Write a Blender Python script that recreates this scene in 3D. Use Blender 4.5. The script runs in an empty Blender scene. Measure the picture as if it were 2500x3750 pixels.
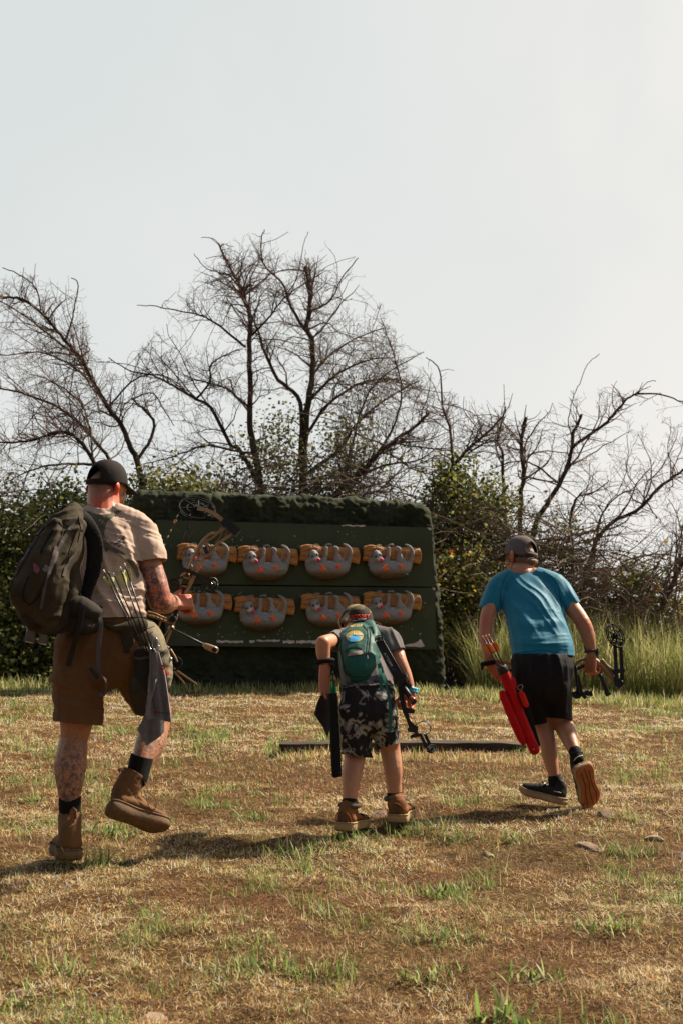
import bpy, bmesh, math, random
import numpy as np
from mathutils import Vector, Matrix, noise
from mathutils.bvhtree import BVHTree
R = math.radians
sc = bpy.context.scene
COL = sc.collection
# ------------------------------------------------------------------ camera, sky, sun, exposure
PW, PH, F = 2500.0, 3750.0, 5208.33
PITCH = math.atan(685 / F)
CAM = Vector((0, 0, 1.5))
cd = bpy.data.cameras.new('camera'); cam = bpy.data.objects.new('camera', cd); COL.objects.link(cam)
cam.location = CAM; cam.rotation_euler = (R(90) + PITCH, 0, 0)
cd.sensor_fit = 'VERTICAL'; cd.sensor_height = 36; cd.lens = 50; cd.clip_start = 0.1; cd.clip_end = 2000
cd.dof.use_dof = True; cd.dof.focus_distance = 7.0; cd.dof.aperture_fstop = 6.3
sc.camera = cam
sc.view_settings.view_transform = 'Standard'; sc.view_settings.look = 'None'
sc.view_settings.exposure = 1.0; sc.view_settings.gamma = 1.0
SUN_EL, SUN_AZ = R(47), R(58)         # azimuth measured clockwise from straight ahead (+Y)
SUND = Vector((math.sin(SUN_AZ) * math.cos(SUN_EL), math.cos(SUN_AZ) * math.cos(SUN_EL), math.sin(SUN_EL)))
sl = bpy.data.lights.new('sun', 'SUN'); so = bpy.data.objects.new('sun', sl); COL.objects.link(so)
sl.energy = 5.0; sl.angle = R(2.2); sl.color = (1.0, 0.885, 0.72)
so.rotation_euler = SUND.to_track_quat('Z', 'Y').to_euler()
w = bpy.data.worlds.new('World'); sc.world = w; w.use_nodes = True
nt = w.node_tree; nt.nodes.clear()
def wn(t, **k):
    n = nt.nodes.new(t)
    for a, b in k.items(): setattr(n, a, b)
    return n
sky = wn('ShaderNodeTexSky', sky_type='NISHITA', sun_disc=False, sun_elevation=SUN_EL, sun_rotation=SUN_AZ, dust_density=3.0, air_density=1.0)
tc = wn('ShaderNodeTexCoord'); sep = wn('ShaderNodeSeparateXYZ'); nt.links.new(tc.outputs['Generated'], sep.inputs[0])
nz = wn('ShaderNodeTexNoise'); nz.inputs['Scale'].default_value = 2.6; nz.inputs['Detail'].default_value = 5; nz.inputs['Distortion'].default_value = 0.6; nt.links.new(tc.outputs['Generated'], nz.inputs['Vector'])
def wmath(op, a, b=None, c=None, clamp=False):
    n = wn('ShaderNodeMath', operation=op, use_clamp=clamp)
    for i, v in enumerate((a, b, c)):
        if v is None: continue
        if hasattr(v, 'is_linked'): nt.links.new(v, n.inputs[i])
        else: n.inputs[i].default_value = v
    return n.outputs[0]
# veil of thin high cloud, whitest towards the sun's side (right), thinning to pale blue on the left and overhead
side = wmath('ADD', wmath('MULTIPLY', sep.outputs['X'], 1.7), wmath('MULTIPLY', wmath('SUBTRACT', nz.outputs['Fac'], 0.5), 1.5))
side = wmath('ADD', side, wmath('MULTIPLY', sep.outputs['Z'], -0.9))
side = wmath('ADD', side, 0.68, clamp=True)
mixc = wn('ShaderNodeMix', data_type='RGBA'); nt.links.new(side, mixc.inputs['Factor'])
mixc.inputs[6].default_value = (3.6, 3.82, 3.80, 1); mixc.inputs[7].default_value = (4.6, 4.44, 4.25, 1)
up_ = wmath('SUBTRACT', 1.0, wmath('MULTIPLY', wmath('SUBTRACT', sep.outputs['Z'], 0.50), 3.0), clamp=True)
fw_ = wmath('ADD', wmath('MULTIPLY', sep.outputs['Y'], 2.0), 0.6, clamp=True)
veil = wmath('MULTIPLY', wmath('MULTIPLY', up_, fw_, clamp=True), 0.97)
mx = wn('ShaderNodeMix', data_type='RGBA'); nt.links.new(veil, mx.inputs['Factor'])
skm = wn('ShaderNodeMix', data_type='RGBA', blend_type='MULTIPLY'); skm.inputs['Factor'].default_value = 1; nt.links.new(sky.outputs[0], skm.inputs[6]); skm.inputs[7].default_value = (0.66, 0.56, 0.46, 1)
nt.links.new(skm.outputs[2], mx.inputs[6]); nt.links.new(mixc.outputs[2], mx.inputs[7])
bg = wn('ShaderNodeBackground'); bg.inputs['Strength'].default_value = 0.1; nt.links.new(mx.outputs[2], bg.inputs[0])
wo = wn('ShaderNodeOutputWorld'); nt.links.new(bg.outputs[0], wo.inputs[0])
# ------------------------------------------------------------------ photo geometry
CP, SP = math.cos(PITCH), math.sin(PITCH)
def ray(px, py):
    a, b = (px - PW / 2) / F, (PH / 2 - py) / F
    return Vector((a, CP - b * SP, SP + b * CP))
def P(px, py, Y):
    d = ray(px, py); return CAM + d * (Y / d.y)
def smooth(t): t = np.clip(t, 0, 1); return t * t * (3 - 2 * t)
_rs = np.random.RandomState(7); _G = _rs.rand(256, 256)
def vnoise(x, y):
    xi = np.floor(x).astype(int); yi = np.floor(y).astype(int); fx = x - xi; fy = y - yi
    fx = fx * fx * (3 - 2 * fx); fy = fy * fy * (3 - 2 * fy)
    g = lambda a, b: _G[a % 256, b % 256]
    return (g(xi, yi) * (1 - fx) + g(xi + 1, yi) * fx) * (1 - fy) + (g(xi, yi + 1) * (1 - fx) + g(xi + 1, yi + 1) * fx) * fy
def fbm(x, y, o=4):
    s = 0; a = 0.5; t = 0
    for i in range(o): s = s + a * vnoise(x + 17.3 * i, y + 9.1 * i); t += a; a *= 0.5; x = x * 2.03; y = y * 2.03
    return s / t
CREST = 12.5
def gz(x, y):
    x = np.asarray(x, float); y = np.asarray(y, float)
    z = 0.126 * np.minimum(y, CREST)
    t = np.clip((y - (CREST - 0.5)) / 1.2, 0, 1)
    z = z - 0.03 * t * t
    z = z - 0.045 * np.clip(x, 0, 6) * smooth((y - 7) / 5.0)
    z = z - 0.02 * np.clip(y - 16, 0, 1e4)
    m = smooth((40 - y) / 20)
    z = z + m * (0.05 * (fbm(x * 0.9 + 5, y * 0.9 + 3, 3) - 0.5) + 0.05 * (fbm(x * 4 + 1, y * 4 + 8, 3) - 0.5) + 0.022 * (fbm(x * 10 + 3, y * 10 + 6, 2) - 0.5))
    return z
def gzf(x, y): return float(gz(x, y))
def G(px, py):      # the ground point seen at that pixel
    d = ray(px, py); t0 = 3.0
    prev = None; t = 3.0
    while t < 30:
        p = CAM + d * t
        if p.z < gzf(p.x, p.y): break
        t += 0.05
    lo, hi = t - 0.05, t
    for _ in range(20):
        m = (lo + hi) / 2; p = CAM + d * m
        if p.z < gzf(p.x, p.y): hi = m
        else: lo = m
    return CAM + d * hi
# ------------------------------------------------------------------ object helpers
def tag(o, label=None, cat=None, group=None, kind=None):
    if label: o['label'] = label
    if cat: o['category'] = cat
    if group: o['group'] = group
    if kind: o['kind'] = kind
    return o
def thing(name, label, cat, loc=(0, 0, 0), group=None, rot=(0, 0, 0)):
    o = bpy.data.objects.new(name, None); COL.objects.link(o); o.location = loc; o.rotation_euler = rot
    o.empty_display_size = 0.1
    return tag(o, label, cat, group)
def link(name, me, mat, parent=None, label=None):
    o = bpy.data.objects.new(name, me); COL.objects.link(o)
    if mat is not None and len(me.materials) == 0: me.materials.append(mat)
    if parent is not None:
        o.parent = parent
        o.matrix_parent_inverse = parent_world(parent).inverted()
    if label: o['label'] = label
    return o
def parent_world(p):
    m = Matrix.LocRotScale(p.location, p.rotation_euler, p.scale)
    if p.parent is not None: m = parent_world(p.parent) @ p.matrix_parent_inverse @ m
    return m
def mesh_np(name, V, Fc, nper, cols=None, smooth_=False):
    me = bpy.data.meshes.new(name); V = np.asarray(V, np.float32); Fc = np.asarray(Fc, np.int32)
    me.vertices.add(len(V)); me.vertices.foreach_set('co', V.ravel())
    me.loops.add(Fc.size); me.loops.foreach_set('vertex_index', Fc.ravel())
    n = len(Fc); me.polygons.add(n)
    me.polygons.foreach_set('loop_start', np.arange(n, dtype=np.int32) * nper)
    me.update(calc_edges=True)
    if smooth_: me.polygons.foreach_set('use_smooth', np.ones(n, bool))
    if cols is not None:
        a = me.color_attributes.new('tint', 'FLOAT_COLOR', 'POINT'); C4 = np.ones((len(V), 4), np.float32); C4[:, :3] = cols; a.data.foreach_set('color', C4.ravel())
    return me
# ------------------------------------------------------------------ materials
def mat_new(name):
    m = bpy.data.materials.new(name); m.use_nodes = True; t = m.node_tree
    return m, t, t.nodes['Principled BSDF']
def N(t, ty, **k):
    n = t.nodes.new(ty)
    for a, b in k.items():
        if a in n.inputs.keys() if isinstance(a, str) else False: n.inputs[a].default_value = b
        else: setattr(n, a, b)
    return n
def noise_node(t, scale, detail=4, rough=0.55, coord='Object', stretch=None, dist=0):
    c = N(t, 'ShaderNodeTexCoord'); n = N(t, 'ShaderNodeTexNoise')
    n.inputs['Scale'].default_value = scale; n.inputs['Detail'].default_value = detail; n.inputs['Roughness'].default_value = rough; n.inputs['Distortion'].default_value = dist
    src = c.outputs[coord]
    if stretch:
        m = N(t, 'ShaderNodeMapping'); m.inputs['Scale'].default_value = stretch; t.links.new(src, m.inputs[0]); src = m.outputs[0]
    t.links.new(src, n.inputs['Vector']); return n
def ramp(t, src, stops):
    r = N(t, 'ShaderNodeValToRGB'); e = r.color_ramp.elements
    while len(e) < len(stops): e.new(0.5)
    for i, (p, c) in enumerate(stops): e[i].position = p; e[i].color = (*c, 1) if len(c) == 3 else c
    t.links.new(src, r.inputs[0]); return r
def bump(t, b, src, strength=0.3, dist=0.01, prev=None):
    n = N(t, 'ShaderNodeBump'); n.inputs['Strength'].default_value = strength; n.inputs['Distance'].default_value = dist
    t.links.new(src, n.inputs['Height'])
    if prev: t.links.new(prev.outputs[0], n.inputs['Normal'])
    t.links.new(n.outputs[0], b.inputs['Normal']); return n
_MC = {}
def pmat(name, c1, c2=None, scale=8, rough=0.7, bscale=60, bstr=0.25, bdist=0.003, metal=0.0, spec=0.4, stretch=None, stops=(0.35, 0.65), detail=4, transl=0.0, sheen=0.0, coat=0):
    if name in _MC: return _MC[name]
    m, t, b = mat_new(name); c2 = c2 or tuple(v * 0.7 for v in c1)
    n = noise_node(t, scale, detail, stretch=stretch); r = ramp(t, n.outputs['Fac'], [(stops[0], c2), (stops[1], c1)])
    t.links.new(r.outputs[0], b.inputs['Base Color'])
    b.inputs['Roughness'].default_value = rough; b.inputs['Metallic'].default_value = metal; b.inputs['Specular IOR Level'].default_value = spec
    if sheen: b.inputs['Sheen Weight'].default_value = sheen
    if coat: b.inputs['Coat Weight'].default_value = coat
    if bstr:
        n2 = noise_node(t, bscale, 3, stretch=stretch); bump(t, b, n2.outputs['Fac'], bstr, bdist)
    _MC[name] = m; return m
def leafmat(name, transl=0.45, rough=0.55, gain=1.0, tint=(1, 1, 1)):
    if name in _MC: return _MC[name]
    m, t, b = mat_new(name); a = N(t, 'ShaderNodeVertexColor'); a.layer_name = 'tint'
    mul = N(t, 'ShaderNodeMix', data_type='RGBA', blend_type='MULTIPLY'); mul.inputs['Factor'].default_value = 1; mul.inputs[7].default_value = (*[gain * v for v in tint], 1)
    t.links.new(a.outputs[0], mul.inputs[6]); col = mul.outputs[2]
    t.links.new(col, b.inputs['Base Color']); b.inputs['Roughness'].default_value = rough; b.inputs['Specular IOR Level'].default_value = 0.25
    tr = N(t, 'ShaderNodeBsdfTranslucent'); t.links.new(col, tr.inputs[0])
    ms = N(t, 'ShaderNodeMixShader'); ms.inputs[0].default_value = transl
    t.links.new(b.outputs[0], ms.inputs[1]); t.links.new(tr.outputs[0], ms.inputs[2]); t.links.new(ms.outputs[0], t.nodes['Material Output'].inputs[0])
    _MC[name] = m; return m
# ================================================================== GROUND AND GRASS
def ground_sheet():
    ys = np.concatenate([np.linspace(-6, 3, 10), np.arange(3.1, 20, 0.05), np.linspace(20.5, 60, 40), np.geomspace(65, 900, 20)])
    xs = np.concatenate([-np.geomspace(900, 8, 20), np.arange(-7, 7.01, 0.05), np.geomspace(8, 900, 20)])
    X, Y = np.meshgrid(xs, ys); Z = gz(X, Y)
    V = np.stack([X.ravel(), Y.ravel(), Z.ravel()], 1); nx = len(xs); ny = len(ys)
    i, j = np.meshgrid(np.arange(nx - 1), np.arange(ny - 1)); a = (j * nx + i).ravel()
    me = mesh_np('ground', V, np.stack([a, a + 1, a + nx + 1, a + nx], 1), 4, smooth_=True)
    m, t, b = mat_new('dirt_and_thatch')
    n1 = noise_node(t, 1.3, 6, 0.6); n2 = noise_node(t, 46, 6, 0.75, stretch=(1, 1, 1)); n3 = noise_node(t, 130, 3, 0.6, stretch=(1, 0.5, 1))
    r1 = ramp(t, n2.outputs['Fac'], [(0.32, (0.036, 0.019, 0.010)), (0.5, (0.11, 0.060, 0.029)), (0.62, (0.24, 0.15, 0.075)), (0.76, (0.42, 0.32, 0.19))])
    r2 = ramp(t, n3.outputs['Fac'], [(0.35, (0.5, 0.47, 0.44)), (0.65, (1.1, 1.1, 1.1))])
    r3 = ramp(t, n1.outputs['Fac'], [(0.38, (1.0, 0.86, 0.74)), (0.62, (0.92, 1.0, 0.72))])
    a1 = N(t, 'ShaderNodeMix', data_type='RGBA', blend_type='MULTIPLY'); a1.inputs['Factor'].default_value = 1; t.links.new(r1.outputs[0], a1.inputs[6]); t.links.new(r2.outputs[0], a1.inputs[7])
    a2 = N(t, 'ShaderNodeMix', data_type='RGBA', blend_type='MULTIPLY'); a2.inputs['Factor'].default_value = 1; t.links.new(a1.outputs[2], a2.inputs[6]); t.links.new(r3.outputs[0], a2.inputs[7])
    t.links.new(a2.outputs[2], b.inputs['Base Color']); b.inputs['Roughness'].default_value = 0.95; b.inputs['Specular IOR Level'].default_value = 0.1
    bump(t, b, n2.outputs['Fac'], 0.8, 0.02)
    tag(link('ground', me, m), kind='structure')
ground_sheet()
def blades(name, n, region, L, Wd, lean, colfn, mat, label, cat='grass', seed=1, dens=None, curl=0.5, base_z=-0.003, parent=None):
    rs = np.random.RandomState(seed); x0, x1, y0, y1 = region
    # more blades near the camera: sample y with density falling gently
    u = rs.rand(n * 3); y = y0 + (y1 - y0) * u; keep = rs.rand(n * 3) < np.clip((6.0 / y) ** 0.6, 0, 1); y = y[keep][: n * 2]
    hw = 0.24 * y + 0.5
    x = (rs.rand(len(y)) * 2 - 1) * np.maximum(hw, 0.01)
    if x0 is not None: x = x0 + (x1 - x0) * rs.rand(len(y))
    if dens is not None:
        k = rs.rand(len(y)) < dens(x, y); x = x[k]; y = y[k]
    x = x[:n]; y = y[:n]; n = len(x)
    z = gz(x, y) + base_z
    th = rs.rand(n) * 2 * math.pi; l = L[0] + (L[1] - L[0]) * rs.rand(n) ** 1.6; wd = Wd[0] + (Wd[1] - Wd[0]) * rs.rand(n)
    wd = wd * np.clip(y / 7.0, 0.8, 1.5)
    ln = lean[0] + (lean[1] - lean[0]) * rs.rand(n)       # angle from vertical
    dx = np.cos(th) * np.sin(ln); dy = np.sin(th) * np.sin(ln); dz = np.cos(ln)
    b = np.stack([x, y, z], 1); d = np.stack([dx, dy, dz + 0.0], 1); d[:, 2] += 0.126 * dy * (y < CREST)
    ph = th + math.pi / 2 + (rs.rand(n) - 0.5) * 1.5; s = np.stack([np.cos(ph), np.sin(ph), 0.5 * (rs.rand(n) - 0.5)], 1) * (wd / 2)[:, None]
    ln2 = ln + curl * rs.rand(n); d2 = np.stack([np.cos(th) * np.sin(ln2), np.sin(th) * np.sin(ln2), np.cos(ln2)], 1); d2[:, 2] += 0.126 * d2[:, 1]
    m_ = b + d * (l * 0.55)[:, None]; tip = m_ + d2 * (l * 0.45)[:, None]
    V = np.stack([b - s, b + s, m_ - s * 0.85, m_ + s * 0.85, tip], 1).reshape(-1, 3)
    o = (np.arange(n) * 5)[:, None]
    Fc = np.concatenate([o + [0, 1, 3], o + [0, 3, 2], o + [2, 3, 4]], 1).reshape(-1, 3)
    c = colfn(x, y, rs); cols = np.repeat(c, 5, axis=0)
    me = mesh_np(name, V, Fc, 3, cols)
    o_ = link(name, me, mat, parent)
    if parent is None: tag(o_, label, cat, kind='stuff')
    return o_
def pick(rs, n, pal, w):
    pal = np.array(pal, float); w = np.array(w, float); w /= w.sum(); i = rs.choice(len(pal), n, p=w)
    return pal[i] * (0.75 + 0.5 * rs.rand(n))[:, None]
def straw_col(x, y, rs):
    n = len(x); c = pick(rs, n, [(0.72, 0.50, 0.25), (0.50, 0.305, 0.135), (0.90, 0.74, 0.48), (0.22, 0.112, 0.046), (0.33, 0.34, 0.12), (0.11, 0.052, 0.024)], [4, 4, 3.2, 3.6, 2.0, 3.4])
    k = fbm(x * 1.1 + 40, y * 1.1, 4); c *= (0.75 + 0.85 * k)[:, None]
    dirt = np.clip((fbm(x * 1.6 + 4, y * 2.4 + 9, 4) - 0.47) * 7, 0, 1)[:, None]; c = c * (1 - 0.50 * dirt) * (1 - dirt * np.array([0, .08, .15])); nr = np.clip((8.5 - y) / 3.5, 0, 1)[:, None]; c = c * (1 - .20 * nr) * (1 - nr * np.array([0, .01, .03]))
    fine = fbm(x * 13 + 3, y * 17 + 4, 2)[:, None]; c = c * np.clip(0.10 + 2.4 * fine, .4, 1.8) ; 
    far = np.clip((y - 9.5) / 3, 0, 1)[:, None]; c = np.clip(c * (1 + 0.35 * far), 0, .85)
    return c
def green_col(x, y, rs):
    return pick(rs, len(x), [(0.16, 0.25, 0.05), (0.24, 0.34, 0.085), (0.36, 0.42, 0.15), (0.10, 0.17, 0.04), (0.46, 0.45, 0.22)], [3, 3, 2, 2, 1])
M_straw = leafmat('dry_straw', 0.42, 0.6)
M_green = leafmat('green_blades', 0.5, 0.5)
dens_dry = lambda x, y: (1 - .25 * np.clip((fbm(x * 1.6 + 4, y * 2.4 + 9, 4) - 0.47) * 7, 0, 1)) * (0.25 + 0.9 * np.clip((fbm(x * 3 + 2, y * 3 + 7, 4) - 0.34) * 4.0, 0, 1))
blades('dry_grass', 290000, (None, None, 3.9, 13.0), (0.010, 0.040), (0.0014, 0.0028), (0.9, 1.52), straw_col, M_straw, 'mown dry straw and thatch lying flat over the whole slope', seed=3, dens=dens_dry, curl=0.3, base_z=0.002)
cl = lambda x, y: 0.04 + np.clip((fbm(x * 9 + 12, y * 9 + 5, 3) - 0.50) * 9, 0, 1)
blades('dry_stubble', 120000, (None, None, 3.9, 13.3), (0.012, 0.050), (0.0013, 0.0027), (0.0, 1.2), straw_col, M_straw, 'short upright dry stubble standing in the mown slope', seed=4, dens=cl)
gp = lambda x, y: np.clip((fbm(x * 1.7 + 31, y * 1.7 + 12, 3) - 0.47) * 5, 0.06, 1) * np.clip((fbm(x * 7 + 3, y * 7 + 2, 2) - 0.50) * 8, 0, 1)
blades('green_grass', 60000, (None, None, 3.9, 13.3), (0.025, 0.10), (0.002, 0.0045), (0.05, 1.0), green_col, M_green, 'patches of short fresh green grass sprouting through the straw', seed=5, dens=gp)
# ================================================================== TUBES, LOFTS, LEAVES
def frame(tan, ref):
    t = tan.normalized(); s = ref - t * ref.dot(t)
    if s.length < 1e-4: s = Vector((0, 0, 1)) - t * t.z
    s.normalize(); return s, t.cross(s)
def tube_np(paths, sides=4):
    """paths: list of (pts, radii). One vertex/face array for all."""
    Vs, Fs = [], []; o = 0
    ang = [(math.cos(2 * math.pi * k / sides), math.sin(2 * math.pi * k / sides)) for k in range(sides)]
    for pts, rad in paths:
        n = len(pts); s = None
        for i, p in enumerate(pts):
            t = pts[min(i + 1, n - 1)] - pts[max(i - 1, 0)]
            if s is None: s, u = frame(t, Vector((0.3, 1, 0.2)))
            else: s, u = frame(t, s)
            r = rad[i]
            for c, q in ang: Vs.append(p + s * (c * r) + u * (q * r))
        for i in range(n - 1):
            for k in range(sides):
                a = o + i * sides + k; b = o + i * sides + (k + 1) % sides
                Fs.append((a, b, b + sides, a + sides))
        o += n * sides
    return Vs, Fs
def tubes(name, paths, mat, parent=None, sides=8, label=None, caps=True):
    Vs, Fs = tube_np(paths, sides)
    if caps:
        o = 0
        for pts, rad in paths:
            n = len(pts); Fs.append(tuple(o + k for k in range(sides))[::-1]); Fs.append(tuple(o + (n - 1) * sides + k for k in range(sides))); o += n * sides
    me = bpy.data.meshes.new(name); me.from_pydata([tuple(v) for v in Vs], [], Fs); me.validate()
    for p in me.polygons: p.use_smooth = len(p.vertices) == 4
    return link(name, me, mat, parent, label)
def spline(pts, k=6):
    """Catmull-Rom through Vectors"""
    P_ = [pts[0]] + list(pts) + [pts[-1]]; out = []
    for i in range(1, len(P_) - 2):
        a, b, c, d = P_[i - 1:i + 3]
        for j in range(k):
            t = j / k; out.append(0.5 * ((2 * b) + (c - a) * t + (2 * a - 5 * b + 4 * c - d) * t * t + (3 * b - a - 3 * c + d) * t ** 3))
    out.append(pts[-1]); return out
def spl_r(rs_, k=6):
    out = []
    for i in range(len(rs_) - 1):
        for j in range(k): out.append(rs_[i] + (rs_[i + 1] - rs_[i]) * j / k)
    out.append(rs_[-1]); return out
def bm_obj(name, bm, mat, parent=None, label=None, smooth_=True, bevel=0):
    if bevel: bmesh.ops.bevel(bm, geom=[e for e in bm.edges if len(e.link_faces) == 2 and e.calc_face_angle(0) > 0.5], offset=bevel, segments=2, affect='EDGES', profile=0.6)
    bmesh.ops.recalc_face_normals(bm, faces=bm.faces)
    me = bpy.data.meshes.new(name); bm.to_mesh(me); bm.free()
    if smooth_:
        for p in me.polygons: p.use_smooth = True
        if bevel or smooth_ == 'auto':
            me.set_sharp_from_angle(angle=R(38))
    return link(name, me, mat, parent, label)
def add_prism(bm, poly, off):
    """poly: list of Vectors (planar outline); off: Vector to the other side"""
    a = [bm.verts.new(p) for p in poly]; b = [bm.verts.new(p + off) for p in poly]; n = len(a)
    bm.faces.new(a); bm.faces.new(b[::-1])
    for i in range(n): bm.faces.new((a[i], b[i], b[(i + 1) % n], a[(i + 1) % n]))
# ================================================================== BACKSTOP WALL WITH PANELS
WO = P(1090, 2140, 13.0); WX = Vector((1, 0.10, 0)).normalized(); WN = Vector((WX.y, -WX.x, 0.0)).normalized(); WZ = Vector((0, 0, 1))
def WP(px, py, off=0.0):     # the point of the wall plane (moved 'off' metres towards the camera) seen at the pixel
    d = ray(px, py); o = WO + WN * off; return CAM + d * ((o - CAM).dot(WN) / d.dot(WN))
wall = thing('archery_backstop', 'big rough dark green foam backstop wall behind the eight animal targets', 'backstop', WP(1090, 2530))
outline = [(440, 2540), (455, 2200), (480, 1900), (492, 1800), (560, 1786), (640, 1790), (760, 1798), (900, 1800), (1050, 1812), (1200, 1815), (1350, 1822), (1480, 1828), (1555, 1842), (1585, 1868), (1596, 1950), (1602, 2050), (1612, 2150), (1624, 2280), (1630, 2400), (1640, 2560)]
def foam_body():
    import mathutils.geometry as mg
    pts = [WP(x, y, 0) for x, y in outline]
    loc = [((p - WO).dot(WX), (p - WO).z) for p in pts]
    zmin = min(l[1] for l in loc) - 0.25
    nx, nz = 230, 160; xs = np.linspace(min(l[0] for l in loc), max(l[0] for l in loc), nx)
    # left / right / top profile as functions
    L = sorted([(loc[i][1], loc[i][0]) for i in range(0, 4)]); Rr = sorted([(loc[i][1], loc[i][0]) for i in range(13, len(loc))]); T = sorted([loc[i] for i in range(3, 14)])
    bm = bmesh.new(); grid = {}
    D = 0.62
    def shape(u, v, layer):
        ztop = np.interp(lx(u, 1.0), [t[0] for t in T], [t[1] for t in T])
        z = zmin + (ztop - zmin) * v; x = lx(u, z); return x, z
    def lx(u, z):
        zz = z if z != 1.0 else T[0][1]
        a = np.interp(zz, [t[0] for t in L], [t[1] for t in L]); b = np.interp(zz, [t[0] for t in Rr], [t[1] for t in Rr]); return a + (b - a) * u
    for side in (0, 1):
        for j in range(nz + 1):
            for i in range(nx + 1):
                x, z = shape(i / nx, j / nz, side)
                e = min(i / nx * 3.0, (1 - i / nx) * 3.0, (1 - j / nz) * 1.8)   # distance to the free edges
                rnd = 0.10 * (1 - math.sqrt(max(0, 1 - (1 - min(1, e / 0.10)) ** 2))) if e < 0.10 else 0
                p = WO + WX * x + WZ * (z) - WN * (rnd if side == 0 else D - rnd)
                q = Vector((x * 1.0, z * 1.0, 3.1 * side))
                onp = (p - WO)
                k = 0.060 * (noise.noise(q * 4.0) + 0.8 * abs(noise.noise(q * 9)) + 0.8 * abs(noise.noise(q * 19)) - .3)
                if side == 0: p += WN * (k - 0.05)
                else: p -= WN * k
                if j == nz: p.z += 0.03 * noise.noise(q * 9) + 0.02 * noise.noise(q * 24)
                if i in (0, nx): p += WX * (0.03 * noise.noise(q * 7) + 0.02 * noise.noise(q * 20))
                grid[(side, i, j)] = bm.verts.new(p)
    for j in range(nz):
        for i in range(nx):
            bm.faces.new([grid[(0, i, j)], grid[(0, i + 1, j)], grid[(0, i + 1, j + 1)], grid[(0, i, j + 1)]])
            bm.faces.new([grid[(1, i, j + 1)], grid[(1, i + 1, j + 1)], grid[(1, i + 1, j)], grid[(1, i, j)]])
    # top and side skins, 8 strips deep with roughness
    def skin(keys):
        K = 8; rows = [[grid[(0, *k)] for k in keys]]
        for q in range(1, K):
            row = []
            for k in keys:
                a, b = grid[(0, *k)].co, grid[(1, *k)].co; p = a.lerp(b, q / K)
                p += Vector((0.03 * noise.noise(p * 12), 0, 0.035 * noise.noise(p * 11 + Vector((5, 5, 5))) + 0.02 * math.sin(q / K * math.pi)))
                row.append(bm.verts.new(p))
            rows.append(row)
        rows.append([grid[(1, *k)] for k in keys])
        for q in range(K):
            for i in range(len(keys) - 1): bm.faces.new([rows[q][i], rows[q][i + 1], rows[q + 1][i + 1], rows[q + 1][i]])
    skin([(0, j) for j in range(nz + 1)] ); skin([(nx, j) for j in range(nz + 1)]); 
    skin([(i, nz) for i in range(nx + 1)])
    bmesh.ops.remove_doubles(bm, verts=bm.verts, dist=1e-5)
    m = pmat('foam_green', (0.046, 0.052, 0.030), (0.022, 0.026, 0.015), scale=3, rough=0.95, bscale=45, bstr=0.7, bdist=0.012, spec=0.1)
    return bm_obj('foam_body', bm, m, wall)
foam = foam_body()
m_panel = pmat('panel_green', (0.056, 0.070, 0.035), (0.042, 0.055, 0.027), scale=5, rough=0.62, bscale=120, bstr=0.12, bdist=0.002, spec=0.25)
def panel(corners):
    bm = bmesh.new(); add_prism(bm, [WP(x, y, 0.075) for x, y in corners], -WN * 0.05)
    return bm_obj('panel', bm, m_panel, wall, bevel=0.003)
p1 = panel([(572, 1903), (1578, 1932), (1592, 2148), (580, 2138)])
p2 = panel([(590, 2143), (1592, 2153), (1596, 2377), (612, 2364)])
# chipped paint: pale bare patches, scuffs and holes lying on the panel faces
m_chip = pmat('bare_foam', (0.62, 0.56, 0.54), (0.45, 0.38, 0.37), scale=20, rough=0.9)
def patch(name, pts, mat, off=0.0775, parent=None, th=0.0015):
    bm = bmesh.new(); add_prism(bm, [WP(x, y, off) for x, y in pts], -WN * th)
    return bm_obj(name, bm, mat, parent or wall, smooth_=False)
rnd = random.Random(4)
def strip(x0, x1, yt, yb):
    top, bot = [], []; n = max(3, int((x1 - x0) / 9))
    for i in range(n + 1):
        x = x0 + (x1 - x0) * i / n; top.append((x, yt + rnd.uniform(-2.5, 1.5))); bot.append((x + rnd.uniform(-2, 2), yb + rnd.uniform(-3, 2.5)))
    return top + bot[::-1]
for a in [(795, 892, 2346, 2354), (914, 934, 2344, 2354), (940, 1026, 2344, 2351), (1036, 1080, 2346, 2356), (1086, 1160, 2346, 2357), (1250, 1262, 1924, 1927), (1262, 1335, 1923, 1927), (1140, 1200, 2370, 2373)]:
    patch('bare_patch', strip(*a), m_chip, off=0.0785)
patch('bare_patch', [(1474, 2363), (1490, 2360), (1512, 2356), (1528, 2350), (1536, 2341), (1541, 2343), (1545, 2352), (1554, 2366), (1540, 2370), (1516, 2368), (1490, 2367)], m_chip, off=0.0785)
patch('bare_patch', [(1562, 1932), (1578, 1933), (1580, 1940), (1572, 1942), (1566, 1937)], m_chip, off=0.0785)
patch('bare_patch', [(1580, 2152), (1592, 2153), (1592, 2164), (1585, 2158)], m_chip, off=0.0785)
bmh = bmesh.new()
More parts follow.
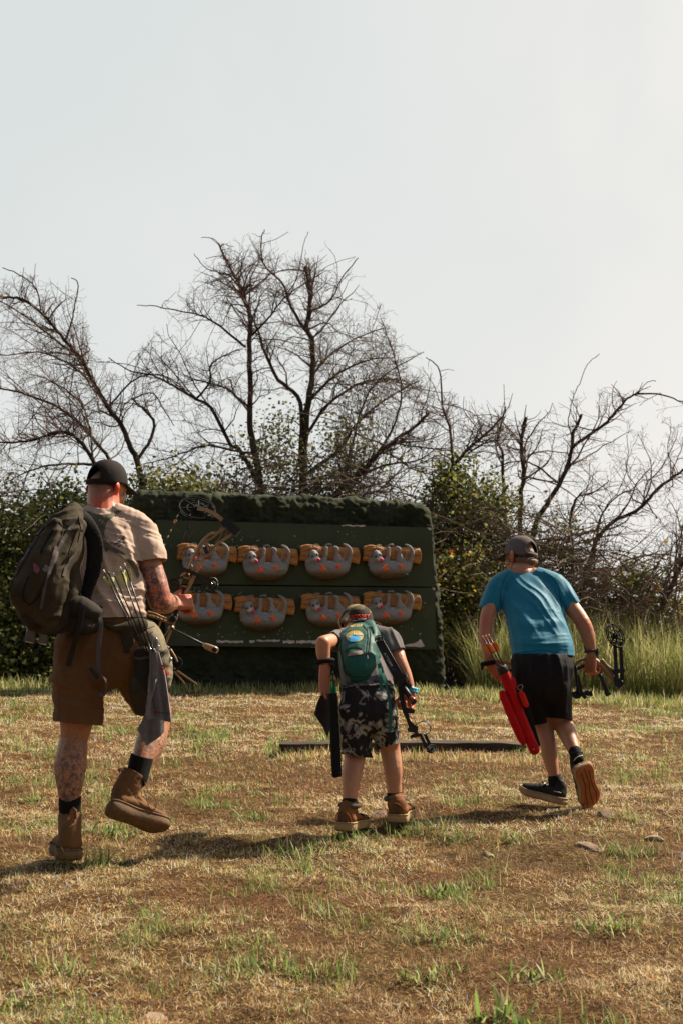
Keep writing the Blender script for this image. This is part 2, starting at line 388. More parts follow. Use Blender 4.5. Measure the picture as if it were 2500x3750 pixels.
for (cx, cy, sx, sy, n) in [(870, 1975, 60, 12, 8), (770, 2000, 90, 8, 14), (1180, 2005, 60, 8, 14), (1420, 2000, 40, 8, 9), (1000, 2320, 360, 26, 60), (700, 1930, 120, 22, 16), (900, 2175, 300, 12, 20), (1400, 2280, 150, 50, 20), (1300, 1960, 240, 22, 14), (745, 2153, 60, 8, 12), (1540, 2200, 40, 60, 8), (640, 2300, 60, 50, 8)]:
    for k in range(n):
        x, y = rnd.gauss(cx, sx * .6), rnd.gauss(cy, sy * .6)
        if y < 1935 or y > 2360 or x > 1575 or abs(y - 2146) < 4 or x < 600: continue
        r = rnd.choice([0.8, 1, 1.2, 1.6, 2.2]); q = [(x + r * rnd.uniform(.6, 1.6) * math.cos(t), y + r * rnd.uniform(.6, 1.3) * math.sin(t)) for t in (0.3, 1.5, 2.8, 4.0, 5.2)]
        add_prism(bmh, [WP(a, b, 0.0775) for a, b in q], -WN * 0.001)
bm_obj('paint_chips', bmh, m_chip, wall, smooth_=False)['kind'] = 'stuff'
# ================================================================== OPOSSUM TARGETS
def capsule_bm(bm, ch, sides=16, ref=Vector((1, 0, 0)), capn=4):
    """closed tapered loft: ch = [(Vector, ra, rb)], ra along ref, rb across; rounded ends"""
    pts = [c[0] for c in ch]; rings = []; n = len(ch)
    def ring(c, s, u, ra, rb): return [bm.verts.new(c + s * (ra * math.cos(2 * math.pi * k / sides)) + u * (rb * math.sin(2 * math.pi * k / sides))) for k in range(sides)]
    fr = []
    for i in range(n):
        t = pts[min(i + 1, n - 1)] - pts[max(i - 1, 0)]
        fr.append((t.normalized(),) + frame(t, ref))
    first = pts[0] - fr[0][0] * min(ch[0][1], ch[0][2]); last = pts[-1] + fr[-1][0] * min(ch[-1][1], ch[-1][2])
    for q in range(1, capn + 1):
        a = q / (capn + 1) * math.pi / 2; r = min(ch[0][1], ch[0][2]); c = pts[0] - fr[0][0] * (r * math.cos(a)); rings.append(ring(c, fr[0][1], fr[0][2], ch[0][1] * math.sin(a), ch[0][2] * math.sin(a)))
    for i in range(n): rings.append(ring(pts[i], fr[i][1], fr[i][2], ch[i][1], ch[i][2]))
    for q in range(capn, 0, -1):
        a = q / (capn + 1) * math.pi / 2; r = min(ch[-1][1], ch[-1][2]); c = pts[-1] + fr[-1][0] * (r * math.cos(a)); rings.append(ring(c, fr[-1][1], fr[-1][2], ch[-1][1] * math.sin(a), ch[-1][2] * math.sin(a)))
    for a, b in zip(rings, rings[1:]):
        for k in range(sides): bm.faces.new((a[k], a[(k + 1) % sides], b[(k + 1) % sides], b[k]))
    v0 = bm.verts.new(first); v1 = bm.verts.new(last)
    for k in range(sides): bm.faces.new((v0, rings[0][(k + 1) % sides], rings[0][k])); bm.faces.new((v1, rings[-1][k], rings[-1][(k + 1) % sides]))
def dense(ch, k=4):
    """spline-resample a chain of (Vector, ra, rb)"""
    if len(ch) < 3: return ch
    p = spline([c[0] for c in ch], k); out = []
    a = spl_r([c[1] for c in ch], k); b = spl_r([c[2] for c in ch], k)
    return [(p[i], a[i], b[i]) for i in range(len(p))]
def blob(name, chains, voxel, sm, mat, parent=None, disp=None, cuts=None, thick=0.0, ref=Vector((1, 0, 0)), label=None, post=None, post_sm=0):
    """one continuous skin over all chains: union by voxel remesh, smoothed, then displaced; cuts open hems"""
    bm = bmesh.new()
    for ch in chains:
        rf = ref
        if isinstance(ch, dict): rf = ch.get('ref', ref); ch = ch['c']
        capsule_bm(bm, dense([c if len(c) == 3 else (c[0], c[1], c[1]) for c in ch]), ref=rf)
    bmesh.ops.recalc_face_normals(bm, faces=bm.faces)
    me = bpy.data.meshes.new('tmp'); bm.to_mesh(me); bm.free()
    o = bpy.data.objects.new('tmp', me); COL.objects.link(o)
    md = o.modifiers.new('r', 'REMESH'); md.mode = 'VOXEL'; md.voxel_size = voxel; md.adaptivity = 0
    if sm:
        ms = o.modifiers.new('s', 'SMOOTH'); ms.iterations = sm; ms.factor = 0.5
    dg = bpy.context.evaluated_depsgraph_get(); me2 = bpy.data.meshes.new_from_object(o.evaluated_get(dg))
    bpy.data.objects.remove(o); bpy.data.meshes.remove(me)
    me2.name = name
    if disp:
        n = len(me2.vertices); co = np.empty(n * 3, np.float32); no = np.empty(n * 3, np.float32)
        me2.vertices.foreach_get('co', co); me2.vertex_normals.foreach_get('vector', no); co = co.reshape(-1, 3); no = no.reshape(-1, 3)
        d = disp(co.astype(float), no.astype(float))
        co = co + (no * d[:, None] if d.ndim == 1 else d); me2.vertices.foreach_set('co', co.astype(np.float32).ravel()); me2.update()
    if cuts or post_sm:
        bm = bmesh.new(); bm.from_mesh(me2)
        if post_sm:
            for _ in range(post_sm): bmesh.ops.smooth_vert(bm, verts=bm.verts, factor=0.5, use_axis_x=True, use_axis_y=True, use_axis_z=True)
        for (pt, nrm, rad) in (cuts or []):
            g = [f for f in bm.faces if (f.calc_center_median() - pt).length < rad]
            vs = {v for f in g for v in f.verts}; es = {e for f in g for e in f.edges}
            bmesh.ops.bisect_plane(bm, geom=list(vs) + list(es) + g, plane_co=pt, plane_no=nrm, clear_outer=False)
            kill = [f for f in bm.faces if (f.calc_center_median() - pt).length < rad and (f.calc_center_median() - pt).dot(nrm) > 0]
            bmesh.ops.delete(bm, geom=kill, context='FACES')
        if cuts:
            # keep only faces joined to the largest island
            bmesh.ops.delete(bm, geom=[v for v in bm.verts if not v.link_faces], context='VERTS')
            seen = set(); isl = []
            for f0 in bm.faces:
                if f0 in seen: continue
                st = [f0]; seen.add(f0); cur = []
                while st:
                    f = st.pop(); cur.append(f)
                    for e in f.edges:
                        for g2 in e.link_faces:
                            if g2 not in seen: seen.add(g2); st.append(g2)
                isl.append(cur)
            isl.sort(key=len); drop = [f for i_ in isl[:-1] for f in i_]
            bmesh.ops.delete(bm, geom=drop, context='FACES')
        bm.to_mesh(me2); bm.free()
    me2.polygons.foreach_set('use_smooth', np.ones(len(me2.polygons), bool)); me2.materials.clear()
    ob = link(name, me2, mat, parent, label)
    if thick:
        s = ob.modifiers.new('thickness', 'SOLIDIFY'); s.thickness = thick; s.offset = -1
    if post: post(ob)
    return ob
def fb3(co, f=1.0, o=3, off=0.0):
    """vectorised 3-D value noise in -1..1"""
    co = co * f + off; s = 0; a = 1.0; t = 0
    for i in range(o):
        s = s + a * (vnoise(co[:, 0] + 0.71 * co[:, 2], co[:, 1] + 0.37 * co[:, 2]) + vnoise(co[:, 2] * 1.1 + 50, co[:, 0] - 0.6 * co[:, 1]) - 1.0); t += a; a *= 0.5; co = co * 2.1 + 3.7
    return s / t
OS = 13.0 / F / 6.03 / CP
def OL(u, v, d=0.0): return Vector(((u - 780) * OS, -d, -(v - 620) * OS))    # local frame: x right, -y towards camera
def shade_attr(ob, fn):
    me = ob.data; n = len(me.vertices); co = np.empty(n * 3, np.float32); me.vertices.foreach_get('co', co); co = co.reshape(-1, 3).astype(float)
    c = fn(co); C4 = np.ones((n, 4), np.float32); C4[:, :3] = c
    a = me.color_attributes.new('tint', 'FLOAT_COLOR', 'POINT'); a.data.foreach_set('color', C4.ravel())
m_fur, t, b = mat_new('opossum_grey'); a_ = N(t, 'ShaderNodeVertexColor'); a_.layer_name = 'tint'
n_ = noise_node(t, 60, 4); r_ = ramp(t, n_.outputs['Fac'], [(0.3, (0.75, 0.75, 0.75)), (0.7, (1, 1, 1))]); mm = N(t, 'ShaderNodeMix', data_type='RGBA', blend_type='MULTIPLY'); mm.inputs['Factor'].default_value = 1
t.links.new(a_.outputs[0], mm.inputs[6]); t.links.new(r_.outputs[0], mm.inputs[7]); t.links.new(mm.outputs[2], b.inputs['Base Color']); b.inputs['Roughness'].default_value = 0.75; b.inputs['Specular IOR Level'].default_value = 0.2
n2_ = noise_node(t, 150, 3, stretch=(1, 1, .5)); bump(t, b, n2_.outputs['Fac'], 0.4, 0.004)
m_log = pmat('log_orange', (0.52, 0.235, 0.07), (0.22, 0.085, 0.025), scale=9, rough=0.7, bscale=30, bstr=0.8, bdist=0.012, stretch=(0.5, 1, 2.4), stops=(0.3, 0.6))
m_pink = pmat('nose_pink', (0.85, 0.05, 0.14), (0.5, 0.03, 0.09), rough=0.6, bstr=0)
m_dark = pmat('eye_dark', (0.02, 0.018, 0.016), rough=0.4, bstr=0)
m_or = pmat('dot_orange', (1.0, 0.20, 0.02), (0.95, 0.08, 0.01), scale=60, rough=0.7)
def build_opossum():
    root = thing('opossum_target', 'x', 'animal target')
    def lg(co, no): return 0.006 * fb3(co * [12, 12, 40], 1, 3) + 0.012 * np.clip(fb3(co * [6, 6, 22], 1, 2, 9), -1, .3)
    th = 0.035
    lgc = [[(OL(165, 340, .045), .045, .035), (OL(165, 510, .045), .045, .035)], {'c': [(OL(140, 420, .05), .072 * 1.0, .055), (OL(700, 425, .05), .070, .05), (OL(1240, 440, .05), .070, .05), (OL(1425, 465, .05), .078, .052)], 'ref': Vector((0, 0, 1))}]
    x0_, x1_ = OL(140, 0).x, OL(1418, 0).x
    def lg2(co, no):
        q = co + no * lg(co, no)[:, None]; q[:, 0] = np.clip(q[:, 0], x0_ + 0.01 * co[:, 2] / .07, x1_ + 0.008 * np.sin(co[:, 2] * 30)); return q - co
    log = blob('log', lgc[1:], 0.006, 3, m_log, root, disp=lg2, ref=Vector((0, 0, 1)))
    # root swirl over the head
    sw = [[(OL(200, 390, .092), .017), (OL(330, 330, .098), .016), (OL(470, 322, .10), .015), (OL(570, 350, .10), .013), (OL(610, 430, .094), .010)],
          [(OL(180, 310, .09), .013), (OL(340, 268, .096), .012), (OL(520, 280, .096), .011), (OL(640, 340, .092), .009)], [(OL(180, 520, .075), .018), (OL(250, 430, .088), .014)]]
    blob('root_swirl', [[(c[0], c[1], c[1]) for c in s] for s in sw], 0.004, 2, m_log, root, disp=lg)
    k = 1.0
    body = [  # hammock shaped body: sections run left to right, tall axis vertical
        {'c': [(OL(340, 660, .06), .035, .04), (OL(440, 745, .07), .068, .065), (OL(600, 775, .075), .083, .08), (OL(760, 778, .075), .083, .085), (OL(930, 760, .075), .080, .078), (OL(1080, 700, .065), .068, .06), (OL(1170, 610, .055), .036, .04)], 'ref': Vector((0, 0, 1))},
        [(OL(700, 320, .115), .018, .016), (OL(695, 400, .115), .016, .015), (OL(690, 500, .105), .020, .02), (OL(640, 620, .09), .050, .04)],
        [(OL(880, 300, .11), .014, .014), (OL(930, 330, .115), .019, .016), (OL(935, 420, .11), .017, .016), (OL(950, 520, .10), .035, .03), (OL(980, 640, .085), .060, .045)],
        [(OL(1085, 225, .085), .008), (OL(1150, 260, .10), .013), (OL(1210, 330, .105), .016), (OL(1235, 420, .10), .017), (OL(1220, 520, .09), .020), (OL(1170, 620, .07), .034)],
        [(OL(1110, 370, .09), .007), (OL(1105, 440, .095), .008), (OL(1075, 500, .09), .009), (OL(1060, 570, .08), .014)],
        [(OL(440, 250, .06), .008), (OL(500, 235, .07), .011), (OL(560, 245, .06), .008)], [(OL(700, 240, .06), .008), (OL(780, 222, .07), .012), (OL(830, 240, .06), .008)],
        [(OL(430, 440, .12), .036, .034), (OL(450, 490, .125), .044, .042), (OL(470, 540, .125), .040, .038)],
        [(OL(490, 545, .14), .028, .028), (OL(530, 580, .165), .018, .016)],
        [(OL(285, 470, .115), .013, .008), (OL(300, 455, .115), .012, .008)], [(OL(500, 375, .115), .012, .007), (OL(535, 385, .115), .012, .007)],
        [(OL(330, 600, .085), .030), (OL(420, 560, .10), .034)]]
    body = [[(c[0], c[1], c[1]) if len(c) == 2 else c for c in ch] if isinstance(ch, list) else ch for ch in body]
    bd = blob('body', body, 0.004, 4, m_fur, root, disp=lambda co, no: 0.0022 * fb3(co, 30, 2))
    def col(co):
        x = co[:, 0] / OS + 780; v = -co[:, 2] / OS + 620; g = np.ones((len(co), 3)) * [0.30, 0.285, 0.275]
        low = smooth((v - 740) / 180)[:, None]; g = g * (1 - low) + np.array([0.13, 0.09, 0.05]) * low  # shade under the body painted into the colour, dark brown low down
        face = np.exp(-(((x - 490) / 60) ** 2 + ((v - 560) / 45) ** 2))[:, None] * (co[:, 1] < -.12)[:, None]; g = g + face * 0.42
        bel = np.exp(-(((x - 790) / 45) ** 2 + ((v - 590) / 28) ** 2))[:, None]; g = g + bel * 0.4
        sp = (fb3(co, 130, 1) > 0.62)[:, None] & (v > 560)[:, None]; g = np.where(sp, g * 0.35, g)
        return np.clip(g, 0.01, 0.8)
    shade_attr(bd, col)
    def ball(name, p, r, mat, sc_=(1, 1, 1), parent=root):
        bm = bmesh.new(); bmesh.ops.create_icosphere(bm, subdivisions=2, radius=r, matrix=Matrix.Translation(p) @ Matrix.Diagonal((*sc_, 1)))
        return bm_obj(name, bm, mat, parent)
    ball('nose', OL(532, 585, .176), .017, m_pink, (1.1, .9, 1)); ball('eye', OL(405, 510, .162), .010, m_dark, (1.2, .6, 1)); ball('eye', OL(500, 470, .160), .010, m_dark, (1, .6, 1.2))
    for (u, v) in ((620, 762), (950, 715)):
        bm = bmesh.new()
        for q in range(26):
            a = rnd.uniform(0, 6.28); r = abs(rnd.gauss(0, .011)); rr = rnd.uniform(.005, .012)
            bmesh.ops.create_icosphere(bm, subdivisions=1, radius=rr, matrix=Matrix.Translation(OL(u, v, .158) + Vector((r * math.cos(a), rnd.uniform(-.003, .002), r * math.sin(a)))) @ Matrix.Diagonal((1, .35, 1, 1)))
        bm_obj('aiming_spot', bm, m_or, root)
    return root
def copy_tree(o, parent=None):
    c = o.copy(); COL.objects.link(c)
    if parent is not None: c.parent = parent
    for ch in [x for x in list(COL.objects) if x.parent == o]: copy_tree(ch, c)
    return c
opo = build_opossum()
spots = [(757, 2058, 'top left', ''), (978, 2068, '', ''), (1203, 2063, '', ''), (1429, 2063, '', ''), (740, 2232, '', ''), (966, 2250, '', ''), (1205, 2240, '', ''), (1429, 2232, '', '')]
labs = ['top row opossum target seen behind the bow of the tattooed man',
        'second opossum target from the left in the top row, a green arrow at its side',
        'third opossum target from the left in the top row',
        'opossum target at the right end of the top row above the camouflage cap',
        'bottom row opossum target just beyond the hand of the tattooed man',
        'second opossum target from the left in the bottom row, hung lowest of all',
        'bottom row opossum target partly hidden by the left side of the camouflage cap',
        'opossum target at the right end of the bottom row, beside the camouflage cap']
m_ag = pmat('fletch_green', (0.08, 0.5, 0.12), rough=0.5, bstr=0); m_ay = pmat('fletch_yellow', (0.75, 0.6, 0.12), rough=0.5, bstr=0); m_shaft = pmat('arrow_carbon', (0.015, 0.014, 0.013), rough=0.35, bstr=0); m_white = pmat('plastic_white', (0.75, 0.74, 0.7), rough=0.4, bstr=0); m_orange = pmat('fletch_orange', (0.95, 0.20, 0.01), rough=0.45, bstr=0); m_teal = pmat('fletch_teal', (0.1, 0.55, 0.5), rough=0.5, bstr=0)
def arrow(tail, tip, r, mf, mf2, label, group=None, flen=0.06, fh=0.013, name='arrow', nock=None, roll=0.3, noffs=0.012, shape='high'):
    L = (tip - tail).length; d = (tip - tail) / L
    root = thing(name, label, 'arrow', tail, group)
    tubes('shaft', [([tail + d * 0.012, tip], [r, r])], m_shaft, root, 8)
    tubes('nock', [([tail, tail + d * 0.004, tail + d * 0.015], [r * .8, r * 1.15, r * 1.1])], nock or mf2, root, 8)
    s, u = frame(d, Vector((1, 0, 0)))
    for k in range(3):
        a = roll + k * 2 * math.pi / 3; o_ = s * math.cos(a) + u * math.sin(a); sd = d.cross(o_)
        bm = bmesh.new(); prof = [(0, 0), (0.05, .8), (0.2, 1), (0.5, .75), (1, 0)] if shape == 'high' else [(0, 0), (.1, .9), (.35, 1.0), (.65, .85), (1, 0)]
        st = tail + d * (0.015 + noffs)
        add_prism(bm, [st + d * (flen * q) + o_ * (r * .8 + fh * h) - sd * 0.0005 for q, h in prof], sd * 0.001)
        bm_obj('fletching', bm, mf if k else mf2, root, smooth_=False)
    return root
OPO_POS = []
for i, (px, py, _, _) in enumerate(spots):
    o = opo if i == 0 else copy_tree(opo)
    o.location = WP(px, py, 0.075); o.rotation_euler = (0, 0, math.atan2(WX.y, WX.x)); s = 1.0 + [0, .02, .02, 0, -.01, .01, 0, -.01][i]; o.scale = (s, 1, s)
    o['label'] = labs[i]; o['group'] = 'opossum targets hung on the backstop'; OPO_POS.append(o.location.copy())
# arrows still stuck in the targets
def stuck(px, py, dx, dy, mf, mf2, label, dd=0.0):
    tip = WP(px, py, 0.13); tail = WP(px + dx, py + dy, 0.50)
    arrow(tail, tip, 0.003, mf, mf2, label, flen=0.05, fh=0.012)
stuck(1012, 2093, 36, -4, m_ag, m_ag, 'arrow with green fletchings stuck in the second opossum of the top row')
stuck(1452, 2100, 40, 3, m_ag, m_white, 'arrow with green fletchings stuck beside the spot of the rightmost top row opossum')
stuck(1414, 2262, 9, 0, m_ag, m_orange, 'green fletched arrow in the rightmost opossum of the bottom row')
stuck(1178, 2258, 6, -2, m_ay, m_white, 'yellow fletched arrow in the opossum left of the camouflage cap')
stuck(703, 2256, 4, 3, m_ag, m_orange, 'short green fletched arrow in the leftmost bottom row opossum')
stuck(993, 2240, 2, -8, m_ay, m_ay, 'yellow fletched arrow in the lowest hung opossum of the bottom row')
stuck(880, 2273, 3, -1, m_orange, m_orange, 'orange fletched arrow at the left edge of the lowest hung opossum')
# ================================================================== BARE TREES
m_bark = pmat('bark', (0.105, 0.072, 0.052), (0.04, 0.028, 0.02), scale=14, rough=0.9, bscale=50, bstr=0.9, bdist=0.015, stretch=(1, 1, .3), spec=0.15)
m_twig = pmat('twig', (0.23, 0.17, 0.14), (0.11, 0.078, 0.062), scale=3, rough=0.85, bstr=0, spec=0.15)
def at(q, Y): return P(q[0], q[1], Y)
def limb_path(pix, Y0, Y1, rs, jit=0.006):
    pts = [at(q, Y0 + (Y1 - Y0) * i / max(1, len(pix) - 1)) for i, q in enumerate(pix)]
    pts = spline(pts, 5)
    return [p + Vector((rs.uniform(-1, 1), rs.uniform(-1, 1), rs.uniform(-1, 1))) * jit for p in pts]
_CX = [-200, 0, 150, 290, 330, 450, 560, 740, 800, 970, 1110, 1320, 1400, 1500, 1580, 1700, 1850, 1950, 2050, 2190, 2300, 2500, 2700]
_CY = [1000, 975, 990, 1000, 1230, 1330, 1090, 930, 860, 820, 880, 925, 1060, 1250, 1330, 1430, 1480, 1500, 1400, 1290, 1410, 1430, 1440]
def natural_top(p):      # how high the crowns of this copse reach there, ragged from shoot to shoot
    px = p.x / p.y * F / CP * .98 + PW / 2; py = float(np.interp(px, _CX, _CY)) + 60 + 130 * noise.noise(Vector((p.x * 2.3, p.y * 9, 3))) + 60 * noise.noise(Vector((p.x * 9, p.y * 19, 7))); return P(px, py, p.y).z
def grow(path, r0, r1, rs, out, level, dens, length, up=0.25, keep=0.0, flat=0.55):
    """side shoots along a limb, each shoot crooked and forking again"""
    n = len(path); tot = sum((path[i + 1] - path[i]).length for i in range(n - 1)); k = max(1, int(tot * dens * rs.uniform(.8, 1.2)))
    for _ in range(k):
        f = keep + (1 - keep) * rs.random() ** 0.85; i = min(n - 2, int(f * (n - 1))); base = path[i].lerp(path[i + 1], rs.random())
        d = (path[i + 1] - path[i]).normalized(); rr = (r0 + (r1 - r0) * f)
        side = Vector((rs.gauss(0, 1), rs.gauss(0, flat), rs.gauss(0, 1))); side -= d * side.dot(d)
        if side.length < 1e-3: continue
        side.normalize(); v = (d * rs.uniform(.35, 1.0) + side * rs.uniform(.6, 1.1) + Vector((0, 0, up * rs.uniform(0, 1.2)))).normalized()
        L = length * rs.uniform(.45, 1.25) * (1 - 0.45 * f); m = 4 if level > 1 else 6
        p = base; pts = [p]; q = v
        for j in range(m):
            q = (q + Vector((rs.gauss(0, .29), rs.gauss(0, .29), rs.gauss(0, .29) + up * .07))).normalized(); p = p + q * (L / m); pts.append(p)
        ra = min(rr * 0.5, 0.0035 + 0.010 * L) ; rb = 0.0018
        out[min(level, 2)].append((pts, [ra + (rb - ra) * j / m for j in range(m + 1)]))
        if pts[-1].z > natural_top(pts[-1]):
            k_ = next((i for i, q_ in enumerate(pts) if q_.z > natural_top(q_)), len(pts)); pts = pts[:max(2, k_)]; out[min(level, 2)][-1] = (pts, [ra + (rb - ra) * j / max(1, len(pts) - 1) for j in range(len(pts))])
            if k_ < 2: out[min(level, 2)].pop(); continue
        if level < 3 and L > 0.08: grow(pts, ra, rb, rs, out, level + 1, min(dens * 1.1, 13.5), L * 0.66, up, 0.1, flat)
def tree(name, label, limbs, dY=0.0, seed=1, dens=5.0, length=0.55, up=0.25, sec=2.3):
    """limbs: (pixel polyline, Y start, Y end, r start px, r end px, twig density factor, [length factor])"""
    rs = random.Random(seed); q = limbs[0]; b = at(q[0][0], q[1]); b = Vector((b.x, b.y, gzf(b.x, b.y) - 0.05))
    root = thing(name, label, 'tree', b); trunk = []; out = {0: [], 1: [], 2: []}
    for li, lm in enumerate(limbs):
        pix, Y0, Y1, ra, rb, k = lm[:6]; lf = lm[6] if len(lm) > 6 else 1.0
        path = limb_path(pix, Y0, Y1, rs); s = Y0 / F * .84; ra *= s; rb *= s; n = len(path)
        if li == 0 and path[0].z > b.z + 0.3: path = [b] + path
        n = len(path); rad = [max(0.004, ra + (rb - ra) * (i / (n - 1)) ** 0.8) for i in range(n)]
        trunk.append((path, rad)); grow(path, ra, rb, rs, out, 1, dens * k, length * lf, up, 0.08 if li else 0.25)
    for (path, rad) in list(trunk):            # long secondary boughs fill the crown between the main limbs
        tot = sum((path[i + 1] - path[i]).length for i in range(len(path) - 1)); n = len(path)
        for _ in range(int(tot * sec)):
            i = rs.randrange(int(n * .3), n - 1)
            if rad[i] < .007: continue
            d = (path[i + 1] - path[i]).normalized(); v = (d * rs.uniform(.3, .9) + Vector((rs.gauss(0, .7), rs.gauss(0, .6), rs.uniform(-.35, .8)))).normalized(); L = rs.uniform(.5, 1.25) * length * 1.9; p = path[i]; pts = [p]
            for j in range(8): v = (v + Vector((rs.gauss(0, .2), rs.gauss(0, .2), rs.gauss(.0, .2)))).normalized(); p = p + v * L / 8; pts.append(p)
            while len(pts) > 3 and pts[-1].z > natural_top(pts[-1]): pts.pop()
            m8 = len(pts) - 1
            ra = min(rad[i] * .5, .013); out[1].append((pts, [ra + (.003 - ra) * j / m8 for j in range(m8 + 1)])); grow(pts, ra, .003, rs, out, 2, dens * .75, length * .75, up, .08)
    tubes('trunk', trunk, m_bark, root, 8, caps=True)
    Vs, Fs = tube_np(out[1], 4); V2, F2 = tube_np(out[2], 3); Vs += V2; 
    me = bpy.data.meshes.new('crown'); o4 = sum(len(p[0]) for p in out[1]) * 4
    me.from_pydata([tuple(v) for v in Vs], [], Fs + [tuple(i + o4 for i in f) for f in F2]); me.polygons.foreach_set('use_smooth', np.ones(len(me.polygons), bool))
    link('crown', me, m_twig, root)
    return root
YB = 16.0
tree('bare_tree', 'bare tree at left leaning over the tattooed man, its trunk forked in a Y', [
    ([(528, 1990), (522, 1784), (502, 1685), (478, 1637), (446, 1557), (398, 1493), (351, 1414), (295, 1310), (239, 1246), (151, 1143), (80, 1095), (0, 1083), (-90, 1040)], 15.5, 15.0, 17, 4, 1.0),
    ([(502, 1685), (550, 1613), (566, 1549), (530, 1500), (510, 1485), (486, 1462)], 15.5, 15.8, 9, 4, 0.8),
    ([(239, 1246), (263, 1183), (275, 1119), (287, 1039), (262, 1020)], 15.1, 15.0, 5, 2, 0.8, .7),
    ([(295, 1310), (175, 1222), (96, 1159), (0, 1103), (-80, 1060)], 15.3, 15.9, 6, 2, 1.0),
    ([(398, 1493), (480, 1400), (560, 1370), (640, 1395), (717, 1461)], 15.4, 16.0, 5, 2, 0.8),
    ([(351, 1414), (250, 1330), (140, 1290), (20, 1300), (-60, 1290)], 15.3, 16.2, 5, 2, 1.0),
    ([(151, 1143), (130, 1050), (60, 1000), (10, 980)], 15.1, 15.0, 4, 2, 0.9, .7),
    ([(486, 1462), (560, 1440), (600, 1500), (640, 1560)], 15.7, 16.2, 4, 2, 0.8)], seed=11, dens=12.2, length=0.65)
tree('bare_tree', 'low bare tree behind the black cap, limbs sweeping left across the frame edge', [
    ([(380, 1990), (352, 1760), (343, 1685), (271, 1597), (199, 1585), (120, 1613), (0, 1621), (-80, 1600)], 15.9, 15.6, 14, 3, 1.2),
    ([(420, 1740), (398, 1677), (335, 1597), (263, 1525), (183, 1477), (80, 1438), (0, 1422), (-80, 1400)], 16.0, 16.2, 10, 3, 1.2),
    ([(343, 1700), (230, 1700), (120, 1720), (20, 1770)], 15.9, 15.4, 7, 2, 1.3),
    ([(335, 1597), (300, 1480), (200, 1400), (110, 1370)], 16.1, 16.5, 5, 2, 1.1)], seed=12, dens=13.9, length=0.65)
tree('bare_tree', 'tall bare tree left of centre with a broken stub near its top', [
    ([(972, 1990), (956, 1788), (930, 1650), (917, 1557), (917, 1438), (913, 1278), (917, 1159), (897, 1095), (885, 1063), (870, 1025), (853, 999), (829, 951), (800, 890)], 16.0, 16.0, 19, 4, 1.0),
    ([(893, 1075), (905, 1050), (922, 1045)], 16.0, 16.0, 8, 7, 0.2, .4),
    ([(885, 1063), (840, 1010), (760, 985), (710, 930)], 16.0, 15.7, 4, 1.5, 1.1, .7),
    ([(956, 1788), (877, 1645), (845, 1629), (773, 1493), (717, 1461), (638, 1414), (558, 1374), (478, 1358), (398, 1310)], 15.9, 15.2, 12, 2, 1.0),
    ([(717, 1461), (765, 1406), (780, 1330), (877, 1278)], 15.6, 15.6, 6, 2.5, 1.1),
    ([(901, 1270), (829, 1214), (765, 1167), (717, 1151), (622, 1131), (550, 1119), (502, 1119)], 16.0, 15.3, 6, 1.5, 1.1, .8),
    ([(917, 1500), (840, 1430), (760, 1400), (690, 1390)], 16, 15.4, 6, 2, 1.1),
    ([(917, 1660), (850, 1650), (757, 1629), (677, 1657), (590, 1685), (526, 1700)], 16, 15.3, 6, 2, 1.3),
    ([(920, 1230), (970, 1180), (996, 1151), (1036, 1095), (1076, 1063), (1180, 1000)], 16.0, 15.7, 6, 2, 1.0, .8),
    ([(829, 951), (790, 880), (740, 870)], 16, 15.8, 3, 1.2, 1.2, .6)], seed=13, dens=13.2, length=0.62)
tree('bare_tree', 'tallest dark bare tree in the centre behind the backstop', [
    ([(1108, 1990), (1108, 1804), (1116, 1597), (1128, 1477), (1144, 1374), (1144, 1254), (1124, 1198), (1132, 1143), (1132, 1039), (1118, 975)], 16.3, 16.3, 21, 7, 0.8),
    ([(1144, 1240), (1100, 1183), (1060, 1111), (1036, 1039), (965, 967), (957, 880), (969, 840)], 16.3, 16.5, 9, 2, 1.0, .8),
    ([(1132, 1143), (1196, 1111), (1228, 1071), (1250, 1020), (1310, 945)], 16.3, 16.6, 6, 2, 1.0, .8),
    ([(1100, 1700), (1100, 1477), (1020, 1390), (972, 1294), (948, 1222), (925, 1160)], 16.3, 16.1, 12, 4, 1.0),
    ([(1144, 1374), (1210, 1300), (1300, 1240), (1400, 1200)], 16.3, 16.8, 7, 2, 1.2),
    ([(1128, 1477), (1220, 1380), (1340, 1320), (1440, 1310)], 16.3, 16.0, 8, 2, 1.2),
    ([(1120, 1600), (1200, 1480), (1330, 1400), (1460, 1390), (1530, 1430)], 16.3, 16.8, 9, 2, 1.3),
    ([(1118, 1740), (1250, 1640), (1298, 1560), (1400, 1470), (1520, 1400)], 16.3, 15.9, 10, 2, 1.3),
    ([(1050, 1080), (1090, 1010), (1110, 900), (1130, 850)], 16.3, 16.5, 3, 1, 1.1, .6)], seed=14, dens=13.8, length=0.62)
tree('bare_tree', 'bare tree behind the right half of the backstop, thick limb slanting right', [
    ([(1190, 1990), (1225, 1830), (1250, 1790), (1298, 1750), (1370, 1678), (1433, 1622), (1513, 1567), (1569, 1511)], 15.7, 15.4, 17, 6, 0.9),
    ([(1370, 1678), (1440, 1560), (1470, 1430), (1440, 1300), (1400, 1180)], 15.6, 15.9, 6, 2, 1.3),
    ([(1250, 1790), (1290, 1620), (1330, 1480), (1400, 1380), (1553, 1288)], 15.6, 16.2, 7, 2, 1.3),
    ([(1298, 1750), (1420, 1700), (1520, 1690), (1600, 1640)], 15.6, 15.3, 6, 2, 1.2),
    ([(1433, 1622), (1550, 1640), (1640, 1650)], 15.5, 15.2, 4, 2, 1.2)], seed=15, dens=12.8, length=0.60)
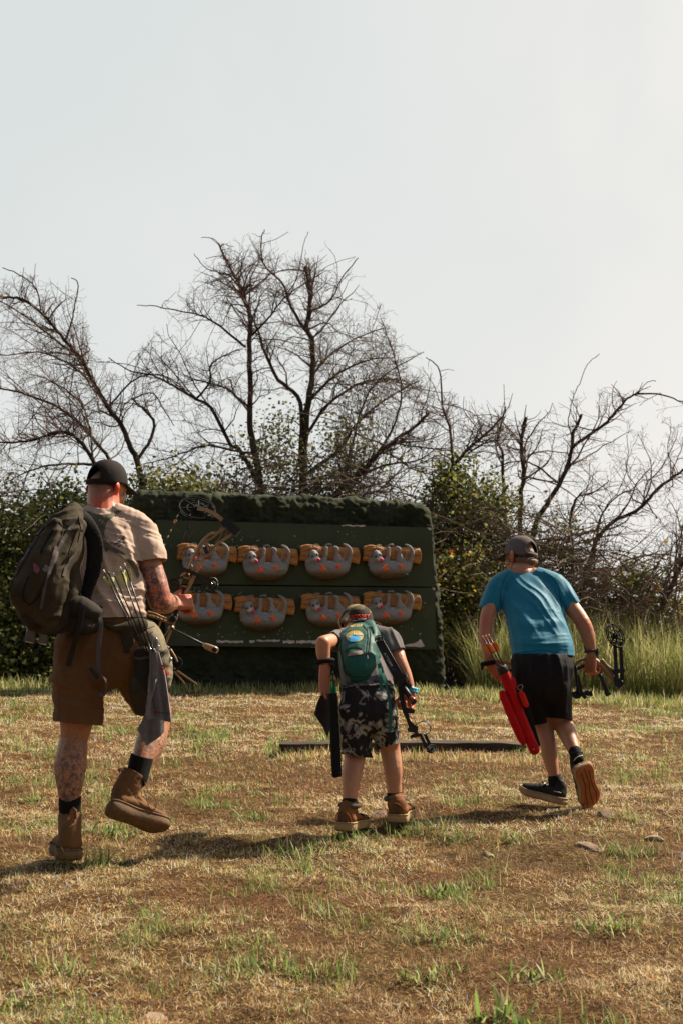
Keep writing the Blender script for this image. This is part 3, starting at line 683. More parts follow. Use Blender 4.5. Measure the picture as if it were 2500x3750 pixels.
tree('bare_tree', 'bare tree just right of the backstop, its long limb curving up to the right', [
    ([(1560, 2050), (1585, 1814), (1656, 1710), (1720, 1638), (1776, 1590), (1832, 1535), (1850, 1500)], 15.4, 15.4, 12, 3, 0.8),
    ([(1656, 1710), (1648, 1582), (1617, 1479), (1609, 1359), (1560, 1310)], 15.4, 15.8, 8, 2, 1.1),
    ([(1656, 1700), (1760, 1630), (1850, 1610), (1950, 1620)], 15.4, 15.0, 4, 1.5, 1.0),
    ([(1617, 1479), (1700, 1500), (1800, 1560)], 15.7, 16.0, 3, 1.2, 1.0)], seed=16, dens=14.6, length=0.55, sec=4.5)
tree('bare_tree', 'slim dark snapped trunk rising behind the blue shirted boy on the left side', [
    ([(1900, 2050), (1904, 1830), (1915, 1742), (1907, 1646), (1911, 1582), (1923, 1527)], 15.8, 15.8, 12, 7, 0.45, .7),
    ([(1850, 1950), (1840, 1758), (1836, 1654), (1820, 1614), (1836, 1543), (1850, 1490)], 15.9, 15.9, 9, 3, 0.8, .7)], seed=17, dens=13.3, length=0.52, sec=4.5)
tree('bare_tree', 'bare tree right of the blue shirted boy, forked limb bending far right', [
    ([(1930, 2080), (1959, 1917), (1991, 1861), (2047, 1774), (2079, 1694), (2095, 1638), (2150, 1598), (2222, 1543), (2270, 1487), (2318, 1447), (2405, 1443), (2500, 1471), (2580, 1480)], 15.5, 15.2, 14, 2, 0.65, .8),
    ([(2095, 1638), (2095, 1590), (2110, 1560), (2126, 1519)], 15.5, 15.5, 9, 6, 0.3, .6),
    ([(2095, 1600), (2079, 1551), (2095, 1463), (2126, 1391), (2150, 1335), (2194, 1296)], 15.5, 15.5, 3, 1, 0.8, .5),
    ([(2047, 1774), (1950, 1700), (1880, 1690), (1790, 1720)], 15.5, 15.9, 5, 2, 1.0),
    ([(2318, 1447), (2370, 1400), (2400, 1395)], 15.3, 15.2, 2, 1, .8, .6)], seed=18, dens=13.3, length=0.49, sec=4.5)
tree('bare_tree', 'gnarled bare tree near the right edge with a limb arching out of frame', [
    ([(2130, 2150), (2166, 2029), (2190, 1965), (2246, 1909), (2342, 1861), (2397, 1798), (2461, 1750), (2510, 1715), (2580, 1690)], 15.0, 14.8, 12, 4, 0.6, .8),
    ([(2090, 2100), (2095, 2029), (2087, 1901), (2111, 1822), (2166, 1806), (2230, 1760)], 15.1, 15.4, 10, 2, 0.8),
    ([(2180, 1990), (2198, 1893), (2262, 1814), (2330, 1790)], 15.0, 15.2, 6, 2, 0.8),
    ([(2405, 1900), (2360, 1830), (2300, 1740), (2290, 1690)], 15.0, 15.4, 3, 1.2, 1.0)], seed=19, dens=13.9, length=0.49, sec=4.5)
tree('bare_tree', 'dark stem leaning right at the right edge above the tall grass', [
    ([(2360, 2400), (2405, 2268), (2445, 2172), (2500, 2060), (2570, 1960)], 14.6, 14.4, 13, 9, 0.5),
    ([(2445, 2172), (2480, 2050), (2470, 1950)], 14.6, 14.9, 4, 1.5, 1.0)], seed=20, dens=13.3, length=0.52, sec=4.5)
# ================================================================== SHRUBS
def leaf_cloud(n, boxes, size, pal, wts, seed, clump=0.16, kclump=None, fill=None):
    """boxes: list of ellipsoids (centre Vector, radii Vector, weight); leaves gather in clumps, edges ragged"""
    rs = np.random.RandomState(seed); pts = []; W_ = np.array([b[2] for b in boxes], float); W_ /= W_.sum()
    for (c, r, _), wgt in zip(boxes, W_):
        m = int(n * wgt); kc = kclump or max(10, int(m / 55)); th = rs.rand(kc) * 6.28; ph = np.arccos(rs.rand(kc) * 2 - 1); rad = rs.rand(kc) ** 0.45 * (1 + 0.12 * rs.randn(kc))
        cc = np.stack([np.cos(th) * np.sin(ph), np.sin(th) * np.sin(ph), np.cos(ph)], 1) * rad[:, None] * np.array(r) + np.array(c)
        i = rs.randint(0, kc, m); pts.append(cc[i] + rs.randn(m, 3) * clump * np.array([1, 1, .8]) * (0.5 + rs.rand(kc)[i])[:, None])
    p = np.concatenate(pts); g = gz(p[:, 0], p[:, 1]); p = p[p[:, 2] > g]; n = len(p)
    a = rs.randn(n, 3); a[:, 2] *= .6; a /= np.linalg.norm(a, axis=1)[:, None]; b = np.cross(a, rs.randn(n, 3)); b /= np.linalg.norm(b, axis=1)[:, None]
    L = size * (0.6 + 0.8 * rs.rand(n)); wd = L * (0.28 + .15 * rs.rand(n)); nn = np.cross(a, b)
    V = np.stack([p, p + a * (L * .45)[:, None] + b * wd[:, None] + nn * (wd * .3)[:, None], p + a * L[:, None], p + a * (L * .45)[:, None] - b * wd[:, None] + nn * (wd * .3)[:, None]], 1).reshape(-1, 3)
    o = (np.arange(n) * 4)[:, None]; Fc = np.concatenate([o + [0, 1, 2], o + [0, 2, 3]], 1).reshape(-1, 3)
    c = pick(rs, n, pal, wts); return V, Fc, np.repeat(c, 4, 0)
M_leaf = leafmat('shrub_leaf', 0.5, 0.5, gain=1.15)
PG = [(0.085, 0.105, 0.028), (0.13, 0.15, 0.04), (0.21, 0.21, 0.06), (0.05, 0.06, 0.022), (0.24, 0.20, 0.07)]
def shrub(label, blobs, n, size=0.045, pal=PG, wts=(4, 3, 1.5, 4, .7), seed=1, stems=14, clump=0.14, dens=4, slen=.35, name='shrub', ctop=1.0):
    """blobs: (px, py, Y, rx px, rz px, ry metres, weight)"""
    rs = random.Random(seed); B = []
    for (px, py, Y, rx, rz, ry, wgt) in blobs: B.append((at((px, py), Y), Vector((rx * Y / F, ry, rz * Y / F)), wgt))
    c0 = B[0][0]; base = Vector((c0.x, c0.y, gzf(c0.x, c0.y)))
    root = thing(name, label, 'shrub', base)
    V, Fc, cols = leaf_cloud(n, B, size, pal, wts, seed, clump); link('foliage', mesh_np('foliage', V, Fc, 3, cols), M_leaf, root)
    st = []; out = {0: [], 1: [], 2: []}
    for k in range(stems):
        c, r, _ = B[rs.randrange(len(B))]; f = Vector((c.x + rs.uniform(-.6, .6) * r.x, c.y + rs.uniform(-.5, .5) * r.y, 0)); f.z = gzf(f.x, f.y) - .03
        e = Vector((c.x + rs.uniform(-1, 1) * r.x, c.y + rs.uniform(-.8, .8) * r.y, c.z + r.z * rs.uniform(.1, 1.12) * ctop)); m = f.lerp(e, .5) + Vector((rs.uniform(-.2, .2), rs.uniform(-.2, .2), .1))
        pth = spline([f, m, e], 5); ra = rs.uniform(.006, .014); st.append((pth, [ra + (.003 - ra) * i / (len(pth) - 1) for i in range(len(pth))])); grow(pth, ra, .003, rs, out, 1, dens, slen, .15, .1)
    Vs, Fs = tube_np(st + out[1], 4); V2, F2 = tube_np(out[2], 3); o4 = len(Vs); me = bpy.data.meshes.new('stems'); me.from_pydata([tuple(v) for v in Vs + V2], [], Fs + [tuple(i + o4 for i in f) for f in F2])
    link('stems', me, m_twig, root); return root
shrub('tall dense green hedge bush at the left edge behind the backpack', [(40, 2280, 14.6, 190, 260, .6, 3), (120, 2050, 15.0, 150, 200, .6, 1.6), (-40, 2000, 14.8, 120, 200, .5, 1.2), (100, 2430, 14.3, 220, 120, .5, 2)], 26000, .05, wts=(4, 3, 3, 2.5, 1.6), seed=31, stems=16)
shrub('dark bush filling the gap between the left hedge and the backstop', [(330, 2350, 14.5, 190, 220, .5, 3), (330, 2060, 15.2, 170, 200, .5, 1.3), (300, 1900, 15.6, 200, 130, .4, .8)], 22000, .05, wts=(4, 2, 1, 5, .4), seed=32, stems=16)
shrub('mossy bush showing over the left end of the backstop', [(600, 1790, 15.2, 130, 55, .4, 1), (690, 1830, 15.2, 120, 60, .4, 1)], 3600, .045, wts=(2, 3, 3, 1, 3), seed=33, stems=10)
shrub('green leafy shrub climbing between the two tallest bare trunks', [(990, 1700, 16.2, 120, 170, .5, 2), (1010, 1580, 16.3, 70, 110, .4, .4), (860, 1760, 16, 80, 60, .4, .6)], 2300, .042, wts=(4, 3, 2, 4, 1), seed=34, stems=16, dens=5)
shrub('green leafy shrub right of the centre trunk above the backstop', [(1270, 1690, 15.9, 130, 130, .5, 2), (1330, 1500, 16.2, 110, 130, .5, .4), (1230, 1780, 15.6, 170, 60, .4, .8)], 2300, .042, wts=(4, 3, 2, 4, 1), seed=35, stems=18, dens=5)
shrub('dense evergreen bush standing against the right end of the backstop', [(1670, 1800, 15.2, 80, 110, .4, 1.2), (1740, 1920, 15.2, 150, 130, .5, 1.4), (1660, 2000, 15.0, 110, 180, .4, 1)], 8500, .045, wts=(4, 3, 3, 3, 1.4), seed=36, stems=18)
PR = PG + [(0.38, 0.10, 0.02), (0.45, 0.30, 0.03)]
shrub('yellow and green leaved bush at the foot of the backstop, left of the blue shirt', [(1700, 2180, 14.4, 120, 190, .4, 1.5), (1640, 2320, 14.2, 70, 130, .3, .6)], 7000, .042, PR, (3, 4, 4, 2, 3, .5, 1.1), seed=37, stems=14)
def bramble(label, x0, x1, ys, Y, n, seed, nl=2500, wts=(3, 2, 1, 3, .5, .5, .2), lsz=.035):
    """tangle of arching dry canes with some leaves"""
    rs = random.Random(seed); a = at((x0, 2300), Y); b = at((x1, 2300), Y); root = thing('bramble_thicket', label, 'thicket', Vector(((a.x + b.x) / 2, Y, gzf((a.x + b.x) / 2, Y)))); st = []; out = {0: [], 1: [], 2: []}
    for k in range(n):
        f = rs.random(); px = x0 + (x1 - x0) * f; ztop = at((px, np.interp(f, [0, .33, .66, 1], ys)), Y).z
        s = Vector((at((px, 2300), Y).x, Y + rs.gauss(0, .45), 0)); s.z = gzf(s.x, s.y) + (rs.random() ** .7) * (ztop - gzf(s.x, s.y)) * .75
        hd = rs.uniform(0, 6.28); L = rs.uniform(.4, 1.3); v = Vector((math.cos(hd), .5 * math.sin(hd), rs.uniform(-.2, .9))).normalized(); p = s; pts = [p]
        for j in range(7):
            v = (v + Vector((rs.gauss(0, .15), rs.gauss(0, .15), rs.gauss(-.12, .15)))).normalized(); p = p + v * L / 7
            if p.z > ztop: v.z -= .4
            pts.append(p)
        r = rs.uniform(.004, .010); st.append((pts, [r + (.002 - r) * i / 7 for i in range(8)])); grow(pts, r, .002, rs, out, 2, 6.0, .30, .05, .1)
    Vs, Fs = tube_np(st, 4); V2, F2 = tube_np(out[2], 3); o4 = len(Vs); me = bpy.data.meshes.new('canes'); me.from_pydata([tuple(v) for v in Vs + V2], [], Fs + [tuple(i + o4 for i in f) for f in F2]); link('canes', me, pmat('dry_cane', (0.23, 0.165, 0.125), (0.10, 0.07, 0.052), scale=3, rough=.85, bstr=0, spec=.15), root)
    bl = []
    for i in range(5):
        f = (i + .5) / 5; px = x0 + (x1 - x0) * f; zt = at((px, np.interp(f, [0, .33, .66, 1], ys)), Y).z; g = gzf(at((px, 2300), Y).x, Y); bl.append((Vector((at((px, 2300), Y).x, Y, (g + zt * 1.0) / 2 - .1)), Vector(((b.x - a.x) / 8, .4, (zt - g) * .46)), 1))
    V, Fc, cols = leaf_cloud(nl, bl, lsz, PR, wts, seed, .13); link('foliage', mesh_np('foliage', V, Fc, 3, cols), M_leaf, root); return root
bramble('grey brown tangle of dry canes from the backstop to the blue shirted boy', 1590, 1990, [1700, 1720, 1780, 1840], 14.9, 520, 41, 5200)
bramble('grey brown tangle of dry canes right of the blue shirted boy', 1960, 2330, [1740, 1790, 1860, 1980], 14.7, 520, 42, 6200)
bramble('low dry thicket with yellowing leaves at the right edge', 2280, 2620, [1960, 1950, 1990, 2020], 14.9, 220, 43, 7500, (2, 3, 2.5, 1.5, 1.6, .8, .8), .04)
bramble('dry thicket of thin canes at the left edge above the hedge', -120, 520, [1560, 1620, 1640, 1720], 15.8, 420, 44, 4500)
bramble('low thicket of thin twigs along the top of the backstop', 560, 1600, [1640, 1500, 1470, 1600], 15.6, 1050, 45, 3200, (4, 3, 1, 4, .6, .5, .2))
# ------------------------------------------------------------------ tall grass beyond the crest
def tall_col(x, y, rs): return pick(rs, len(x), [(0.24, 0.28, 0.075), (0.33, 0.34, 0.11), (0.50, 0.45, 0.22), (0.14, 0.17, 0.045), (0.60, 0.50, 0.30)], [4, 4, 2.6, 2, 1.8])
M_tall = leafmat('tall_blades', 0.5, 0.55)
blades('tall_grass', 42000, (1.25, 4.6, 13.3, 16.0), (0.25, 1.05), (0.0025, 0.0055), (0.0, 0.5), tall_col, M_tall, 'tall pale green seeding grass beyond the crest on the right', seed=8, curl=0.7)
blades('hedge_foot_grass', 5000, (-4.2, -1.6, 12.9, 14.2), (0.06, 0.22), (0.004, 0.008), (0.0, 0.6), tall_col, M_tall, 'grass fringe below the dark hedge on the left', seed=9, curl=0.6)
blades('backstop_foot_grass', 2600, (-1.9, 1.3, 12.4, 12.95), (0.04, 0.14), (0.003, 0.006), (0.0, 0.7), tall_col, M_tall, 'sparse grass tufts along the foot of the backstop', seed=10, curl=0.6)
blades('shoulder_grass', 9000, (1.0, 4.5, 12.2, 13.5), (0.04, 0.16), (0.003, 0.006), (0.0, 0.7), tall_col, M_tall, 'short green grass leading into the tall grass on the right', seed=15, curl=0.6)
# ================================================================== PEOPLE: HELPERS
XA, YA, ZA = Vector((1, 0, 0)), Vector((0, 1, 0)), Vector((0, 0, 1))
def pc(D, rows):
    out = []
    for r in rows:
        x, y, dy, ra = r[:4]; rb = r[4] if len(r) > 4 else ra; s = (D + dy) / F
        out.append((P(x, y, D + dy), ra * s, rb * s))
    return out
def skin_mat(name, base, red):
    m, t, b = mat_new(name); a = N(t, 'ShaderNodeVertexColor'); a.layer_name = 'tint'; sp = N(t, 'ShaderNodeSeparateColor'); t.links.new(a.outputs[0], sp.inputs[0])
    n1 = noise_node(t, 22, 4); r1 = ramp(t, n1.outputs['Fac'], [(0.3, tuple(v * .86 for v in base)), (0.7, base)])
    def mix(fac, a_, col):
        q = N(t, 'ShaderNodeMix', data_type='RGBA'); t.links.new(fac, q.inputs['Factor']); t.links.new(a_, q.inputs[6])
        if hasattr(col, 'is_linked'): t.links.new(col, q.inputs[7])
        else: q.inputs[7].default_value = (*col, 1)
        return q.outputs[2]
    c = mix(sp.outputs[0], r1.outputs[0], red)                         # R: flush, and the glow of the man's backlit ears painted in
    # G: tattoo ink, line work and shading
    v = noise_node(t, 17, 2.5, .5, dist=1.2); r2 = ramp(t, v.outputs['Fac'], [(0.462, (0, 0, 0)), (0.484, (1, 1, 1)), (0.504, (1, 1, 1)), (0.526, (0, 0, 0))]); v2 = noise_node(t, 30, 2, .5, dist=.8, stretch=(1, 1, .6)); r22 = ramp(t, v2.outputs['Fac'], [(0.475, (0, 0, 0)), (0.49, (.8, .8, .8)), (0.50, (.8, .8, .8)), (0.515, (0, 0, 0))]); m0 = N(t, 'ShaderNodeMath', operation='MAXIMUM'); t.links.new(r2.outputs[0], m0.inputs[0]); t.links.new(r22.outputs[0], m0.inputs[1])
    n3 = noise_node(t, 34, 3, dist=1.5); r3 = ramp(t, n3.outputs['Fac'], [(0.50, (0, 0, 0)), (0.62, (.9, .9, .9))])
    mxx = N(t, 'ShaderNodeMath', operation='MAXIMUM'); t.links.new(m0.outputs[0], mxx.inputs[0]); t.links.new(r3.outputs[0], mxx.inputs[1]); mu = N(t, 'ShaderNodeMath', operation='MULTIPLY'); t.links.new(mxx.outputs[0], mu.inputs[0]); t.links.new(sp.outputs[1], mu.inputs[1])
    c = mix(mu.outputs[0], c, (0.055, 0.050, 0.055))
    n4 = noise_node(t, 420, 2); r4 = ramp(t, n4.outputs['Fac'], [(0.35, (.35, .35, .35)), (0.6, (1, 1, 1))]); m4 = N(t, 'ShaderNodeMath', operation='MULTIPLY'); t.links.new(r4.outputs[0], m4.inputs[0]); t.links.new(sp.outputs[2], m4.inputs[1])
    c = mix(m4.outputs[0], c, (0.07, 0.045, 0.028))                    # B: stubble
    t.links.new(c, b.inputs['Base Color']); b.inputs['Roughness'].default_value = 0.48; b.inputs['Specular IOR Level'].default_value = 0.35
    b.inputs['Subsurface Weight'].default_value = 0.22; b.inputs['Subsurface Radius'].default_value = (0.9, 0.3, 0.12); b.inputs['Subsurface Scale'].default_value = 0.012
    n5 = noise_node(t, 260, 3); bump(t, b, n5.outputs['Fac'], 0.12, 0.002)
    return m
def cloth(name, c1, c2=None, scale=6, weave=900, sheen=0.0, rough=0.85, bs=0.25, trans=0):
    if name in _MC: return _MC[name]
    m, t, b = mat_new(name); c2 = c2 or tuple(v * .82 for v in c1)
    n = noise_node(t, scale, 5, 0.6); r = ramp(t, n.outputs['Fac'], [(0.35, c2), (0.65, c1)])
    n2 = noise_node(t, weave, 2); r2 = ramp(t, n2.outputs['Fac'], [(0.3, (.82, .82, .82)), (0.7, (1.08, 1.08, 1.08))])
    q = N(t, 'ShaderNodeMix', data_type='RGBA', blend_type='MULTIPLY'); q.inputs['Factor'].default_value = 1; t.links.new(r.outputs[0], q.inputs[6]); t.links.new(r2.outputs[0], q.inputs[7]); t.links.new(q.outputs[2], b.inputs['Base Color'])
    b.inputs['Roughness'].default_value = rough; b.inputs['Specular IOR Level'].default_value = 0.12; b.inputs['Sheen Weight'].default_value = sheen; b.inputs['Sheen Roughness'].default_value = .5
    n3 = noise_node(t, 70, 4, 0.6); bp = bump(t, b, n2.outputs['Fac'], bs, 0.001); bump(t, b, n3.outputs['Fac'], .25, 0.004, prev=bp)
    _MC[name] = m; return m
def camo(name, cols, scale, stops):
    m, t, b = mat_new(name); n = noise_node(t, scale, 1.5, .5, dist=.6); n2 = noise_node(t, scale * 1.3, 1.2, .5, dist=.8, stretch=(1.2, 1, .8)); ad = N(t, 'ShaderNodeTexCoord')
    r = ramp(t, n.outputs['Fac'], [(s, c) for s, c in zip(stops, cols)]); r.color_ramp.interpolation = 'CONSTANT'
    r2 = ramp(t, n2.outputs['Fac'], [(0, (0, 0, 0)), (.60, (1, 1, 1))]); r2.color_ramp.interpolation = 'CONSTANT'
    q = N(t, 'ShaderNodeMix', data_type='RGBA'); t.links.new(r2.outputs[0], q.inputs['Factor']); t.links.new(r.outputs[0], q.inputs[6]); q.inputs[7].default_value = (*cols[0], 1)
    t.links.new(q.outputs[2], b.inputs['Base Color']); b.inputs['Roughness'].default_value = .85; b.inputs['Specular IOR Level'].default_value = .2
    n3 = noise_node(t, 80, 4); bump(t, b, n3.outputs['Fac'], .3, .004); return m
def folds(co, dirv, f_al, f_ac, seed=0.0, acr=None, sharp=2.0, warp=0.25):
    """ridged folds running along dirv, 0..1"""
    d = np.array(dirv, float); d /= np.linalg.norm(d); a = np.array(acr if acr is not None else np.cross(d, [0, 1, 0.0])); a = a / np.linalg.norm(a)
    al = co @ d; ac = co @ a; yy = co[:, 1]
    ww = warp * (vnoise(co[:, 0] * 6 + seed, co[:, 2] * 6 + 3 + seed) - .5)
    n = vnoise(al * f_al + seed * 1.7 + yy * 2, (ac + ww * .3) * f_ac + seed); n2 = vnoise(al * f_al * 2 + seed * 2.7, (ac + ww * .2) * f_ac * 2.1 + seed * 3)
    r = 1 - np.abs(2 * n - 1); r2 = 1 - np.abs(2 * n2 - 1); return (r ** sharp) * .75 + (r2 ** sharp) * .25
def near(co, p, r): d = co - np.array(p); return np.exp(-(d ** 2).sum(1) / (r * r))
def bvh(ob):
    dg = bpy.context.evaluated_depsgraph_get(); dg.update(); return BVHTree.FromObject(ob, dg) if all(abs(v) < 1e-6 for v in ob.matrix_world.translation) else BVHTree.FromPolygons([ob.matrix_world @ v.co for v in ob.data.vertices], [list(p.vertices) for p in ob.data.polygons])
def bvh_of(obs):
    V, Fc = [], []
    bpy.context.view_layer.update()
    for ob in obs:
        o = len(V); mw = ob.matrix_world; V += [mw @ v.co for v in ob.data.vertices]; Fc += [[i + o for i in p.vertices] for p in ob.data.polygons]
    return BVHTree.FromPolygons(V, Fc)
def drape(name, poly, tree_, mat, parent, off=0.004, th=0.003, step=9, maxd=None, label=None, fallback=None, hole=None, noise_=0.0, smooth_=True):
    """a thin sheet lying on what the camera rays through the pixel outline meet, pushed 'off' outwards along the surface"""
    from mathutils.geometry import delaunay_2d_cdt
    n = len(poly); bd = []
    for i in range(n):
        a, b = Vector(poly[i]), Vector(poly[(i + 1) % n]); k = max(1, int((b - a).length / step))
        for j in range(k): bd.append(a.lerp(b, j / k))
    nb = len(bd); inner = []
    xs = [p.x for p in bd]; ys = [p.y for p in bd]
    def inside(x, y):
        c = False
        for i in range(nb):
            a, b = bd[i], bd[(i + 1) % nb]
            if (a.y > y) != (b.y > y) and x < (b.x - a.x) * (y - a.y) / (b.y - a.y) + a.x: c = not c
        return c
    y = min(ys) + step / 2; row = 0
    while y < max(ys):
        x = min(xs) + (row % 2) * step / 2
        while x < max(xs):
            if inside(x, y) and min((Vector((x, y)) - p).length for p in bd) > step * .45: inner.append(Vector((x, y)))
            x += step
        y += step; row += 1
    r = delaunay_2d_cdt(bd + inner, [(i, (i + 1) % nb) for i in range(nb)], [], 1, 1e-4)
    vs, fs = r[0], r[2]; pts = [None] * len(vs); nrm = [None] * len(vs)
    for i, q in enumerate(vs):
        d = ray(q.x, q.y).normalized(); h = tree_.ray_cast(CAM, d)
        if h[0] is not None and (maxd is None or (h[0] - CAM).length < maxd):
            nn = h[1] if h[1].dot(d) < 0 else -h[1]; pts[i] = h[0]; nrm[i] = (nn * .6 - d * .4).normalized()
    ok = [i for i in range(len(vs)) if pts[i] is not None]
    if not ok: print('drape misses', name); return None
    for i in range(len(vs)):
        if pts[i] is None:
            j = min(ok, key=lambda k: (vs[k] - vs[i]).length); d = ray(vs[i].x, vs[i].y); dj = ray(vs[j].x, vs[j].y).normalized(); dist = (pts[j] - CAM).dot(dj); pts[i] = CAM + d.normalized() * (dist * dj.y / d.normalized().y); nrm[i] = -d.normalized()
    bm = bmesh.new(); dd = [ray(q.x, q.y).normalized() for q in vs]
    top = [bm.verts.new(pts[i] + nrm[i] * off + nrm[i] * (noise_ * noise.noise(pts[i] * 40))) for i in range(len(vs))]; bot = [bm.verts.new(pts[i] + nrm[i] * (off - th)) for i in range(len(vs))]
    cnt = {}
    for f in fs:
        if len(set(f)) < 3: continue
        bm.faces.new([top[i] for i in f]); bm.faces.new([bot[i] for i in f][::-1])
        for a, b in zip(f, list(f[1:]) + [f[0]]): cnt[(a, b)] = cnt.get((a, b), 0) + 1
    for (a, b) in list(cnt):
        if (b, a) not in cnt: bm.faces.new((top[b], top[a], bot[a], bot[b]))
    return bm_obj(name, bm, mat, parent, label, smooth_='auto' if smooth_ else False)
def ribbon_px(pts, w):
    """pixel outline of a band along a pixel polyline; w: width or list of widths"""
    p = [Vector(q) for q in pts]; n = len(p); ws = w if isinstance(w, (list, tuple)) else [w] * n; L, Rr = [], []
    for i in range(n):
        t = (p[min(i + 1, n - 1)] - p[max(i - 1, 0)]).normalized(); s = Vector((-t.y, t.x)); L.append(tuple(p[i] + s * ws[i] / 2)); Rr.append(tuple(p[i] - s * ws[i] / 2))
    return L + Rr[::-1]
def strap(name, pts, width, th, mat, parent, ref=None, label=None):
    """a free hanging flat band through world points"""
    pp = spline(pts, 5); bm = bmesh.new(); prev = None; n = len(pp)
    for i, p in enumerate(pp):
        t = (pp[min(i + 1, n - 1)] - pp[max(i - 1, 0)]).normalized(); r = ref(i / (n - 1)) if callable(ref) else (ref or XA); s, u = frame(t, r)
        q = [bm.verts.new(p + s * a * width / 2 + u * b * th / 2) for a, b in ((-1, -1), (1, -1), (1, 1), (-1, 1))]
        if prev:
            for k in range(4): bm.faces.new((prev[k], prev[(k + 1) % 4], q[(k + 1) % 4], q[k]))
        else: bm.faces.new(q[::-1])
        prev = q
    bm.faces.new(prev); return bm_obj(name, bm, mat, parent, label, smooth_='auto')
def text_mesh(body, target, o2, xdir, ydir, size, mat, parent, name='lettering', squash=1.0, off=0.002, bold=0.0, slant=0.0, label=None):
    """letters laid in pixel space (o2 = baseline start, xdir/ydir = pixel vectors of 1 em) and settled on the surface they meet"""
    cu = bpy.data.curves.new('tmp', 'FONT'); cu.body = body; cu.size = 1; cu.resolution_u = 3; cu.shear = slant; cu.offset = bold; cu.space_character = 1.05
    o = bpy.data.objects.new('tmp', cu); COL.objects.link(o); dg = bpy.context.evaluated_depsgraph_get(); me = bpy.data.meshes.new_from_object(o.evaluated_get(dg)); bpy.data.objects.remove(o)
    bm = bmesh.new(); bm.from_mesh(me); bpy.data.meshes.remove(me); bmesh.ops.triangulate(bm, faces=bm.faces); bmesh.ops.subdivide_edges(bm, edges=[e for e in bm.edges if e.calc_length() > .25], cuts=2)
    for v in bm.verts:
        x, y = v.co.x * squash * size, v.co.y * size; px = o2[0] + xdir[0] * x + ydir[0] * y; py = o2[1] + xdir[1] * x + ydir[1] * y
        d = ray(px, py).normalized()
        if isinstance(target, BVHTree): h = target.ray_cast(CAM, d); v.co = (h[0] if h[0] is not None else CAM + d * 7) - d * off
        else: pt, nn = target; v.co = CAM + d * ((pt - CAM).dot(nn) / d.dot(nn)) - d * off
    r = bmesh.ops.extrude_face_region(bm, geom=bm.faces[:])
    for v in r['geom']:
        if isinstance(v, bmesh.types.BMVert): v.co += (v.co - CAM).normalized() * (-0.0008)
    return bm_obj(name, bm, mat, parent, label, smooth_=False)
def head_chains(M, k=1.0):
    V = lambda x, y, z: M @ Vector((x * k, y * k, z * k)); q = lambda rows: [(V(*r[:3]), r[3] * k, (r[4] if len(r) > 4 else r[3]) * k) for r in rows]
    Rx = (M.to_3x3() @ XA).normalized(); Rz = (M.to_3x3() @ ZA).normalized()
    c = [{'c': q([(0, -.034, .022, .062, .060), (0, -.012, .033, .073, .072), (0, .02, .035, .072, .072), (0, .040, .03, .064, .060)]), 'ref': Rx},
         {'c': q([(0, .05, .03, .058, .045), (0, .055, -.02, .055, .045), (0, .062, -.06, .042, .038), (0, .072, -.095, .024, .022)]), 'ref': Rx},
         {'c': q([(0, -.046, .0, .054, .045), (0, -.045, -.05, .052, .046)]), 'ref': Rx},
         q([(0, .092, .012, .009), (0, .112, -.018, .011), (0, .116, -.03, .013)]), q([(-.016, .104, -.032, .008), (.016, .104, -.032, .008)]),
         q([(-.034, .088, .030, .012), (0, .097, .027, .011), (.034, .088, .030, .012)]), q([(-.02, .096, -.056, .008), (0, .104, -.056, .009), (.02, .096, -.056, .008)])]
    for s in (-1, 1):
        c.append(q([(s * .058, .0, -.03, .018), (s * .045, .035, -.075, .018), (s * .015, .072, -.095, .016)])); c.append(q([(s * .045, .066, -.012, .018), (s * .05, .045, -.03, .018)]))
        c.append({'c': q([(s * .074, -.002, -.034, .006, .010), (s * .086, -.012, -.018, .0055, .014), (s * .098, -.022, .008, .0055, .018), (s * .095, -.016, .024, .006, .016), (s * .080, .0, .028, .006, .010)]), 'ref': Rx})
    return c
def hand_chains(W, f, n, side, k=1.0, curl=(.5, .6, .5), spread=.08, thumb=(.6, .3), fl=(1, 1.08, 1.0, .8), index_curl=None, thl=1.0):
    """wrist W, finger direction f, palm normal n; side=+1 puts the thumb on f x n"""
    f = f.normalized(); n = (n - f * n.dot(f)).normalized(); l = f.cross(n) * side; out = []
    for a in (-.026, -.009, .009, .026):
        out.append([(W + l * a * k * .75 - f * .005 * k, .016 * k, .014 * k), (W + (f * .05 + l * a) * k, .014 * k, .013 * k), (W + (f * .088 + l * a * 1.1) * k, .0115 * k, .0115 * k)])
    for i in range(4):
        a = (.031, .0105, -.0105, -.031)[i]; p = W + (f * .085 + l * a) * k; d = (f + l * (a / .03) * spread).normalized(); ch = [(p, .0105 * k, .0105 * k)]; seg = [x * fl[i] * k for x in (.042, .028, .022)]
        cs = index_curl if (i == 0 and index_curl) else curl; cn = n
        for j in range(3):
            ax = d.cross(n) if abs(d.dot(n)) < .98 else l; ax = l.cross(d).cross(d); 
            rot = Matrix.Rotation(cs[j], 3, (f.cross(n)).normalized()); d = rot @ d; p = p + d * seg[j]; r = (.0095, .0088, .0078)[j] * k * (.92 if i == 3 else 1); ch.append((p, r, r))
        out.append(ch)
    p = W + (f * .02 + l * .024) * k; d = (f * .75 + l * thl + n * thumb[1]).normalized(); ch = [(p, .015 * k, .015 * k)]
    for j, s in enumerate((.038, .03, .024)):
        p = p + d * s * k; r = (.013, .0105, .009)[j] * k; ch.append((p, r, r)); d = (d + n * thumb[0] * .6 + f * .35).normalized()
    out.append(ch); return out
def paint(ob, fn):
    shade_attr(ob, fn)
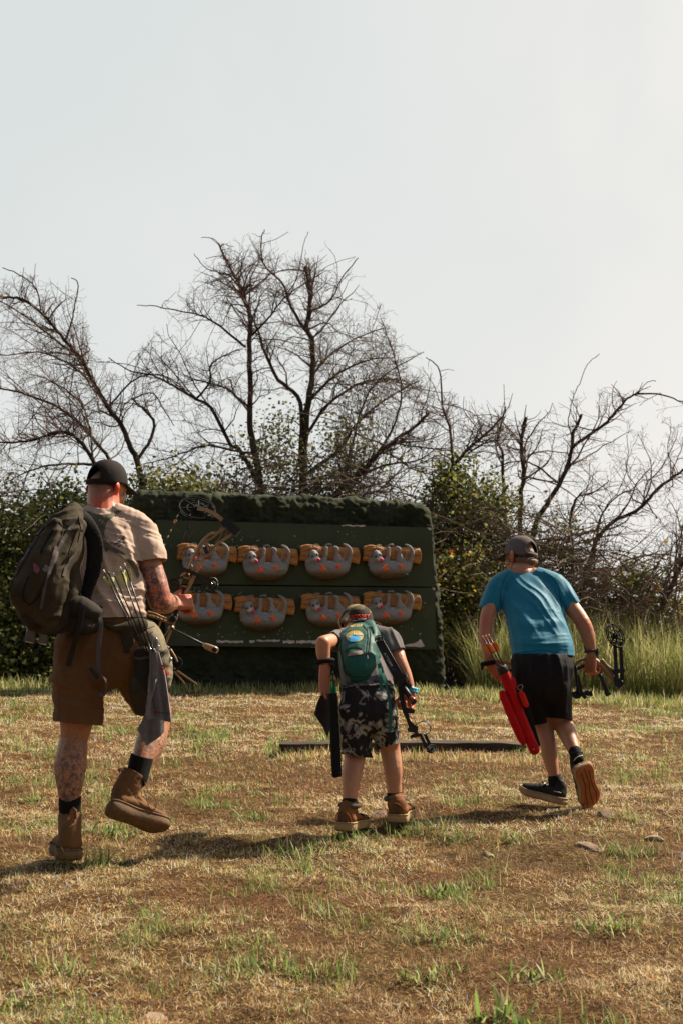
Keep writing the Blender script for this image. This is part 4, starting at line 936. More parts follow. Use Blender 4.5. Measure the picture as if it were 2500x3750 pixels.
def cap_obj(M, k, mat, matb, parent, opening=True, brim_down=0.25, rim=0.022, mesh_ribs=False, tilt=0.0):
    """six panel cap in the head's own frame: crown with arched gap and strap at the back, brim, button"""
    V = lambda x, y, z: M @ Vector((x * k, y * k, z * k)); bm = bmesh.new(); NT, NP = 72, 16; g = {}
    for j in range(NP + 1):
        ph = j / NP * math.pi / 2
        for i in range(NT):
            th = 2 * math.pi * i / NT; rx, ry = .087, .101; fr = max(0, math.cos(th)) ; zz = rim + .012 * (1 - fr) * 0 + .108 * math.sin(ph) ** (1.0); rr = math.cos(ph) ** .72
            seam = 1 - .012 * math.exp(-((((th + math.pi / 6) % (math.pi / 3)) - math.pi / 6) / .05) ** 2) * math.sin(min(1, j / 4)) ; 
            if mesh_ribs: seam += .004 * math.sin(th * 72)
            g[(i, j)] = bm.verts.new(V(rx * math.sin(th) * rr * seam, (ry * math.cos(th) + .004) * rr * seam, zz - .016 * (1 - math.cos(th)) / 2 * (1 - j / NP)))
    for j in range(NP):
        for i in range(NT):
            th = 2 * math.pi * (i + .5) / NT; back = abs(th - math.pi)
            if opening and back < .55 and 1.6 <= j + .5 < 1.6 + 6.4 * math.sqrt(max(0, 1 - (back / .55) ** 2)): continue
            a, b = g[(i, j)], g[((i + 1) % NT, j)]; c, d = g[((i + 1) % NT, j + 1)], g[(i, j + 1)]
            bm.faces.new((a, b, c, d))
    bmesh.ops.remove_doubles(bm, verts=bm.verts, dist=1e-5)
    cp = bm_obj('cap', bm, mat, parent); s = cp.modifiers.new('thickness', 'SOLIDIFY'); s.thickness = .0025 * k; s.offset = 0
    bm = bmesh.new(); rows = []
    for r in range(7):
        row = []
        for i in range(25):
            a = (i / 24 - .5) * 2.15; q = r / 6; ext = .070 * math.cos(a * .62) ** .6; x = (.086 + ext * .28 * q) * math.sin(a); y = .101 * math.cos(a) + ext * q; z = rim - .0 - brim_down * (ext * q) - .9 * x * x * (0.3 + 1.0 * q)
            row.append(bm.verts.new(V(x, y, z)))
        rows.append(row)
    for a, b in zip(rows, rows[1:]):
        for i in range(24): bm.faces.new((a[i], a[i + 1], b[i + 1], b[i]))
    br = bm_obj('brim', bm, matb, cp); s = br.modifiers.new('thickness', 'SOLIDIFY'); s.thickness = .003 * k; s.offset = 0
    bm = bmesh.new(); bmesh.ops.create_uvsphere(bm, u_segments=12, v_segments=6, radius=.007 * k, matrix=Matrix.Translation(V(0, .004, rim + .109)) ); bm_obj('button', bm, matb, cp)
    if opening:
        pts = [V(.089 * math.sin(math.pi + a), .103 * math.cos(math.pi + a) + .004, rim - .011) for a in np.linspace(-.62, .62, 9)]
        strap('snap_strap', pts, .014 * k, .0025 * k, matb, cp, ref=(M.to_3x3() @ ZA))
    return cp
def foot_frame(H, f, u):
    f = f.normalized(); u = (u - f * u.dot(f)).normalized(); l = f.cross(u); return H, f, u, l
def shoe(name, H, f, u, ankle, L, Wd, mat, msole, parent, shaft_r=.05, top=None, sole_h=.028, low=False, mlace=None, collar=None, voxel=.005, tread=None, under=None):
    """H: heel point on the sole's underside; ankle: centre of the shaft opening"""
    H, f, u, l = foot_frame(H, f, u); Q = lambda a, b, c: H + f * a * L + l * b * Wd + u * c
    k = L / .29; sh = sole_h
    ch = [[(Q(.17, 0, sh + .032 * k), Wd * .45, .038 * k), (Q(.40, 0, sh + .036 * k), Wd * .40, .034 * k), (Q(.66, 0, sh + .028 * k), Wd * .47, .028 * k), (Q(.87, 0, sh + .024 * k), Wd * .40, .024 * k)],
          [(Q(.15, 0, sh + .03 * k), Wd * .40, .038 * k), (Q(.18, 0, sh + .07 * k), shaft_r * .92, shaft_r * .95), (ankle - (ankle - Q(.18, 0, sh + .07 * k)) * .3, shaft_r * .95, shaft_r * 1.0), (ankle + (ankle - Q(.18, 0, .07)).normalized() * .03, shaft_r, shaft_r)],
          [(Q(.24, 0, sh + .085 * k), shaft_r * .7, shaft_r * .6), (Q(.50, 0, sh + .05 * k), Wd * .3, .03 * k)]]
    ax = (ankle - Q(.18, 0, sh + .07 * k)).normalized()
    b = blob(name, [{'c': ch[0], 'ref': l}, {'c': ch[1], 'ref': l}, {'c': ch[2], 'ref': l}], voxel, 4, mat, parent, disp=lambda co, no: .0025 * fb3(co, 38, 2) + .0015 * fb3(co, 90, 1), cuts=[(ankle, ax, shaft_r * 2.2)], thick=.004)
    # sole: outline of a foot swept up, with a slight toe spring
    out = [(0, 0), (.02, .70), (.10, .90), (.25, .86), (.42, .76), (.60, .90), (.76, 1.0), (.90, .82), (.975, .45), (1.0, 0)]
    out = [(a, b_ * .5) for a, b_ in out]; full = out + [(a, -b_) for a, b_ in out[-2:0:-1]]
    bm = bmesh.new(); pr = []
    sp_ = spline([Vector((a, b_, 0)) for a, b_ in full + [full[0]]], 3)[:-1]
    for (h, sc_, hh) in ((0, .93, 0), (.006, 1.0, .15), (sh * .5, 1.03, .5), (sh * .8, 1.04, .8), (sh + .006, 1.0, 1.0)):
        pr.append([bm.verts.new(Q(.5 + (v.x - .5) * sc_, v.y * sc_, h + .045 * max(0, v.x - .72) ** 1.5 * 2.2 * k)) for v in sp_])
    n = len(sp_)
    for a, c in zip(pr, pr[1:]):
        for i in range(n): bm.faces.new((a[i], a[(i + 1) % n], c[(i + 1) % n], c[i]))
    bm.faces.new(pr[0][::-1]); bm.faces.new(pr[-1])
    so_ = bm_obj('sole', bm, msole, b, smooth_='auto')
    if under is not None:
        so_.data.materials.append(under); so_.data.polygons[len(so_.data.polygons) - 2].material_index = 1
        for p_ in so_.data.polygons[:n]: p_.material_index = 1
    # welt and heel seams on the upper
    wl = [Q(.5 + (v.x - .5) * 1.0, v.y * 1.0, sh + .010 + .045 * max(0, v.x - .72) ** 1.5 * 2.2 * k) for v in sp_]; tubes('welt', [(wl + [wl[0]], [.004] * (n + 1))], msole, b, 6)
    if tread:   # lugs and grooves on the underside
        for q in tread: tubes('tread_groove', [([Q(a_, b_, -.0006) for a_, b_ in q], [.0016] * len(q))], mat, b, 6)
    if mlace:
        for i in range(4):
            a0 = .34 + .07 * i; tubes('lace', [([Q(a0, -.28, sh + (.075 - .008 * i) * k), Q(a0 + .02, 0, sh + (.088 - .009 * i) * k), Q(a0 + .04, .28, sh + (.075 - .008 * i) * k)], [.003] * 3)], mlace, b, 6)
    return b, Q
def sphere(name, p, r, mat, parent, sc_=(1, 1, 1), sub=2):
    bm = bmesh.new(); bmesh.ops.create_icosphere(bm, subdivisions=sub, radius=r, matrix=Matrix.Translation(p) @ Matrix.Diagonal((*sc_, 1))); return bm_obj(name, bm, mat, parent)
def ringpts(c, a, b, n=32, full=True): return [c + a * math.cos(2 * math.pi * i / n) + b * math.sin(2 * math.pi * i / n) for i in range(n + (1 if full else 0))]
def box(name, c, x, y, z, mat, parent, bev=.002, label=None):
    """c centre; x, y, z half-extent vectors"""
    bm = bmesh.new(); add_prism(bm, [c - x - y - z, c + x - y - z, c + x + y - z, c - x + y - z], z * 2); return bm_obj(name, bm, mat, parent, label, bevel=bev)
def cam_wheel(c, a, b, th, spokes, mat, parent, rim_w=.006, name='cam', hub=.22, off=0.0):
    """bow cam: rim, hub and curved spokes, one part"""
    n = a.cross(b).normalized(); R_ = a.length; bm_p = []
    for s in (-1, 1): bm_p.append((ringpts(c + n * th * s * .5, a, b, 40), [rim_w * .6] * 41))
    for k in range(spokes):
        t = 2 * math.pi * k / spokes + .3; p0 = c + (a * math.cos(t) + b * math.sin(t)) * hub * .8; p1 = c + (a * math.cos(t + .25) + b * math.sin(t + .25)) * .6; p2 = c + (a * math.cos(t + .32) + b * math.sin(t + .32)) * .98
        bm_p.append((spline([p0, p1, p2], 4), spl_r([rim_w * 1.1, rim_w * .8, rim_w * .7], 4)))
    bm_p.append(([c - n * th, c + n * th], [R_ * hub] * 2)); bm_p.append(([c - n * th * 1.6, c + n * th * 1.6], [R_ * hub * .45] * 2))
    bm_p.append((ringpts(c + off * a, a * .58, b * .5, 24), [rim_w * .7] * 25))
    return tubes(name, bm_p, mat, parent, 8)
M_blackmetal = pmat('black_metal', (0.013, 0.012, 0.012), (0.008, 0.008, 0.008), scale=30, rough=0.5, bstr=0.05, bscale=200, spec=.35)
M_rubber = pmat('black_rubber', (0.02, 0.019, 0.018), (0.013, 0.012, 0.012), scale=30, rough=0.65, bstr=0.2, bscale=200)
M_steel = pmat('bright_steel', (0.6, 0.6, 0.6), (0.45, 0.45, 0.45), rough=0.25, metal=1.0, bstr=0)
M_string = pmat('bow_string', (0.03, 0.028, 0.03), rough=0.6, bstr=0)
M_blackcloth = cloth('black_cloth', (0.014, 0.013, 0.014), (0.009, 0.009, 0.009))
M_webbing = cloth('grey_webbing', (0.11, 0.095, 0.095), (0.075, 0.066, 0.066), weave=500)

M_camblack = pmat('cam_black', (0.007, 0.0065, 0.0065), (0.005, 0.005, 0.005), rough=0.65, bstr=0, spec=.12)
# ================================================================== THE MAN
D = 6.3; MK = D / F
man = thing('person', 'tattooed man in a khaki t-shirt, brown shorts and black mesh cap striding uphill', 'person', G(300, 3150), group='archers walking up to the targets')
M_skinA = skin_mat('skin_tanned', (0.43, 0.195, 0.105), (0.52, 0.07, 0.03))
hc = P(388, 1800, D + .20); Mh = Matrix.Translation(hc) @ Matrix.Rotation(R(-36), 4, 'Z') @ Matrix.Rotation(R(-6), 4, 'X') @ Matrix.Rotation(R(3), 4, 'Y')
SKC = head_chains(Mh, 0.98)
c = lambda rows: pc(D, rows)
SKC += [c([(380, 1815, .17, 58, 56), (380, 1860, .15, 60, 56), (378, 1905, .12, 70, 58)]),
        c([(378, 1900, .12, 70, 50), (385, 1960, .10, 118, 66), (392, 2060, .06, 122, 72), (392, 2180, .02, 105, 66), (385, 2290, .0, 115, 76), (382, 2370, 0, 118, 82)]),
        c([(330, 1895, .12, 38), (268, 1950, .10, 44)]), c([(430, 1890, .12, 38), (515, 1948, .12, 46)]),
        c([(515, 1950, .12, 46), (545, 2060, .09, 46), (574, 2150, .07, 45), (586, 2196, .07, 43)]),
        c([(586, 2200, .07, 44), (600, 2205, .14, 44), (618, 2208, .22, 36), (634, 2205, .30, 26)]),
        c([(268, 1950, .10, 44), (245, 2060, .12, 40), (240, 2150, .15, 38)]), c([(240, 2150, .15, 38), (275, 2185, .30, 32), (330, 2200, .42, 24)]),
        c([(300, 2380, 0, 78, 84), (283, 2520, .0, 74, 78), (281, 2640, .02, 60, 62), (272, 2710, .03, 50, 54), (259, 2800, .0, 60, 62), (257, 2865, -.01, 50, 54), (256, 2930, -.01, 36, 40), (257, 3010, 0, 31, 38)]),
        c([(468, 2390, 0, 78, 84), (520, 2500, .14, 68, 72), (573, 2600, .28, 54, 56), (572, 2660, .27, 48, 52), (548, 2730, .20, 53, 56), (522, 2790, .13, 38, 42), (503, 2850, .09, 32, 36)])]
gripR = P(668, 2182, D + .36)
SKC += hand_chains(P(632, 2206, D + .27), Vector((.80, .42, .06)), Vector((.25, .85, -.35)), 1, 1.05, curl=(1.25, 1.3, .8), thumb=(.5, .3))
SKC += hand_chains(P(330, 2200, D + .42), Vector((1, .2, 0)), Vector((0, 0, -1)), 1, 1.0, curl=(.9, .9, .6))
def man_skin_disp(co, no):
    return .0012 * fb3(co, 30, 2)
mbody = blob('body', SKC, 0.0048, 3, M_skinA, man, disp=man_skin_disp)
ec = lambda x, y, z: np.array(Mh @ Vector((x, y, z)))
def mcol(co):
    g = np.zeros((len(co), 3)); 
    arm = near(co, P(560, 2110, D + .08), .12) + near(co, P(590, 2180, D + .08), .11) + near(co, P(600, 2200, D + .15), .08)
    leg = near(co, P(258, 2830, D), .15) + near(co, P(258, 2920, D), .09) + near(co, P(548, 2730, D + .2), .14)
    g[:, 1] = np.clip(arm * 1.3 + leg * 1.0, 0, .95) * (co[:, 2] < P(0, 2070, D).z)
    g[:, 0] = np.clip(near(co, P(375, 1855, D + .1), .06) * .9 + 1.3 * near(co, ec(.095, -.018, .0), .035) + 1.3 * near(co, ec(-.095, -.018, .0), .035) + near(co, P(590, 2180, D + .05), .1) * .45 + near(co, P(655, 2205, D + .35), .09) * .8, 0, 1)  # flushed skin; the two ear terms paint in the red glow of backlight
    L = np.array(Mh.inverted()); q = co @ L[:3, :3].T + L[:3, 3]
    hair = smooth((-(q[:, 1]) + .012) / .03) * smooth((q[:, 2] + .052) / .05) * (np.abs(q[:, 0]) < .083); g[:, 2] = np.clip(hair * .62, 0, 1)
    beard = smooth((q[:, 1] - .03) / .03) * smooth((-q[:, 2] - .02) / .03) * smooth((q[:, 2] + .14) / .03); g[:, 2] = np.maximum(g[:, 2], beard * .55); return g
paint(mbody, mcol)
for s in (-1, 1): sphere('eye', Mh @ Vector((s * .031, .087, .008)), .0115, m_white, man)
M_cap1 = cloth('mesh_cap_black', (0.030, 0.024, 0.021), (0.018, 0.015, 0.013), weave=300)
capM = Mh @ Matrix.Translation((0, .0, .012)) @ Matrix.Rotation(R(5), 4, 'X')
cp = cap_obj(capM, 1.0, M_cap1, M_cap1, man, True, brim_down=.45, rim=.028, mesh_ribs=True)
# ---- shirt
M_tan = cloth('tan_tshirt', (0.51, 0.375, 0.295), (0.455, 0.33, 0.26), scale=4, weave=1100)
def shirt_disp(co, no):
    w = 0.018 * folds(co, (.55, 0, -1), 3, 17, 2.0) * near(co, P(450, 2130, D), .34)
    w += 0.020 * folds(co, (1, 0, -.28), 2.5, 22, 5.0, acr=(0.1, 0, 1)) * near(co, P(440, 2215, D), .17)
    w += 0.016 * folds(co, (.9, 0, -.7), 3, 20, 9.0, acr=(.4, 0, 1)) * near(co, P(490, 2000, D), .2)
    w += 0.012 * folds(co, (1, 0, .2), 3, 26, 3.0, acr=(0, 0, 1)) * near(co, P(385, 1890, D + .1), .1)
    w += .0045 * folds(co, (.8, 0, -.6), 6, 42, 12.0, acr=(.5, 0, 1)) + .003 * folds(co, (.2, 0, 1), 6, 48, 15.0, acr=(1, 0, 0))
    return w - .012 + .004 * fb3(co, 9, 2)
SH = [c([(380, 1900, .12, 78, 62), (385, 1950, .10, 128, 74), (392, 2050, .06, 140, 84), (392, 2130, .04, 136, 82), (392, 2200, .02, 134, 84), (392, 2262, .0, 146, 96), (392, 2310, .0, 148, 98)]),
      c([(345, 1885, .12, 46), (268, 1945, .10, 56), (252, 2010, .11, 55), (243, 2066, .12, 50)]), c([(425, 1885, .12, 50), (518, 1945, .12, 58), (540, 2010, .10, 60), (553, 2064, .09, 60)]),
      c([(377, 1862, .145, 64, 58), (378, 1900, .13, 76, 64)])]
shirt = blob('t_shirt', SH, 0.0065, 5, M_tan, man, disp=shirt_disp, thick=.003, cuts=[
    (P(392, 2266, D), Vector((.03, 0, -1)), .40), (P(552, 2058, D + .09), Vector((.16, -.05, -1)), .108), (P(243, 2060, D + .12), Vector((-.1, 0, -1)), .08), (P(377, 1848, D + .14), Vector((.12, -.35, 1)), .09)])
M_print = pmat('print_ink', (0.13, 0.10, 0.085), rough=.9, bstr=0)
bsh = bvh_of([shirt])
M_harn = cloth('olive_suede', (0.115, 0.10, 0.062), (0.10, 0.085, 0.052), scale=12, rough=.95, sheen=.3)
harn = [(303, 1868), (330, 1874), (356, 1884), (384, 1888), (412, 1880), (432, 1868), (446, 1874), (424, 1886), (402, 1906), (388, 1930), (383, 1958), (392, 1984), (412, 2002), (440, 2016), (466, 2032), (490, 2056), (506, 2082), (510, 2106), (506, 2120), (492, 2088), (470, 2058), (440, 2034), (404, 2014), (376, 2000), (350, 1994), (330, 1986), (316, 1960), (306, 1920)]
drape('shoulder_harness', harn, bsh, M_harn, man, off=.006, th=.004, step=7)
for q in ([(345, 1893), (358, 1900), (352, 1908), (344, 1902)], [(358, 1897), (366, 1902), (374, 1897), (370, 1908), (362, 1912)], [(374, 1900), (384, 1895), (378, 1912), (372, 1908)]): drape('harness_mark', q, bvh_of([x for x in COL.objects if x.parent == man and x.name.startswith('shoulder_harness')]), M_print, man, off=.0012, th=.0006, step=5)
# bird print on the shirt back: crest, wing and claw strokes
for q in ([(415, 1990), (430, 1984), (448, 1972), (458, 1958), (456, 1974), (458, 1988), (444, 1988), (430, 1994), (420, 1996)], [(408, 1986), (426, 1976), (442, 1966), (440, 1970), (424, 1982), (410, 1990)], [(385, 2012), (392, 2006), (404, 2010), (398, 2012), (390, 2016), (396, 2022), (388, 2020)], [(432, 1998), (446, 1996), (440, 2002), (434, 2004)]):
    drape('shirt_print', q, bsh, M_print, man, off=.0014, th=.0008, step=4)
# ---- shorts
M_brown = cloth('brown_shorts', (0.165, 0.082, 0.036), (0.13, 0.064, 0.028), scale=5)
def shorts_disp(co, no):
    return .005 * folds(co, (1, 0, -.4), 6, 40, 14.0, acr=(.3, 0, 1)) + .022 * folds(co, (1, 0, -.6), 3, 15, 4.0, acr=(.3, 0, 1)) * near(co, P(240, 2540, D), .25) + .018 * folds(co, (.2, 0, 1), 3, 13, 8.0, acr=(1, .3, 0)) - .010 + .004 * fb3(co, 9, 2)
SO = [c([(388, 2215, .0, 124, 88), (386, 2290, .0, 136, 96), (382, 2370, 0, 144, 100), (378, 2430, 0, 132, 96)]),
      c([(292, 2380, 0, 86, 96), (288, 2480, .0, 94, 98), (290, 2560, .0, 88, 92), (290, 2650, .01, 86, 92), (292, 2720, .01, 86, 92)]),
      c([(460, 2390, 0, 88, 100), (500, 2460, .08, 78, 90), (535, 2530, .18, 72, 86), (560, 2590, .26, 70, 80), (580, 2650, .30, 70, 80)])]
shorts = blob('shorts', SO, 0.0065, 5, M_brown, man, disp=shorts_disp, thick=.004, cuts=[
    (P(291, 2648, D), Vector((-.10, 0, -1)), .16), (P(548, 2590, D + .24), Vector((.35, .35, -1)), .14), (P(385, 2222, D), Vector((0, 0, 1)), .25)])
# ---- socks and boots
M_boot = cloth('tan_boot_leather', (0.18, 0.088, 0.034), (0.135, 0.064, 0.025), scale=9, weave=500, sheen=.1)
M_bsole = pmat('boot_sole', (0.17, 0.10, 0.048), (0.12, 0.068, 0.032), scale=40, rough=.85, bscale=130, bstr=.5)
blob('sock', [c([(257, 2922, -.005, 41, 45), (257, 3020, 0, 38, 42)])], .005, 2, M_blackcloth, man, cuts=[(P(257, 2912, D), Vector((.05, 0, 1)), .09)], thick=.003)
blob('sock', [c([(520, 2775, .12, 43, 46), (502, 2850, .09, 40, 42)])], .005, 2, M_blackcloth, man, cuts=[(P(522, 2768, D + .13), Vector((.25, 0, 1)), .08)], thick=.003)
H1 = P(256, 3152, D - .10); bt, Q1 = shoe('boot', H1, Vector((-.30, .95, .0)), Vector((.02, .10, 1)), P(257, 2990, D), .300, .126, M_boot, M_bsole, man, shaft_r=.054, sole_h=.036)
tubes('pull_loop', [([P(262, 2968, D - .065), P(270, 2960, D - .085), P(278, 2968, D - .07), P(278, 3000, D - .065)], [.006, .006, .006, .005])], M_boot, bt, 6)
strap('heel_stay', [P(265, 2970, D - .068), P(266, 3020, D - .068), P(266, 3080, D - .075)], .02, .004, pmat('stay_leather', (0.27, 0.11, 0.04), rough=.7), bt)
H2 = P(392, 2972, D - .02); bt2, Q2 = shoe('boot', H2, Vector((.255, .10, -.105)), Vector((.22, .62, .85)), P(494, 2836, D + .09), .288, .114, M_boot, M_bsole, man, shaft_r=.059, sole_h=.032)
tubes('pull_loop', [([P(440, 2826, D + .03), P(436, 2816, D + .02), P(446, 2812, D + .03), P(450, 2826, D + .04)], [.005] * 4)], M_boot, bt2, 6)
tubes('lace', [(spline([P(530, 2862, D + .07), P(545, 2900, D + .05), P(572, 2930, D + .04), P(570, 2960, D + .03), P(552, 2962, D + .03), P(540, 2930, D + .05), P(528, 2890, D + .06)], 5), [.0022] * 31)], M_boot, bt2, 6)
# ================================================================== THE MAN'S GEAR
def plane_bvh(x0, x1, y0, y1, Yf, n=60):
    V = []; Fc = []
    for j in range(n + 1):
        for i in range(n + 1):
            x = x0 + (x1 - x0) * i / n; y = y0 + (y1 - y0) * j / n; V.append(P(x, y, Yf(x, y)))
    for j in range(n):
        for i in range(n): a = j * (n + 1) + i; Fc.append([a, a + 1, a + n + 2, a + n + 1])
    return BVHTree.FromPolygons(V, Fc)
M_olive = cloth('olive_pack', (0.066, 0.052, 0.032), (0.036, 0.029, 0.018), scale=7, weave=600)
M_olive2 = cloth('dark_pack', (0.040, 0.034, 0.028), (0.026, 0.022, 0.018), scale=9, weave=600)
M_khaki = cloth('khaki_pouch', (0.25, 0.21, 0.14), (0.15, 0.13, 0.08), scale=12, weave=600)
pack = thing('backpack', 'large dark olive hiking backpack slung over the left shoulder of the tattooed man', 'backpack', P(150, 2270, D - .24))
def pack_disp(co, no):
    return .020 * folds(co, (.45, 0, 1), 3, 12, 1.0, acr=(1, 0, -.4)) + .012 * folds(co, (1, 0, .5), 4, 18, 6.0, acr=(-.4, 0, 1)) - .012 + .006 * fb3(co, 14, 3)
c = lambda rows: pc(D, rows)
pk = blob('pack_body', [c([(268, 1885, -.16, 34, 36), (240, 1925, -.20, 60, 58), (196, 2030, -.24, 88, 74), (150, 2130, -.27, 104, 84), (142, 2205, -.26, 92, 80), (160, 2265, -.22, 58, 60)]), c([(225, 2280, -.16, 40, 40), (250, 2180, -.15, 34, 50), (276, 2040, -.13, 28, 50), (290, 1930, -.10, 24, 40)])], .006, 3, M_olive, pack, disp=pack_disp)
pkt = blob('front_pocket', [c([(205, 1930, -.28, 26, 30), (170, 2000, -.32, 48, 34), (120, 2100, -.35, 62, 40), (88, 2170, -.35, 54, 38), (100, 2215, -.32, 40, 34)])], .006, 3, M_olive, pack, disp=pack_disp)
bot = blob('bottom_panel', [c([(74, 2195, -.26, 32, 56), (124, 2245, -.26, 40, 58), (190, 2276, -.20, 38, 50), (225, 2270, -.18, 34, 45)])], .006, 3, M_olive2, pack, disp=pack_disp)
pouch = blob('hip_belt_pouch', [c([(238, 2215, -.17, 34, 36), (290, 2222, -.17, 40, 40), (340, 2245, -.13, 34, 34)]), c([(235, 2270, -.16, 30, 30), (290, 2290, -.16, 36, 34), (335, 2290, -.12, 28, 30)])], .005, 3, M_olive2, pack, disp=lambda co, no: .006 * folds(co, (1, 0, -.2), 4, 20, 3.0, acr=(0, 0, 1)))
def mesh_pad(co, no): return .0016 * np.sin(co[:, 0] * 900 + co[:, 2] * 520) * np.sin(co[:, 2] * 900)
sp_ = blob('shoulder_strap', [{'c': c([(300, 1880, -.02, 20, 10), (318, 1905, -.075, 24, 10), (342, 1960, -.11, 30, 11), (350, 2020, -.12, 32, 11), (342, 2090, -.12, 30, 11), (325, 2150, -.125, 24, 11), (316, 2200, -.13, 18, 10)]), 'ref': XA}], .0045, 2, cloth('black_mesh_pad', (0.022, 0.021, 0.02), (0.012, 0.012, 0.012), weave=260, bs=.6), pack, disp=mesh_pad)
bpk = bvh_of([pk, pkt, bot, pouch])
for w_, q in ((13, [(268, 1916), (255, 1940), (232, 1975), (212, 2020), (198, 2060), (184, 2085)]), (11, [(262, 2030), (255, 2060), (240, 2080), (232, 2110)]), (9, [(290, 1935), (276, 1975), (262, 2010), (258, 2030)]), (10, [(160, 1925), (122, 1985), (90, 2040), (70, 2070)]), (11, [(205, 2000), (190, 2060), (165, 2150), (150, 2230)]), (9, [(292, 1890), (300, 1935), (290, 1985)])):
    drape('compression_strap', ribbon_px(q, w_), bpk, M_webbing if w_ != 9 else M_olive, pack, off=.005, th=.003, step=6)
drape('zip', ribbon_px([(196, 1940), (170, 1985), (150, 2025)], 7), bpk, M_blackcloth, pack, off=.003, th=.002, step=5)
drape('zip', ribbon_px([(108, 2110), (90, 2150), (84, 2195), (110, 2215), (140, 2190), (170, 2150)], 4), bpk, M_blackcloth, pack, off=.003, th=.002, step=5)
drape('seam_piping', ribbon_px([(215, 1910), (180, 1918), (150, 1945), (120, 2000), (80, 2070), (45, 2130), (30, 2180), (40, 2210)], 5), bpk, M_olive2, pack, off=.004, th=.003, step=5)
drape('seam_piping', ribbon_px([(216, 1908), (232, 1930), (228, 1960), (205, 2020), (190, 2080), (170, 2150), (150, 2205)], 4), bpk, M_olive2, pack, off=.004, th=.003, step=5)
for (x, y, a) in ((258, 1916, .9), (262, 2028, .9), (168, 2082, 1.0)):
    p = P(x, y, D - .31 if x > 200 else D - .385); dx = Vector((math.cos(a), 0, math.sin(a))) * .013; dz = Vector((-math.sin(a), 0, math.cos(a))) * .009
    h = bpk.ray_cast(CAM, (p - CAM).normalized()); p = h[0] - ray(x, y).normalized() * .006 if h[0] else p
    box('buckle', p, dx, dz, YA * .004, pmat('buckle_plastic', (0.16, .15, .14), rough=.35, bstr=0), pack, .002)
tubes('drawcord', [(spline([P(225, 1868, D - .2), P(240, 1852, D - .2), P(256, 1862, D - .2), P(268, 1850, D - .19), P(284, 1868, D - .17)], 5), [.004] * 21), (spline([P(262, 2030, D - .3), P(244, 2045, D - .32), P(214, 2090, D - .33), P(222, 2112, D - .32), P(238, 2100, D - .31)], 5), [.0022] * 21), (spline([P(205, 2136, D - .33), P(232, 2152, D - .3), P(255, 2160, D - .26)], 5), [.0022] * 11)], M_olive2, pack, 6)
blob('haul_handle', [c([(262, 1862, -.16, 14, 14), (275, 1852, -.15, 15, 14), (292, 1866, -.12, 14, 14)])], .004, 2, M_olive2, pack)
drape('tag', [(125, 2062), (138, 2068), (146, 2085), (136, 2102), (124, 2090)], bpk, pmat('red_tag', (0.35, 0.04, 0.03), (0.12, 0.05, 0.08), scale=60, rough=.4), pack, off=.005, th=.002, step=5)
strap('hanging_strap', [P(366, 2252, D - .14), P(371, 2290, D - .17), P(364, 2350, D - .18), P(360, 2410, D - .18), P(363, 2466, D - .18)], .017, .0025, M_webbing, pack)
strap('hanging_strap', [P(372, 2472, D - .18), P(388, 2490, D - .18), P(391, 2520, D - .17), P(382, 2548, D - .17)], .014, .0025, M_webbing, pack, ref=lambda t: Vector((.5, .8, 0)))
strap('hanging_strap', [P(304, 2222, D - .22), P(290, 2300, D - .21), P(270, 2370, D - .16), P(250, 2438, D - .14)], .022, .003, M_olive2, pack)
box('buckle', P(346, 2466, D - .19), Vector((.018, 0, -.022)), Vector((.006, 0, .005)), YA * .005, M_blackmetal, pack, .002)
box('buckle', P(372, 2545, D - .18), Vector((.008, 0, 0)), Vector((0, 0, .010)), YA * .005, M_webbing, pack, .002)
for (a, b_, r) in (((124, 2260), (110, 2350), .022), ((168, 2265), (158, 2356), .020)):
    tubes('tube_end', [([P(*a, D - .2), P(*b_, D - .2)], [r, r])], pmat('grey_tube', (0.13, .14, .15), rough=.45, bstr=0), pack, 20)
    tubes('end_plug', [([P(*b_, D - .2), P(b_[0] - 1, b_[1] + 4, D - .2)], [r * .8, r * .8])], m_white, pack, 20)
# ---- hip quiver with its pouches
quiv = thing('hip_quiver', 'olive hip quiver with pouches strapped to the right thigh of the tattooed man', 'quiver', P(530, 2600, D - .1))
qd = lambda co, no: .010 * folds(co, (1, 0, .2), 4, 16, 3.0, acr=(0, 0, 1)) - .005 + .004 * fb3(co, 22, 2)
qb = blob('quiver_tube', [c([(528, 2398, -.11, 38, 30), (530, 2470, -.10, 38, 30), (524, 2540, -.08, 34, 28), (518, 2585, -.06, 28, 24)])], .005, 3, M_olive2, quiv, disp=qd)
qk = blob('pouch', [c([(520, 2300, -.02, 34, 60), (560, 2330, .0, 38, 62), (580, 2400, .02, 40, 60), (592, 2470, .05, 36, 55)])], .005, 3, M_khaki, quiv, disp=qd)
qk2 = blob('pouch', [c([(595, 2400, .06, 24, 50), (610, 2450, .09, 24, 50), (614, 2500, .12, 20, 45)])], .005, 3, M_khaki, quiv, disp=qd)
blob('belt_flap', [{'c': c([(372, 2275, -.08, 14, 26), (420, 2300, -.11, 18, 30), (470, 2300, -.11, 26, 26), (520, 2288, -.08, 26, 24)]), 'ref': ZA}, c([(460, 2310, -.12, 24, 12), (470, 2350, -.13, 26, 8), (462, 2390, -.14, 14, 6)])], .0045, 2, M_olive, quiv, disp=qd)
blob('lower_pocket', [c([(500, 2490, -.10, 24, 24), (510, 2540, -.09, 38, 30), (525, 2590, -.05, 40, 34)])], .005, 2, M_olive, quiv, disp=qd)
bq = bvh_of([qb, qk, qk2, shorts])
drape('binding', ribbon_px([(484, 2406), (512, 2412), (548, 2406)], 9), bq, M_webbing, quiv, off=.006, th=.004, step=5)
drape('binding', ribbon_px([(560, 2392), (595, 2390), (626, 2374)], 10), bq, M_webbing, quiv, off=.006, th=.004, step=5)
